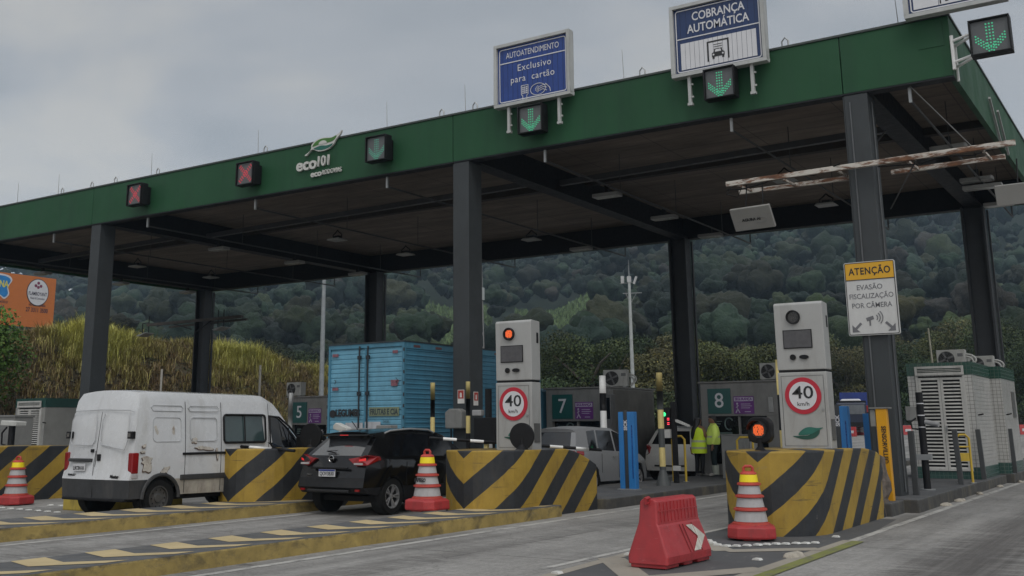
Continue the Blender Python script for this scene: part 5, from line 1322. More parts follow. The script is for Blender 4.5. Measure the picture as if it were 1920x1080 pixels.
# --- black compact SUV
def carpaint(name, col, rough=.18, fl=.0):
    return pm(name, col, rough, fl, .06, 1.0, coat=.3, spec=.4, dirt=[min(1, v * 1.3 + .006) for v in col], dirtamt=.3, dscale=2.0, dstretch=(1, 1, .6))
BLK = carpaint('car_black', (.0035, .0035, .004)); PLAS = pm('dark_plastic', (.011, .0115, .013), .55, var=.15, dirt=(.03, .028, .026), dirtamt=.4, spec=.35)
suv = thing('parked_car', 'black compact SUV seen from its rear corner between two striped barriers', 'car', (-7.43, -9.86, 0)); suv.name = 'suv'
W = .87
def suv_assign(k, j, a):
    if k == 'side':
        if j == 0: return 'cladding'
        if j == 4:
            if .95 < a < 1.16: return 'quarter_window' if a > .95 else 'body'
            if 1.22 < a < 2.06: return 'rear_side_window'
            if 2.16 < a < 3.0: return 'front_side_window'
        return 'body'
    if k == 'roof':
        if 2.72 < a < 3.3: return 'windscreen'
        return 'body'
    if k == 'rear':
        if j in (0, 1): return 'cladding'
        if j == 4 and 1 <= a <= 9: return 'rear_window'
    return 'body'
lev = [(.10, 4.15, [(0, .42), (.3, .38), (.6, .3), (3.9, .27), (4.2, .3)], [(.05, .80), (.5, .85), (3.6, .85), (4.2, .74)]),
       (-.02, 4.25, [(0, .52), (4.25, .5)], [(0, .80), (.35, .87), (3.7, .87), (4.25, .72)]),
       (.02, 4.27, [(0, .69), (2, .7), (4.25, .66)], [(0, .79), (.4, .885), (3.7, .88), (4.27, .7)]),
       (.12, 4.2, [(0, .99), (1.2, .97), (3.2, .93), (4.2, .8)], [(.1, .76), (.6, .88), (3.4, .87), (4.2, .66)]),
       (.16, 4.1, [(0, 1.09), (1.1, 1.07), (3.1, 1.02), (3.4, 1.0), (4.1, .86)], [(.1, .74), (.6, .82), (3.2, .8), (4.1, .62)]),
       (.58, 4.0, [(.5, 1.40), (.9, 1.44), (1.6, 1.47), (2.4, 1.45), (2.75, 1.38), (3.3, 1.045), (3.45, 1.01), (4.05, .88)], [(.5, .60), (1, .64), (2.4, .66), (2.8, .69), (3.3, .78), (4, .58)]),
       (.52, 3.95, [(.4, 1.475), (.9, 1.52), (1.7, 1.55), (2.4, 1.52), (2.75, 1.43), (3.3, 1.06), (3.45, 1.02), (4.05, .9)], [(.4, .53), (1, .56), (2.4, .58), (2.8, .63), (3.3, .74), (4, .55)])]
P, G = car_shell(lev, [(.78, .32), (3.4, .32)], .085, suv_assign, crown=.035, rbulge=.07, ncap=11)
mats = {'body': BLK, 'cladding': PLAS}
mats['rear_window'] = pm('rear_glass_film_sheen', (.035, .037, .04), .06, 0, .1, 1.5, spec=1.0, coat=.8)  # film tone, its base lightened to stand for the sky's reflection
for k, mb in P.items(): k = k.split('#')[0]; mb.build(k, [mats.get(k, dark_glass())], suv, angle=32)
for x, s in ((-.76, -1), (.76, 1)):
    for y in (.78, 3.4):
        wheel(suv, x, y, .335, .21, pm('alloy_dark_silver', (.42, .42, .43), .3, .6), 'alloy', s); well(suv, x - s * .05, y, .34, .09)
m = MB(); m.prism([(.5, 1.49), (.42, 1.475), (.36, 1.45), (.55, 1.42), (.7, 1.5)], 'x', -.56, .56); m.build('spoiler', [BLK], suv, .01)
m = MB(); m.box(-.1, .1, .352, .366, 1.452, 1.463); m.build('brake_light', [REDE], suv)
for s in (-1, 1):
    m = MB(); v = []
    pts = [(.40, .06, 1.03), (.62, .085, 1.06), (.78, .12, 1.10), (.87, .34, 1.07), (.87, .38, 1.0), (.82, .12, .92), (.60, .06, .90), (.50, .055, .96)]
    f_ = [(s * x, y - .035, z) for x, y, z in pts]; b_ = [(s * x * .96, y + .09, z) for x, y, z in pts]; k = len(pts)
    m.add(f_ + b_, [tuple(range(k)), tuple(range(2 * k - 1, k - 1, -1))] + [(i, (i + 1) % k, k + (i + 1) % k, k + i) for i in range(k)]); tl = m.build('tail_light', [REDL], suv, .008)
    m = MB(); m.box(min(s * .56, s * .76), max(s * .56, s * .76), -.002, .02, .925, .96); m.build('reverse_lens', [CLRL], tl)
    m = MB(); m.add([(s * .68, -.0, 1.02), (s * .8, .06, 1.05), (s * .8, .06, 1.0), (s * .68, 0, .99)], [(0, 1, 2, 3)]); m.build('lit_strip', [REDE], tl, recalc=False)
    m = MB(); m.tube([(s * .59, .85, 1.49), (s * .605, 1.0, 1.535), (s * .615, 1.6, 1.57), (s * .62, 2.2, 1.55), (s * .625, 2.4, 1.49)], .018, 8); m.build('roof_rail', [pm('rail_silver', (.42, .43, .43), .35, .5)], suv)
    m = MB(); m.prism([(2.72, 1.02), (2.95, 1.02), (2.98, 1.14), (2.76, 1.16)], 'x', min(s * .9, s * 1.04), max(s * .9, s * 1.04)); m.build('mirror', [BLK], suv, .02)
    m = MB(); m.box(min(s * .62, s * .72), max(s * .62, s * .72), -.035, -.01, .45, .49); m.build('reflector', [REDL], suv)
    for y in (1.95, 2.75): m = MB(); m.bar((s * .895, y - .2, .9), (s * .895, y, .905), .02, .025); m.build('door_handle', [BLK], suv)
    m = MB(); m.tube([(s * .888, 1.2, .4), (s * .892, 1.16, .7), (s * .89, 1.2, .96)], .004, 4); m.tube([(s * .888, 2.12, .3), (s * .892, 2.12, .96)], .004, 4); m.build('door_gap', [BLACK], suv)
numplate(suv, -.02, -.075, .775, 'QOV3B30', .4, .13)
m = MB(); m.lathe([(.05, 0), (.058, .008), (.062, 0)], 24, M=Matrix.Translation((0, .01, 1.03)) @ Matrix.Rotation(PI / 2, 4, 'X')); m.box(-.075, .075, -.002, .006, 1.022, 1.038); m.build('emblem', [CHROME], suv)
m = MB(); m.box(-.45, .45, -.062, -.02, .845, .885); m.build('hatch_handle_bar', [BLK], suv, .01)
m = MB(); m.box(-.5, .5, -.10, -.03, .43, .48); m.build('bumper_insert', [pm('bumper_insert_black', (.012, .012, .013), .6)], suv, .015)
m = MB(); m.bar((.02, .12, 1.13), (-.22, .14, 1.165), .02, .02); m.bar((-.22, .14, 1.165), (.04, .135, 1.175), .012, .012); m.build('wiper', BLACK, suv)
m = MB(); m.tube([(0, .75, 1.56), (-.02, .6, 1.72)], .008, 5); m.build('aerial', BLACK, suv)
text('KICKS', .045, CHROME, suv, (-.52, -.025, .74), bold=.002)
m = MB(); m.box(-.7, .7, .5, 3.9, .24, .34); m.build('underbody', BLACK, suv)

# --- white panel van
VW = pm('van_white', (.56, .57, .58), .25, var=.05, scale=1.2, coat=.5, dirt=(.33, .32, .29), dirtamt=.5, dscale=2.2)
van = thing('van', 'dented white panel van with peeling paint seen from its rear right corner', 'van', (-10.86, -12.42, 0)); W = .99
def van_assign(k, j, a):
    if k == 'side':
        if j == 0: return 'bumper' if a < .35 else 'sill'
        if j == 4 and 2.16 < a < 3.3: return 'side_window'
        if j == 4 and 3.46 < a < 4.42: return 'door_window'
        if j == 3 and 3.56 < a < 4.6: return 'door_window'
        return 'body'
    if k == 'roof' and 3.75 < a < 4.55: return 'windscreen'
    if k == 'rear' and j == 0: return 'bumper'
    return 'body'
lev = [(-.04, 5.3, [(0, .36), (.4, .36), (.5, .40), (5.2, .36)], [(0, .96), (.5, .985), (4.6, .98), (5.3, .8)]),
       (-.06, 5.36, [(0, .69), (5.3, .66)], [(0, .975), (.5, .995), (4.6, .99), (5.36, .8)]),
       (.0, 5.3, [(0, .95), (5.3, .9)], [(0, .975), (.5, 1.0), (4.5, .99), (5.3, .78)]),
       (.015, 5.1, [(0, 1.14), (3.4, 1.12), (5.1, 1.02)], [(0, .965), (.5, .995), (4.5, .96), (5.1, .74)]),
       (.03, 4.6, [(0, 1.33), (3.3, 1.31), (4.0, 1.28), (4.6, 1.24)], [(0, .955), (.5, .985), (3.8, .96), (4.6, .84)]),
       (.08, 4.5, [(0, 1.86), (3.3, 1.86), (3.75, 1.80), (4.1, 1.6), (4.5, 1.29)], [(0, .92), (.3, .94), (3.4, .90), (4.5, .80)]),
       (.12, 4.45, [(0, 2.12), (3.4, 2.11), (3.75, 1.98), (4.08, 1.70), (4.5, 1.34)], [(0, .885), (.3, .905), (3.3, .87), (4.5, .76)]),
       (.17, 4.4, [(0, 2.245), (.4, 2.27), (3.3, 2.25), (3.7, 2.09), (4.05, 1.77), (4.5, 1.40)], [(0, .80), (.3, .83), (3.2, .79), (4.5, .70)])]
P, G = car_shell(lev, [(.64, .34), (3.75, .34)], .085, van_assign, crown=.05, rbulge=.05, archr=.41)
VG = pm('van_window_tint', (.035, .06, .062), .06, var=.25, scale=.8, spec=.8)
VB = pm('van_bumper_grey', (.035, .036, .038), .55, var=.2, dirt=(.09, .085, .08), dirtamt=.5)
SILLM = pm('van_sill_dirty', (.36, .33, .28), .6, var=.25, scale=4, dirt=(.08, .06, .04), dirtamt=.8)
mm = {'body': VW, 'bumper': VB, 'sill': SILLM, 'side_window': VG, 'door_window': dark_glass(), 'windscreen': dark_glass()}
for k, mb in P.items(): k = k.split('#')[0]; mb.build(k, [mm[k]], van, angle=30)
for x, s in ((-.86, -1), (.86, 1)):
    for y in (.64, 3.75):
        wheel(van, x, y, .345, .21, pm('steel_rim', (.09, .088, .085), .55, .4, dirt=(.05, .03, .02)), 'steel', s); well(van, x - s * .06, y, .36, .1)
# rear door details: seam, hinges, handles, lamps, window recesses
GAP = pm('panel_gap', (.012, .012, .012), .7); PRESS = pm('van_press_edge', (.42, .43, .44), .4)
m = MB(); m.tube([(-.03, -.095, .68), (-.03, -.085, .95), (-.03, -.055, 1.15), (-.03, -.055, 1.2)], .005, 5); m.build('door_seam', [GAP], van)
m = MB(); m.tube([(-.03, -.06, .68), (-.03, -.055, .95), (-.03, -.038, 1.15), (-.03, -.022, 1.33), (-.03, .03, 1.86), (-.03, .09, 2.1), (-.03, .172, 2.25)], .006, 5); m.build('door_seam', [GAP], van)
m = MB()
for z, y in ((1.93, .062),): m.tube([(-.87, y - .005, z - .03), (-.8, y - .045, z), (0, y - .052, z + .02), (.8, y - .045, z), (.87, y - .005, z - .03)], .008, 5)
m.build('rear_crease', [PRESS], van)
for x0, x1 in ((-.83, -.1), (.06, .83)):
    m = MB(); m.tube([(x0 + .05, .0, 1.87), (x0, -.015, 1.75), (x0, -.035, 1.38), (x0 + .06, -.042, 1.31), (x1 - .06, -.042, 1.30 if x0 < 0 else 1.22), (x1, -.035, 1.38), (x1, -.015, 1.75), (x1 - .05, .0, 1.87)], .009, 6); m.build('window_pressing', [PRESS], van)
m = MB(); m.box(.02, .11, -.066, -.03, 1.02, 1.14); m.build('handle', [BLACK], van, .008); m = MB(); m.box(-.18, -.1, -.062, -.03, 1.17, 1.23); m.build('handle', [BLACK], van, .008)
m = MB(); m.box(-.78, -.12, -.1, -.03, 1.0, 1.06); m.build('plate_light_bar', [VB], van, .015)
numplate(van, -.43, -.098, .90, 'LBC0H18', .36, .13, False)
text('RENAULT', .05, GAP, van, (-.66, -.085, .76), bold=.002); text('Master', .085, GAP, van, (.58, -.088, .745), bold=.004, shear=.2)
m = MB(); m.box(.03 - .04, .035 - .04, -.102, -.08, .37, .68); m.build('bumper_split', [GAP], van)
m = MB(); m.box(-.9, .9, -.1, .0, .31, .365); m.build('bumper_step', [BLACK], van, .02)
for s in (-1, 1):
    tl = MB().box(*sorted((s * .865, s * .99)), -.03, .12, .80, 1.17).build('tail_light', [REDL], van, .02)
    MB().box(*sorted((s * .865, s * .99)), -.028, .118, .715, .797).build('reverse_lens', [CLRL], tl, .015)
    m = MB(); a_, b2 = sorted((s * .83, s * .965)); m.box(a_, b2, -.05, .03, 1.42, 1.55); m.build('hinge_cup', [BLACK], van, .01); m = MB(); m.box(min(s * .86, s * .93), max(s * .86, s * .93), -.06, -.045, 1.45, 1.52); m.build('hinge', [CHROME], van)
# side: pressings, slide rail, trims, seams, rust
for s in (1, -1):
    for y0, y1 in ((.42, 1.08), (1.3, 1.98)):
        m = MB(); z0, z1 = 1.36, 1.80
        path = [(y, z) for y, z in rrect(y0, y1, z0, z1, .08, 4)] ; path.append(path[0])
        m.tube([(s * (.985 - (z - 1.33) * .095 + .002), y, z) for y, z in path], .009, 5); m.build('side_pressing', [PRESS], van)
        m = MB(); m.tube([(s * .925, y0 - .05, 1.98), (s * .92, y0, 2.02), (s * .92, y1, 2.02), (s * .925, y1 + .05, 1.97), (s * .935, y1, 1.92), (s * .935, y0, 1.92), (s * .925, y0 - .05, 1.98)], .008, 5); m.build('side_pressing', [PRESS], van)
    m = MB(); m.bar((s * 1.0, 1.12, 1.13), (s * .998, 2.2, 1.13), .03, .045); m.build('slide_rail', [BLACK], van, .008)
    m = MB(); m.bar((s * 1.005, 1.08, .70), (s * 1.003, 3.2, .70), .03, .1); m.build('side_trim', [VB], van, .01)
    for y in (1.18, 2.08, 3.38): MB().tube([(s * .997, y, .42), (s * 1.0, y, .95), (s * .99, y, 1.32), (s * .945, y, 1.86), (s * .912, y, 2.1)], .005, 4).build('door_gap', [GAP], van)
    m = MB()
    for y0, y1 in ((2.16, 3.3),):
        x0 = .986; p = rrect(y0, y1, 1.32, 1.86, .07, 4); p.append(p[0]); m.tube([(s * (.985 - (z - 1.32) * .10 + .004), y, z) for y, z in p], .022, 6)
    ym = 2.72; m.tube([(s * .988, ym, 1.32), (s * .936, ym, 1.86)], .014, 5); m.build('window_rubber', [BLACK], van)
    m = MB(); p = [(3.45, 1.28), (3.45, 1.85), (3.75, 1.82), (4.1, 1.62), (4.5, 1.27), (4.55, 1.18), (3.6, 1.14), (3.45, 1.28)]
    m.tube([(s * (.982 - (z - 1.2) * .1 - max(0, y - 3.4) * .09), y, z) for y, z in p], .02, 6); m.tube([(s * .935, 4.02, 1.66), (s * .93, 4.02, 1.16)], .013, 5); m.build('window_rubber', [BLACK], van)
    m = MB(); m.prism([(4.15, 1.1), (4.35, 1.1), (4.37, 1.42), (4.17, 1.44)], 'x', min(s * 1.0, s * 1.22), max(s * 1.0, s * 1.22)); m.build('mirror', [BLACK], van, .03)
    m = MB(); m.tube([(s * .60, .3, 2.305 - .06), (s * .6, 3.1, 2.31 - .07)], .012, 5); m.build('roof_gutter', [VB], van)
BARE = pm('bare_filler', (.46, .43, .38), .7, var=.25, scale=7, dirt=(.16, .10, .07), dirtamt=.8, dscale=9, dstretch=(1, 1, 1)); RUSTB = pm('rust_edge', (.07, .035, .02), .8, var=.5, scale=9)
def patch(y, z, ry, rz, m_, lab, seed, k=.0):
    rr = random.Random(seed); pts = []
    for i in range(22):
        a = 2 * PI * i / 22; k_ = rr.uniform(.55, 1.15) * (.8 + .3 * math.sin(2 * a + seed)); pts.append((y + ry * math.cos(a) * k_, z + rz * math.sin(a) * k_))
    pts = smooth_poly(pts, 2)
    def X(yy, zz): return .9985 + k if zz < 1.14 else .998 - (zz - 1.14) * .06 + k
    mb = MB(); n = len(pts); mb.add([(X(a, b), a, b) for a, b in pts] + [(X(a, b) - .012, a, b) for a, b in pts], [tuple(range(n))] + [(i, (i + 1) % n, n + (i + 1) % n, n + i) for i in range(n)])
    mb.build(lab, [m_], van)
for i, (y, z, ry, rz) in enumerate(((.30, .98, .22, .15), (.72, .84, .16, .09), (.22, 1.28, .05, .05), (.19, 1.18, .05, .04), (1.62, 1.22, .26, .06), (1.98, 1.1, .05, .13), (1.4, 1.37, .12, .05))):
    patch(y, z - .008, ry * 1.0, rz * 1.0, RUSTB, 'rust_patch', 30 + i, .0015); patch(y + .004, z + .006, ry * .97, rz * .96, BARE, 'peeled_paint_patch', 30 + i, .004)
for i, (y, z) in enumerate(((.5, 1.56), (.9, 1.56))): patch(y, z, .06, .09, BARE, 'peeled_paint_patch', 60 + i, -.0075); 
m = MB(); m.box(-.85, .85, .1, 5.1, .3, .42); m.build('underbody', BLACK, van)
for s in (-1, 1): MB().tube([(s * .999, .64 + .42 * math.cos(a), .35 + .42 * math.sin(a)) for a in [PI * k / 14 for k in range(15)]], .035, 6).build('arch_trim', [VB], van)

# --- silver and white cars further in
def hatch(name, label, loc, paint, zoff, half, plate, L=4.05, H=1.0, kind=0):
    t = thing(name, label, 'car', loc)
    def asg(k, j, a):
        if k == 'side' and j == 3:
            if .7 < a < 1.12: return 'quarter_window'
            if 1.2 < a < 2.02: return 'rear_side_window'
            if 2.1 < a < 2.95: return 'front_side_window'
        if k == 'roof' and 2.55 < a < 3.15: return 'windscreen'
        if k == 'rear' and j == 3 and 1 <= a <= 9: return 'rear_window'
        return 'body'
    s = half / .86
    lev = [(.06, L - .05, [(0, .30), (L, .26)], [(0, .76 * s), (.5, .83 * s), (3.4, .83 * s), (L, .7 * s)]),
           (-.02, L, [(0, .55), (L, .5)], [(0, .78 * s), (.5, .86 * s), (3.4, .86 * s), (L, .68 * s)]),
           (.0, L - .02, [(0, .8), (L, .72)], [(0, .76 * s), (.5, .86 * s), (3.4, .85 * s), (L, .66 * s)]),
           (.08, L - .1, [(0, 1.04 * H), (1, 1.0 * H), (2.9, .95), (3.1, .93), (L, .8)], [(0, .7 * s), (.5, .8 * s), (3, .79 * s), (L, .6 * s)]),
           (.36, L - .2, [(.3, 1.40 * H), (1.2, 1.45 * H), (2.2, 1.43 * H), (2.55, 1.35 * H), (3.15, .99), (3.3, .95), (L, .84)], [(.3, .58 * s), (1, .62 * s), (2.4, .63 * s), (3.15, .75 * s), (L, .56 * s)]),
           (.32, L - .22, [(.25, 1.46 * H), (1.2, 1.52 * H), (2.2, 1.49 * H), (2.55, 1.39 * H), (3.15, 1.0), (3.3, .96), (L, .85)], [(.25, .5 * s), (1, .55 * s), (2.4, .57 * s), (3.15, .72 * s), (L, .54 * s)])]
    P, G = car_shell(lev, [(.72, .3), (3.25, .3)], .09, asg, crown=.03, rbulge=.09, ncap=11)
    for k, mb in P.items(): k = k.split('#')[0]; mb.build(k, [paint if k == 'body' else dark_glass()], t, angle=32)
    for x, q in ((-.75 * s, -1), (.75 * s, 1)):
        for y in (.72, 3.25): wheel(t, x, y, .31, .2, pm('alloy_dark_silver', 0), 'alloy', q); well(t, x - q * .05, y, .32, .09)
        m = MB(); pts = [(.62 * s, -.05, .98), (.74 * s, .0, 1.03 * H), (.84 * s, .3, .98), (.85 * s, .26, .8), (.76 * s, -.01, .74), (.64 * s, -.05, .8)]; k = 6
        if kind == 0: pts = [(.52 * s, -.045, .99), (.68 * s, .0, 1.04), (.82 * s, .32, 1.02), (.84 * s, .3, .93), (.72 * s, -.01, .88), (.52 * s, -.05, .92)]
        f_ = [(q * a, b - .015, c) for a, b, c in pts]; b_ = [(q * a * .95, b + .08, c) for a, b, c in pts]
        m.add(f_ + b_, [tuple(range(k)), tuple(range(2 * k - 1, k - 1, -1))] + [(i, (i + 1) % k, k + (i + 1) % k, k + i) for i in range(k)]); m.build('tail_light', [REDL], t, .008)
        m = MB(); m.prism([(2.62, .98), (2.82, .98), (2.84, 1.1), (2.66, 1.11)], 'x', min(q * .86 * s, q * 1.0 * s), max(q * .86 * s, q * 1.0 * s)); m.build('mirror', [BLACK], t, .02)
        m = MB(); m.tube([(q * .865 * s, 2.06, .35), (q * .87 * s, 2.06, .95)], .005, 4); m.tube([(q * .865 * s, 1.15, .5), (q * .865 * s, 1.15, .95)], .005, 4); m.build('door_gap', [GAP], t)
        m = MB(); m.bar((q * .875 * s, 1.75, .86), (q * .875 * s, 1.93, .86), .02, .025); m.build('door_handle', [paint], t)
    numplate(t, 0, -.075, .72 if kind == 0 else .6, plate, .4, .12)
    m = MB(); m.box(-.5, .5, -.085, -.05, .42, .47); m.build('bumper_line', [PLAS], t, .01)
    MB().box(-.7, .7, .2, L - .2, .2, .3).build('underbody', BLACK, t)
    return t
SILV = pm('car_silver', (.20, .204, .21), .4, .0, .03)
OFFW = pm('car_offwhite', (.62, .61, .58), .3, .0, .04, coat=.5)
c1 = hatch('hatchback_car', 'silver hatchback stopped behind the long striped barrier beside booth 7', (-6.86, -2.75, 0), SILV, 0, .86, 'PPN2J88', 4.05, 1.04)
m = MB(); m.box(-.3, .3, -.075, -.055, .86, .95); m.build('bright_trim', [SW], c1)
c2_ = hatch('utility_car', 'dusty white utility car seen from behind, stopped beside the two workers', (-6.95, 4.7, 0), OFFW, 0, .9, 'RQN7A12', 4.3, 1.03, 1)
for s in (-1, 1):
    m = MB(); m.tube([(s * .56, .6, 1.56), (s * .57, .8, 1.61), (s * .58, 2.1, 1.6), (s * .58, 2.3, 1.53)], .022, 8); m.build('roof_rail', [BLACK], c2_)

# --- blue box truck
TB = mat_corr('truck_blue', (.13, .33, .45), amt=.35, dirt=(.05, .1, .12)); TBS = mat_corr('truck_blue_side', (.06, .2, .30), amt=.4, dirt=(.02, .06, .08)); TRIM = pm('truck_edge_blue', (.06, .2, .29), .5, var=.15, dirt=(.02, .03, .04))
trk = thing('box_truck', 'light blue ribbed box truck with black lettering on its rear doors', 'truck', (-11.52, -4.0, 0))
hw, z0, z1, L_ = 1.26, 1.0, 3.72, 6.8
def ribbed(m, axis, fixed, a0, a1, z0, z1, per=.118, d=.014, out=1):
    n = int((z1 - z0) / per); per = (z1 - z0) / n; z = z0
    for i in range(n):
        prof = [(0, 0), (per * .62, 0), (per * .72, d), (per * .88, d), (per, 0)]
        for (za, da), (zb, db) in zip(prof, prof[1:]):
            def P(a, zz, dd): return (a, fixed + dd * -out, z + zz) if axis == 'x' else (fixed + dd * out * -1, a, z + zz)
            q = [P(a0, za, -da if out > 0 else da), P(a1, za, -da if out > 0 else da), P(a1, zb, -db if out > 0 else db), P(a0, zb, -db if out > 0 else db)]
            m.add(q, [(0, 1, 2, 3)])
        z += per
MB().box(-hw + .03, hw - .03, .05, L_ - .02, z0, z1 - .03).build('cargo_body', [TBS], trk)
for x0, x1 in ((-hw + .07, -.03), (.03, hw - .07)):
    m = MB(); ribbed(m, 'x', .035, x0, x1, z0 + .08, z1 - .12); d = m.build('rear_door', [TB], trk, recalc=False)
for s in (-1, 1):
    m = MB(); ribbed(m, 'y', s * (hw - .02), .1, L_ - .08, z0 + .14, z1 - .17, out=-s); m.build('side_panel', [TBS], trk, recalc=False)
    MB().box(s * (hw - .035) - .035, s * (hw - .035) + .035, .0, .095, z0, z1).build('corner_post', [TRIM], trk, .008); MB().box(s * (hw - .03) - .03, s * (hw - .03) + .03, L_ - .075, L_, z0, z1).build('corner_post', [TRIM], trk, .008)
    m = MB(); m.box(s * (hw - .03) - .03, s * (hw - .03) + .035, .1, L_ - .08, z1 - .16, z1); m.build('side_rail', [TRIM], trk, .006); m = MB(); m.box(s * (hw - .03) - .03, s * (hw - .03) + .035, .1, L_ - .08, z0, z0 + .13); m.build('side_rail', [TRIM], trk, .006)
    m = MB()
    for k in range(7): 
        y = .4 + k * .95; m.box(s * (hw + .0055), s * (hw + .0055) + .004 * s, y, y + .28, z1 - .12, z1 - .06) if s > 0 else m.box(s * (hw + .0095), s * (hw + .0055), y, y + .28, z1 - .12, z1 - .06)
    m.build('reflector_strip', [pm('reflector_dull', (.12, .05, .05), .4)], trk)
    for k in range(9): MB().box(s * hw - .02, s * hw + .012 if s > 0 else s * hw + .01, -.006, .02, z0 + .25 + k * .28, z0 + .33 + k * .28).build('hinge', [pm('hinge_dark', (.03, .04, .05), .5)], trk)
m = MB(); m.box(-hw + .071, hw - .071, 0, .06, z1 - .11, z1); m.box(-hw + .071, hw - .071, 0, .06, z0, z0 + .07); m.box(-.028, .028, .01, .05, z0 + .071, z1 - .111); m.build('door_frame', [TRIM], trk, .006)
MB().box(-hw - .02, hw + .02, -.02, L_ + .02, z1 + .001, z1 + .035).build('roof', [pm('truck_roof_dark', (.03, .04, .045), .6)], trk)
DK = pm('lock_rod_dark', (.012, .018, .024), .5)
for x in (-.17, .11):
    m = MB(); m.tube([(x, -.03, z0 + .02), (x, -.03, z1 - .06)], .022, 8)
    for z in (z0 + .3, z0 + 1.45, z1 - .35): m.box(x - .05, x + .05, -.055, -.001, z - .05, z + .05)
    m.bar((x, -.06, z0 + .52), (x + (-.36 if x < 0 else .36), -.05, z0 + .55), .03, .05); m.build('lock_rod', [DK], trk)
m = MB(); m.box(-.62, -.05, -.004, .0115, z0 + .38, z0 + .72); m.box(.02, .53, -.004, .0115, z0 + .38, z0 + .74); m.build('bare_panel', [pm('truck_patch_pale', (.42, .43, .45), .6, var=.12, dirt=(.12, .12, .13), dirtamt=.6)], trk)
text('LEGUMES', .24, SG, trk, (-.56, -.006, z0 + .96), bold=.012, sx=.82)
m = MB(); m.prism(circ(-1.07, z0 + .95, .1, 20), 'y', -.006, .011); m.prism(circ(-.23, z0 + .96, .07, 16, rx=.05), 'y', -.006, .011); m.build('round_emblem', [SG], trk)
m = MB(); m.box(.16, 1.12, -.003, .0112, z0 + .88, z0 + 1.1); m.build('letter_band', [pm('truck_band_olive', (.16, .19, .12), .6)], trk)
text('FRUTAS E CIA', .2, pm('letter_worn', (.03, .045, .05), .6), trk, (.64, -.006, z0 + .98), bold=.006, sx=.72)
text('DIESEL', .08, pm('letter_worn', 0), trk, (.72, -.002, z0 + .74), sx=.9)
m = MB()
for x, z, w_ in ((-1.12, z1 - .3, .2), (-1.1, z0 + 1.55, .2), (.85, z0 + 1.7, .24), (.86, z0 + 1.62, .2), (.9, z1 - .28, .16), (.72, z0 + .22, .28), (-1.15, z0 + .25, .2), (1.0, z0 + .3, .12)): m.box(x, x + w_, -.005, .0114, z, z + .075)
m.build('warning_strip', [pm('strip_red_white', (.2, .08, .1), .5, var=.6, scale=14)], trk)
for s in (-1, 1):
    m = MB(); m.tube([(s * 1.08, -.02, z1 - .5 + .06 * math.sin(a)) if False else (s * 1.02 + .05 * math.cos(a), -.02, z1 - .95 + .05 * math.sin(a)) for a in [PI * k / 8 - PI / 2 for k in range(9)]], .008, 4); m.build('door_ring', [DK], trk)
m = MB(); m.box(-1.0, 1.0, .3, 7.8, .72, .98); m.box(-1.15, 1.15, .1, .25, .5, .7); m.build('chassis', BLACK, trk)
for x, s in ((-1.0, -1), (1.0, 1)):
    for y in (1.6, 2.9, 7.3): wheel(trk, x, y, .5, .3, pm('steel_rim', 0), 'steel', s)
m = MB(); m.box(-1.15, 1.15, 6.95, 8.7, .55, 2.75); m.build('cab', [TRIM], trk, .12); MB().box(-1.05, 1.05, 8.701, 8.72, 1.7, 2.5).build('windscreen', [dark_glass()], trk)

# --- lorry far away
t = thing('lorry', 'distant lorry with a dark cab and a blue and red load beyond the blue posts', 'truck', (-17.4, 66, road_z(66)), R(14))
m = MB(); m.box(-1.2, 1.2, 0, 2.2, .7, 2.7); m.build('cab', [pm('cab_dark_blue', (.012, .018, .04), .35)], t, .15)
m = MB(); m.prism([(-.9, 2.7), (.9, 2.7), (.75, 3.0), (-.75, 3.0)], 'y', .3, 1.7); m.build('roof_deflector', [SW], t, .1); m = MB(); m.box(-1.2, 1.2, .25, 2.4, 2.705, 2.85); m.build('visor', BLACK, t)
MB().box(-1.05, 1.05, -.02, -.001, 1.75, 2.5).build('windscreen', [pm('lorry_glass', (.12, .13, .14), .1)], t); m = MB(); m.box(-1.1, 1.1, -.06, .0, .7, 1.1); m.build('bumper', BLACK, t)
MB().box(-.9, 2.6, 3.0, 9, 2.5, 3.6).build('load_upper', [pm('load_blue', (.01, .03, .18), .5)], t, .02); MB().box(1.21, 2.6, 2.8, 9, 1.3, 2.49).build('load_lower', [pm('load_red', (.3, .015, .02), .5)], t, .02)
for x, s in ((-1.0, -1), (1.0, 1)):
    for y in (1.1, 6.5): wheel(t, x, y, .5, .3, pm('steel_rim', 0), 'steel', s)
# --- red and white barriers and cones far across the road
RWB = pm('far_barrier_red', (.36, .03, .03), .5); 
m = MB(); m.prism([(-.3, 0), (.3, 0), (.13, .9), (-.13, .9)], 'y', -.5, .5, 0); m.box(-.26, .26, -.3, .3, .3, .55, 1); fb = m.build('road_barrier', [RWB, SW], bev=.02); fb.scale = (.8, .8, .85)
q = [(-18.9, 64), (-16.9, 63.5), (-13.7, 69), (-12.9, 69), (-12.2, 70), (-5.1, 70), (-4.4, 70.4), (-3.8, 70.7)]
for i, (x, y) in enumerate(q):
    o = fb if i == 0 else fb.copy()
    if i: COL.objects.link(o)
    o.location = (x, y, road_z(y)); o.rotation_euler.z = R(70 + 20 * (i % 3)); tag(o, 'small red road barrier in the far row across the road', 'road barrier', 'far red road barriers')
fc = dup(cone, (-17.4, 68, road_z(68)), 0, 'far orange cone standing just right of the distant lorry cab', 1.05)
tag(MB().box(-22, 6, 74, 74.3, .85, 1.55).build('far_wall', [pm('far_wall_pale', (.42, .42, .4), .7)]), 'low pale wall across the far side of the road', 'wall')

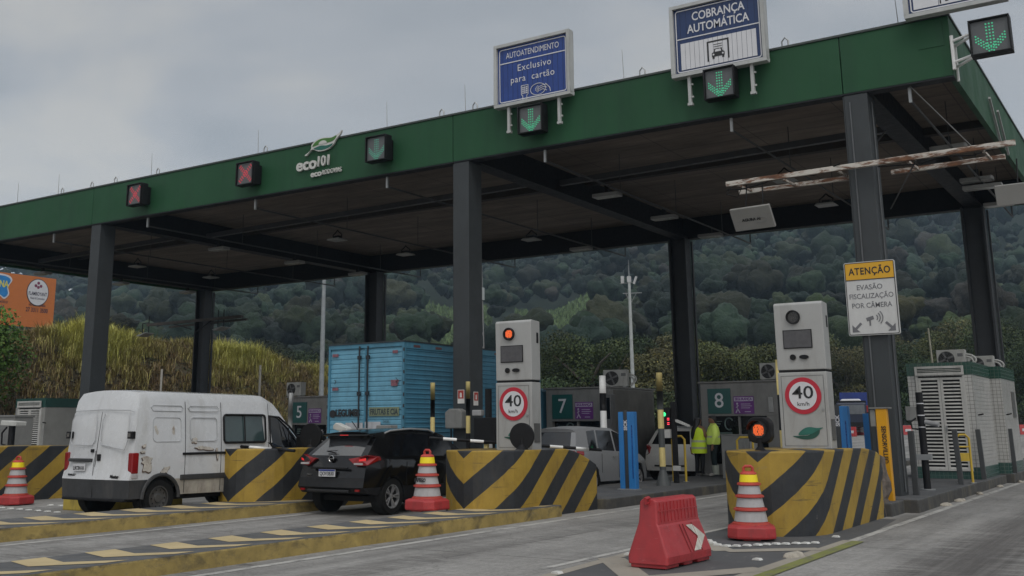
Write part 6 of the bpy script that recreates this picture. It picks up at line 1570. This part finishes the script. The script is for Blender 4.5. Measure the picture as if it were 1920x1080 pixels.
# ------------------------------------------------------------------ people
SKIN = pm('skin', (.24, .12, .075), .5, var=.08); HAIR = pm('hair_black', (.008, .007, .007), .45, var=.3); HV = pm('vest_lime', (.72, .95, .04), .6, var=.08, scale=5); HVR = pm('vest_reflective', (.5, .54, .34), .4, var=.12, scale=10)
JK = pm('jacket_lime', (.72, .9, .16), .6, var=.08, scale=5); TRO = pm('trousers_black', (.01, .011, .013), .8, var=.3); TRO2 = pm('trousers_dark_green', (.008, .02, .022), .8, var=.3); SHOE = pm('shoe_pale', (.3, .29, .27), .6)
def skin_mesh(name, pts, edges, rad, mats, parent, zcol, sub=2):
    me = bpy.data.meshes.new(name); me.from_pydata(pts, edges, []); o = bpy.data.objects.new(name, me); COL.objects.link(o)
    md = o.modifiers.new('s', 'SKIN'); md.use_smooth_shade = True
    for i, r in enumerate(rad):
        v = me.skin_vertices[0].data[i]; v.radius = (r, r) if not isinstance(r, tuple) else r; v.use_root = (i == 0)
    s2 = o.modifiers.new('d', 'SUBSURF'); s2.levels = sub; s2.render_levels = sub
    dg = bpy.context.evaluated_depsgraph_get(); m2 = bpy.data.meshes.new_from_object(o.evaluated_get(dg))
    bpy.data.objects.remove(o); m2.name = name; m2.materials.clear()
    for m in mats: m2.materials.append(m)
    for p in m2.polygons: p.material_index = zcol(p.center); p.use_smooth = True
    o = bpy.data.objects.new(name, m2); COL.objects.link(o); o.parent = parent
    return o
def person(loc, rz, label, hgt, female, trousers, up):
    t = thing('person', label, 'person', loc, rz, 'toll workers in yellow'); s = hgt / 1.62; t.scale = (s * 1.1, s * 1.1, s)
    # skeleton: faces -y (towards the viewer) before rotation
    P = []; E = []; Rr = []
    def v(p, r, par=None):
        P.append(p); Rr.append(r); i = len(P) - 1
        if par is not None: E.append((par, i))
        return i
    pel = v((0, 0, .86), (.145, .105)); wai = v((0, .0, 1.02), (.125, .095), pel); che = v((0, .01, 1.2), (.15, .105), wai); sho = v((0, .015, 1.32), (.12, .075), che); nek = v((0, 0, 1.385), .05, sho); hea = v((0, -.02, 1.47), (.07, .082), nek); top = v((0, -.01, 1.56), (.066, .078), hea)
    v((0, -.105, 1.475), .016, hea)                               # nose
    for sx in (-1, 1):
        v((sx * .082, .0, 1.48), .016, hea)                       # ears
        hip = v((sx * .085, .0, .80), .092, pel); kn = v((sx * .1, -.015, .46), .062, hip); an = v((sx * .1, .02, .09), .043, kn); to = v((sx * .105, -.10, .045), .042, an); v((sx * .11, -.16, .035), .032, to)
        shd = v((sx * .175, .01, 1.3), .058, sho)
        if up[sx]: el = v((sx * .235, -.02, 1.07), .043, shd); wr = v((sx * .10, -.22, 1.12), .032, el); hd = v((sx * .05, -.27, 1.15), (.034, .018), wr); fd = (-.3 * sx, -.8, .5)
        else: el = v((sx * .235, .02, 1.06), .043, shd); wr = v((sx * .235, -.05, .84), .032, el); hd = v((sx * .235, -.07, .76), (.018, .034), wr); fd = (0, -.15, -1)
        h = Vector(P[hd]); f = Vector(fd).normalized(); side = Vector((0, 1, 0)) if not up[sx] else Vector((.2, .2, 1))
        side = (side - f * side.dot(f)).normalized()
        for k, ln in enumerate((.055, .068, .065, .048)):
            b = h + side * (.021 - .014 * k) + f * .02; m_ = v(tuple(b + f * ln * .5), .0085, hd); v(tuple(b + f * ln + Vector((-sx * .012, 0, 0))), .0075, m_)
        m_ = v(tuple(h + side * .032), .010, hd); v(tuple(h + side * .05 + f * .03), .008, m_)
    def zc(c):
        if c.z < .075 or (c.z < .1 and c.y < -.05): return 2
        if c.z < .9 and abs(c.x) < .2: return 1
        return 0
    skin_mesh('body', P, E, Rr, [SKIN, trousers, SHOE], t, zc)
    m = MB()
    for sx in (-1, 1): m.lathe([(0, -.011), (.008, -.008), (.011, 0), (.008, .008), (0, .011)], 10, c=(sx * .03, -.093, 1.495))
    m.build('eyes', [pm('eye_dark', (.03, .025, .025), .2)], t); m = MB(); m.tube([(-.025, -.09, 1.432), (0, -.096, 1.43), (.025, -.09, 1.432)], .007, 5); m.build('mouth', [pm('lip', (.2, .07, .06), .5)], t)
    def ring(z, rx, ry, cx=0, cy=0, n=24): return [(cx + rx * math.cos(2 * PI * k / n), cy + ry * math.sin(2 * PI * k / n), z) for k in range(n)]
    if female:
        m = MB(); m.loft([ring(.62, .222, .165), ring(.75, .23, .168), ring(.88, .222, .158), ring(1.02, .195, .142), ring(1.18, .225, .152, 0, .005), ring(1.28, .212, .125, 0, .012), ring(1.34, .135, .08, 0, .015), ring(1.365, .08, .06, 0, .012)], cap=False); vest = m.build('safety_vest', [HV], t)
        for z in (.74, .92): m = MB(); m.loft([ring(z, .2345 if z < .8 else .219, .172 if z < .8 else .16), ring(z + .055, .2345 if z < .8 else .211, .172 if z < .8 else .155)], cap=False); m.build('reflective_band', [HVR], vest, recalc=False)
        m = MB(); m.prism(smooth_poly([(-.045, 1.21), (-.02, 1.235), (.035, 1.23), (.05, 1.245), (.03, 1.2), (-.02, 1.195)], 4), 'y', .15, .164); m.build('leaf_badge', [BLACK], vest)
        m = MB(); m.loft([ring(1.585, .02, .03, 0, .01), ring(1.57, .07, .085, 0, .005), ring(1.5, .092, .09, 0, .022), ring(1.4, .09, .06, .0, .06), ring(1.28, .085, .05, .02, .115), ring(1.16, .07, .04, .04, .15), ring(1.06, .045, .03, .06, .155), ring(1.0, .015, .012, .07, .15)]); m.build('long_hair', [HAIR], t)
    else:
        m = MB(); m.loft([ring(.84, .2, .155), ring(.9, .215, .17), ring(1.02, .21, .165), ring(1.18, .218, .155, 0, .005), ring(1.3, .2, .122, 0, .012), ring(1.36, .12, .08, 0, .015), ring(1.395, .075, .068, 0, .01)], cap=False); jk = m.build('safety_jacket', [JK], t)
        for sx in (-1, 1):
            if up[sx]: pts = [(sx * .15, .01, 1.31), (sx * .2, .005, 1.24), (sx * .238, -.02, 1.07), (sx * .17, -.13, 1.09), (sx * .105, -.215, 1.12)]
            else: pts = [(sx * .15, .01, 1.31), (sx * .2, .015, 1.24), (sx * .238, .02, 1.06), (sx * .238, -.02, .94), (sx * .236, -.045, .85)]
            m = MB(); m.tube(pts, [.09, .088, .078, .066, .056], 12); m.build('sleeve', [JK], jk)
        m = MB(); m.loft([ring(1.02, .213, .168), ring(1.07, .215, .166)], cap=False); m.build('reflective_band', [HVR], jk, recalc=False)
        m = MB(); m.tube([(-.11, -.10, .9), (-.12, -.13, 1.15), (-.1, -.09, 1.33), (-.08, .09, 1.34), (-.12, .15, 1.1), (-.15, .16, .95)], .012, 6); m.build('strap', [BLACK], t)
        m = MB(); m.loft([[(p[0] - .02, p[1] + .2, p[2]) for p in ring(.62, .06, .05)], [(p[0] - .02, p[1] + .2, p[2]) for p in ring(.66, .14, .08)], [(p[0] - .02, p[1] + .2, p[2]) for p in ring(.86, .15, .085)], [(p[0] - .02, p[1] + .2, p[2]) for p in ring(.96, .1, .06)]]); m.build('bag', [BLACK], t)
        m = MB(); m.loft([ring(1.605, .03, .04, 0, .0), ring(1.588, .07, .09, 0, -.005), ring(1.548, .088, .102, 0, .0), ring(1.49, .086, .07, 0, .04), ring(1.42, .06, .042, 0, .055)]); m.build('short_hair', [HAIR], t)
        for sx in (-1, 1): m = MB(); m.tube([(sx * .1, .015, .30), (sx * .1, .02, .06)], [.078, .07], 12); m.build('pale_gaiter', [pm('gaiter_pale', (.38, .4, .34), .6)], t)
    return t
person((-5.72, 3.9, .2), R(180 - 25), 'worker with long black hair and a bright lime safety vest, back to the viewer', 1.66, True, TRO, {-1: True, 1: True})
person((-5.3, 3.95, .2), R(-62), 'short haired worker in a lime jacket and dark trousers with a shoulder bag', 1.70, False, TRO2, {-1: True, 1: False})
# ------------------------------------------------------------------ vegetation
CAMP = np.array([6.0555, -25.1137])
def np_mesh(name, V, F, mat, tint=None, parent=None, smooth=False):
    me = bpy.data.meshes.new(name); n, k = F.shape
    me.vertices.add(len(V)); me.vertices.foreach_set('co', V.astype(np.float32).ravel())
    me.loops.add(n * k); me.loops.foreach_set('vertex_index', F.astype(np.int32).ravel())
    me.polygons.add(n); me.polygons.foreach_set('loop_start', np.arange(0, n * k, k, dtype=np.int32)); me.polygons.foreach_set('loop_total', np.full(n, k, dtype=np.int32))
    if smooth: me.polygons.foreach_set('use_smooth', np.ones(n, dtype=bool))
    for m in (mat if isinstance(mat, list) else [mat]): me.materials.append(m)
    if tint is not None:
        a = me.attributes.new('tint', 'FLOAT_COLOR', 'POINT'); c = np.ones((len(V), 4), np.float32); c[:, :3] = tint; a.data.foreach_set('color', c.ravel())
    me.update(calc_edges=True); me.validate()
    o = bpy.data.objects.new(name, me); COL.objects.link(o); o.parent = parent
    return o
def cards(P, Nrm, size, jit=.7, asp=.75):
    """leaf clumps: one bent card per point, turned roughly along Nrm"""
    n = len(P); d = Nrm + RNG.normal(0, jit, (n, 3)); d /= np.linalg.norm(d, axis=1)[:, None] + 1e-9
    h = RNG.normal(0, 1, (n, 3)); a = np.cross(d, h); a /= np.linalg.norm(a, axis=1)[:, None] + 1e-9; b = np.cross(d, a)
    s = (size * RNG.uniform(.55, 1.25, n))[:, None]; a = a * s; b = b * s * asp; bend = d * s * RNG.uniform(-.35, .35, n)[:, None]
    V = np.stack([P - a + bend, P - b * .8, P + a * .9 + bend, P + b], 1).reshape(-1, 3)
    F = np.arange(4 * n).reshape(n, 4); return V, F
LASTK = None
def crown_pts(n, c, rx, rz, nb, seed=None):
    """points and outward normals on a cluster of uneven sub crowns"""
    r = RNG
    bc = r.normal(0, 1, (nb, 3)); bc /= np.linalg.norm(bc, axis=1)[:, None]; bc *= (r.uniform(.25, .72, nb) ** .8)[:, None]
    bc[:, 2] = bc[:, 2] * .8 + .05; br = r.uniform(.3, .52, nb)
    k = r.integers(0, nb, n); d = r.normal(0, 1, (n, 3)); d[:, 2] += .25; d /= np.linalg.norm(d, axis=1)[:, None]
    p = bc[k] + d * (br[k] * r.uniform(.72, 1.06, n))[:, None]
    p *= np.array([rx, rx, rz])
    global LASTK; LASTK = k
    return p + np.array(c), d
LEAF = mat_leaf('foliage', (.75, .75, .75), (1, 1, 1), (1.3, 1.28, 1.15), .5)
BARK = pm('bark', (.10, .085, .07), .9, var=.35, scale=3, bmp=.5); BARKP = pm('bark_pale', (.22, .2, .17), .9, var=.3, scale=3)

def hill_ridge(az):
    return np.interp(az, [-35, -5, 7, 27, 45, 54, 58, 75], [.17, .18, .185, .215, .165, .118, .112, .10])
R0, R1 = 135.0, 640.0
def hill_z(az, r):
    t = np.clip((r - R0) / (R1 - R0), 0, 1.08)
    fold = 1 + .10 * np.sin(az * .23 + r * .011) + .06 * np.sin(az * .51 + 1.3 - r * .017) + .04 * np.sin(az * 1.1 + r * .03)
    return hill_ridge(az) * R1 * t ** 1.25 * (1 + (fold - 1) * np.clip(t * 2.5, 0, 1)) + 1.6 * np.clip(t * 12, -0, 1)
def pol(az, r):
    a = np.radians(az); return CAMP[0] - np.sin(a) * r, CAMP[1] + np.cos(a) * r
AZ = np.linspace(-32, 74, 130); RR = np.linspace(R0, 668, 60)
A2, R2 = np.meshgrid(AZ, RR); X2, Y2 = pol(A2, R2); Z2 = hill_z(A2, R2)
V = np.stack([X2, Y2, Z2], -1).reshape(-1, 3); na = len(AZ)
F = np.array([[j * na + i, j * na + i + 1, (j + 1) * na + i + 1, (j + 1) * na + i] for j in range(len(RR) - 1) for i in range(na - 1)])
F = F[:, ::-1]
tag(np_mesh('hills', V, F, mat_leaf('hill_undergrowth', (.012, .02, .012), (.02, .032, .018), (.035, .045, .025), .05, False), smooth=True), kind='structure')
# forest that reads as one mass: lumpy crowns, ragged with leaf clumps
def crown_proto(sub):
    bm = bmesh.new(); bmesh.ops.create_icosphere(bm, subdivisions=sub, radius=1); V_ = np.array([v.co[:] for v in bm.verts]); F_ = np.array([[v.index for v in f.verts] for f in bm.faces]); bm.free()
    d = V_ / np.linalg.norm(V_, axis=1)[:, None]; rad = np.full(len(d), .50)
    for q in range(RNG.integers(7, 12)):
        c = RNG.normal(0, 1, 3); c[2] = abs(c[2]) * .8 - .1; c = c / np.linalg.norm(c) * RNG.uniform(.42, .72); rr = RNG.uniform(.24, .42)
        dc = d @ c; disc = rr * rr - c @ c + dc * dc; hit = (disc > 0) & (dc > 0); rad = np.where(hit, np.maximum(rad, dc + np.sqrt(np.maximum(disc, 0))), rad)
    for q in range(70):
        c = RNG.normal(0, 1, 3); c /= np.linalg.norm(c); rad += RNG.uniform(-.05, .10) * np.exp((d @ c - 1) * 60)
    rad *= RNG.uniform(.93, 1.07, len(d)); V_ = d * rad[:, None]; V_[:, 2] = np.where(V_[:, 2] < 0, V_[:, 2] * 1.5, V_[:, 2])
    return V_, F_
CROWNS = [[crown_proto(4) for q in range(10)], [crown_proto(3) for q in range(10)]]
LEAFBUMP = mat_leaf('forest_foliage', (.68, .72, .74), (1, 1, 1), (1.35, 1.32, 1.2), .9)
_nt = LEAFBUMP.node_tree; _b = [q for q in _nt.nodes if q.type == 'BSDF_PRINCIPLED'][0]
bump(_nt, _b, noise(_nt, objco(_nt), 1.6, 5, .75), 1.0, .9)
Vs, Fs, Ts = [], [], []; off = 0
def in_field(az, r): 
    return (27.2 < az < 37.0) and (178 + 2.0 * abs(az - 30) < r < 322 + 10 * math.sin(az * .9)) and not (31.6 < az < 33.0 and r > 262)
palette = np.array([(.028, .054, .028), (.036, .062, .032), (.024, .046, .032), (.052, .070, .032), (.05, .056, .032), (.034, .060, .038), (.018, .036, .022)])
r = R0 + 2; cnt = 0
while r < 655:
    sp = 5.4 if r < 230 else (6.6 if r < 420 else 8.2)
    da = math.degrees(sp / r); az = -8 + random.random() * da
    while az < 63:
        a_ = az + random.uniform(-.45, .45) * da; r_ = r + random.uniform(-.5, .5) * sp
        if not in_field(a_, r_):
            x, y = pol(a_, r_); z = float(hill_z(a_, r_)); big = random.random()
            rc = random.uniform(2.0, 3.7) * (1.0 if big < .85 else 1.7) * (1 if r > 230 else .85) * (1.12 if r > 420 else 1)
            ht = random.uniform(4.5, 8.5) * (1 if big < .85 else 1.6)
            lod = 0 if r < 300 else 1
            pv_, pf_ = CROWNS[lod][random.randrange(10)]
            ca, sa = math.cos(a_ * 37 + cnt), math.sin(a_ * 37 + cnt); hz_ = rc * random.uniform(.72, 1.1)
            v = np.stack([x + rc * (pv_[:, 0] * ca - pv_[:, 1] * sa), y + rc * (pv_[:, 0] * sa + pv_[:, 1] * ca), z + ht + hz_ * pv_[:, 2]], 1)
            n = len(v)
            t = palette[random.randrange(len(palette))] * random.uniform(.38, 1.15)
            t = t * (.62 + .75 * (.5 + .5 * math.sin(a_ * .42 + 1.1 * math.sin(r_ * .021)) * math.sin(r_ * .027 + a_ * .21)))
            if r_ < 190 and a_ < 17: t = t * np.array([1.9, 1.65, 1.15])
            if random.random() < .03: t = np.array([.065, .06, .048]) * random.uniform(.7, 1.1)
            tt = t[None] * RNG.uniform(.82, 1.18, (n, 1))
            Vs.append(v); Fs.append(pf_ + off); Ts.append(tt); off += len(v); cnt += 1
        az += da
    r += sp * .86
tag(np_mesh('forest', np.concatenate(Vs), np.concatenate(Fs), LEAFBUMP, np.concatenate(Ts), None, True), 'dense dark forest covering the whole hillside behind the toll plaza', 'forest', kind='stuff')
# pale crop patch on the slope
n = 26000; az = RNG.uniform(27.2, 37, n); r = RNG.uniform(178, 332, n)
k = np.array([in_field(a, b) for a, b in zip(az, r)]); az, r = az[k], r[k]; n = len(az); x, y = pol(az, r); z = hill_z(az, r)
h = RNG.uniform(1.2, 3.0, n); a = RNG.uniform(0, PI, n); lean = RNG.normal(0, .5, (n, 2)); w = RNG.uniform(.25, .5, n)
B = np.stack([x, y, z], 1); dx = np.stack([np.cos(a) * w, np.sin(a) * w, 0 * w], 1); tp = B + np.stack([lean[:, 0], lean[:, 1], h], 1)
V = np.stack([B - dx, B + dx, tp + dx * .35, tp - dx * .35], 1).reshape(-1, 3)
T = np.repeat(np.array([[.125, .18, .075]]) * RNG.uniform(.5, 1.5, (n, 1)), 4, 0)
tag(np_mesh('crop_field', V, np.arange(4 * n).reshape(n, 4), LEAF, T), 'pale green crop patch on the wooded slope above the booths', 'crop field', kind='stuff')

# ---- the grass bank at the left
def bank_crest(y): return float(np.interp(y, [-60, 0, 18, 27, 37, 50, 62], [6.95, 6.95, 7.05, 6.7, 5.7, 3.4, .0]))
def bank_z(x, y):
    c = bank_crest(y); t = np.clip((-40.2 - x) / 9.6, 0, 1); s = t * t * (3 - 2 * t) * .45 + t * .55
    return -.06 + (c + .06) * s + .18 * math.sin(x * 1.3 + y * .7) * t * (1 if c > .5 else 0)
xs = [-40.0, -41, -42.5, -44, -46, -48, -49.8, -51, -53, -57, -64]; ys = [-60 + 2.5 * k for k in range(50)]
mb = MB(); nx = len(xs)
mb.add([(x, y, (bank_z(x, y) if x > -52 else bank_z(-51, y) * (1 - (-51 - x) / 16)) - (.06 if x > -40.5 else 0)) for y in ys for x in xs], [(j * nx + i + 1, j * nx + i, (j + 1) * nx + i, (j + 1) * nx + i + 1) for j in range(len(ys) - 1) for i in range(nx - 1)], 0, True)
tag(mb.build('embankment', mat_leaf('bank_soil', (.035, .025, .014), (.055, .042, .022), (.075, .06, .03), .6, False), recalc=False), kind='structure')
# tussocks: blades springing from common roots, arching out; dry low ones on the slope, tall fresh ones along the crest
Bs, Ms, Ts_, Cs, Ws = [], [], [], [], []
for q in range(3300):
    yc = RNG.uniform(-6, 57); u = RNG.random(); tc = 1.02 - .98 * u ** 1.25; xc = -40.2 - 9.6 * tc - (RNG.uniform(0, 2.5) if tc > .97 else 0)
    zc = bank_z(max(xc, -51), yc)
    if zc < .1: continue
    lush = np.clip((tc - .5) / .35, 0, 1) * (.55 + .45 * math.sin(yc * .55 + xc * .4)) + RNG.normal(0, .16)
    if tc < .35 and RNG.random() < .35: continue
    hh = (.42 + .95 * np.clip(lush, 0, 1) + .2 * RNG.random()) * RNG.uniform(.75, 1.2); n = int(38 + 50 * np.clip(lush, 0, 1))
    an = RNG.uniform(0, 2 * PI, n); sp = RNG.uniform(.05, 1.0, n) ** .9 * hh * .85; h = hh * RNG.uniform(.55, 1.1, n) * (1 - .35 * (sp / hh) ** 2)
    o = RNG.normal(0, .13 + .08 * hh, (n, 2)); b = np.stack([xc + o[:, 0], yc + o[:, 1], np.full(n, zc - .08)], 1)
    dx, dy = np.cos(an), np.sin(an)
    Bs.append(b); Ms.append(b + np.stack([dx * sp * .35, dy * sp * .35, h * .68], 1)); Ts_.append(b + np.stack([dx * sp, dy * sp, h * RNG.uniform(.7, 1.0, n)], 1))
    g = np.clip(lush + RNG.normal(0, .15, n), 0, 1)[:, None]; dry = np.array([[.19, .13, .068]]); fresh = np.array([[.46, .45, .12]])
    Cs.append(((1 - g) * dry + g * fresh) * RNG.uniform(.75, 1.25, (n, 1)) * RNG.uniform(.82, 1.12)); Ws.append(np.stack([-dy, dx, 0 * dx], 1) * RNG.uniform(.009, .02, n)[:, None])
B, M1, T1, C, D = [np.concatenate(q) for q in (Bs, Ms, Ts_, Cs, Ws)]; n = len(B)
V = np.stack([B - D, B + D, M1 + D, M1 - D, T1 + D * .25, T1 - D * .25], 1).reshape(-1, 3); i0 = 6 * np.arange(n)
F = np.concatenate([np.stack([i0, i0 + 1, i0 + 2, i0 + 3], 1), np.stack([i0 + 3, i0 + 2, i0 + 4, i0 + 5], 1)])
tag(np_mesh('tall_grass', V, F, LEAF, np.repeat(C, 6, 0)), 'tall dry and yellow green grass in tussocks covering the left bank', 'grass', kind='stuff')
n = 26000; tc = RNG.random(n) ** 1.3; x = -40.1 - 9.8 * tc; y = RNG.uniform(-6, 57, n); z = np.array([bank_z(a, b) for a, b in zip(x, y)]); k = z > .02; x, y, z = x[k], y[k], z[k]; n = len(x)
nz = np.stack([np.full(n, .5), RNG.normal(0, .3, n), np.full(n, .8)], 1); v, f = cards(np.stack([x, y, z + RNG.uniform(.02, .28, n)], 1), nz, np.full(n, .11), .8)
w_ = (.5 + .5 * np.sin(x * 1.1 + 2 * np.sin(y * .6)) * np.sin(y * .8))[:, None]
tag(np_mesh('low_weeds', v, f, LEAF, np.repeat((w_ * np.array([[.05, .062, .022]]) + (1 - w_) * np.array([[.085, .06, .034]])) * RNG.uniform(.55, 1.4, (n, 1)), 4, 0)), 'low brown and dull green weeds between the grass tussocks of the left bank', 'weeds', kind='stuff')

# ---- single trees and shrubs
def tree(name, label, cat, x, y, z, h, rc, tint, nleaf, size, trunk=True, nb=9, group=None, low=.45, bark=None, rzk=None):
    t = thing(name, label, cat, (x, y, z), 0, group)
    cz = h - rc * .75 if trunk else h * .5
    rz_ = (h - cz) * 1.02 if rzk is None else rzk
    if not trunk: rz_ = h * .55
    p, d = crown_pts(nleaf, (0, 0, cz), rc, rz_, nb); kk = LASTK
    if trunk:
        p2, d2 = crown_pts(int(nleaf * .55), (0, 0, max(cz * low, 1.0)), rc * .95, cz * low, max(5, nb - 2)); p = np.concatenate([p, p2]); d = np.concatenate([d, d2]); kk = np.concatenate([kk, LASTK + nb])
    p[:, 2] = np.maximum(p[:, 2], .05)
    v, f = cards(p, d, np.full(len(p), size), .6)
    bt = RNG.uniform(.6, 1.4, (3 * nb, 3)) * .12 + RNG.uniform(.5, 1.4, (3 * nb, 1)) * .88; cc = np.array(tint)[None] * RNG.uniform(.7, 1.3, (len(p), 1)) * bt[kk]; yel = (RNG.random((len(p), 1)) < .06); cc = np.where(yel, cc * np.array([[1.6, 1.4, .9]]), cc)
    np_mesh('crown' if trunk else 'foliage', v, f, LEAF, np.repeat(cc, 4, 0), t)
    m = MB(); k = 3 if trunk else 2
    m.tube([(0, 0, 0), (.06 * rc, .02, cz * .5), (0, .05 * rc, cz)], [max(.07, rc * .07), rc * .05, rc * .03], 7)
    for i in range(4):
        a = i * 1.7 + random.random(); m.tube([(0, 0, cz * (.4 + .12 * i)), (math.cos(a) * rc * .35, math.sin(a) * rc * .35, cz * (.7 + .1 * i)), (math.cos(a) * rc * .7, math.sin(a) * rc * .7, cz + rc * .15)], [rc * .035, rc * .025, rc * .01], 5)
    m.build('trunk' if trunk else 'stem', [bark or BARK], t)
    return t
DG = (.034, .056, .022); MG = (.05, .072, .026); OL = (.085, .085, .036); YG = (.075, .09, .03)
belt = [(32.6, 84, 6.2, 3.2, DG, 'dark roadside tree showing over the roof of booth 7 beside the lit totem'), (31.0, 80, 5.8, 3.4, DG, 'dark roadside tree right of the lit totem top, second from it'),
        (29.3, 86, 7.6, 3.8, MG, 'green roadside tree midway between the lit totem and the antenna pole'), (27.6, 82, 9.5, 4.2, MG, 'tallest roadside tree just left of the antenna pole'),
        (25.8, 88, 9.0, 4.0, DG, 'dark roadside tree directly behind the foot of the antenna pole'), (24.2, 80, 7.4, 3.5, OL, 'olive roadside tree between the antenna pole and the rear column'),
        (22.6, 88, 9.5, 3.9, OL, 'olive roadside tree behind the rear column nearest the workers'), (21.0, 84, 8.2, 3.5, YG, 'yellowish roadside tree just right of the rear column above booth 8'),
        (19.4, 90, 8.6, 3.7, OL, 'olive roadside tree above the number 8 board'), (17.9, 86, 8.4, 3.6, YG, 'yellowish roadside tree left of the right totem top'),
        (16.3, 118, 11.6, 4.8, YG, 'yellow green roadside tree hidden in part by the right totem'), (14.6, 116, 10.4, 4.6, OL, 'olive roadside tree between the right totem and the right column'),
        (13.2, 120, 11.2, 4.8, OL, 'olive roadside tree beside the right column'), (11.4, 112, 9.6, 4.4, DG, 'dark roadside tree just left of the tiled hut'),
        (12.2, 118, 11.2, 4.6, OL, 'pale olive tree on the slope above the warning sign foot'), (10.2, 114, 10.8, 4.6, YG, 'pale yellow green tree on the slope behind the thin hut mast'),
        (8.6, 120, 12.8, 5.0, OL, 'pale olive tree on the slope behind the air conditioners'), (6.9, 112, 12.0, 4.6, MG, 'green tree on the slope right of the far right rear column'), (5.4, 106, 9.5, 4.2, DG, 'dark tree beyond the second tiled hut at the right edge'), (3.6, 112, 11.0, 4.6, MG, 'green tree on the slope just outside the right edge'),
        (45.4, 108, 11.2, 4.0, (.028, .04, .022), 'dark tree peeping over the grass bank left of the tall grey pole'), (43.2, 112, 9.6, 3.8, DG, 'dark tree behind the grass bank next to the tall grey pole')]
for az, d, h, rc, ti, lb in belt:
    x, y = pol(az, d); tree('roadside_tree', lb, 'tree', float(x), float(y), road_z(float(y)) - .05, h - road_z(float(y)), rc, tuple(v * 1.0 for v in ti), 15000, .075 + rc * .006, True, 16, 'trees along the far roadside')
for az, d, h, rc, lb in ((30.6, 66, 3.6, 3.0, 'low shrub behind booth 7'), (27.0, 64, 3.4, 3.0, 'low shrub at the foot of the antenna pole'), (24.0, 66, 3.6, 3.0, 'low shrub between the rear column and the steel side of booth 7'), (21.3, 64, 3.2, 2.8, 'low shrub seen behind the green traffic lamp'), (18.4, 68, 3.4, 3.0, 'low shrub behind booth 8')):
    x, y = pol(az, d); tree('shrub', lb, 'shrub', float(x), float(y), road_z(float(y)) - .05, h, rc, tuple(v * .8 for v in MG), 4500, .1, False, 11, 'shrubs along the far roadside')
tree('leafy_bush', 'dense bright green bush on the bank at the left edge', 'bush', -43.4, 4.7, bank_z(-43.4, 4.7) - .2, 6.3, 2.5, (.09, .175, .03), 9000, .10, False, 16)

# ------------------------------------------------------------------ air
hz = MB().box(-790, 410, -88, 790, -1.2, 230).build('haze', [None] and bpy.data.materials.new('haze_air'))
m = hz.data.materials[0]; m.use_nodes = True; nt = m.node_tree
for nd in list(nt.nodes): nt.nodes.remove(nd)
o_ = nt.nodes.new('ShaderNodeOutputMaterial'); pv = nt.nodes.new('ShaderNodeVolumePrincipled')
pv.inputs['Color'].default_value = (.58, .79, 1.0, 1); pv.inputs['Density'].default_value = .00036; pv.inputs['Anisotropy'].default_value = .2
nt.links.new(pv.outputs[0], o_.inputs['Volume'])
tag(hz, 'faint blue haze hanging over the plaza and the hills', 'haze', kind='stuff')
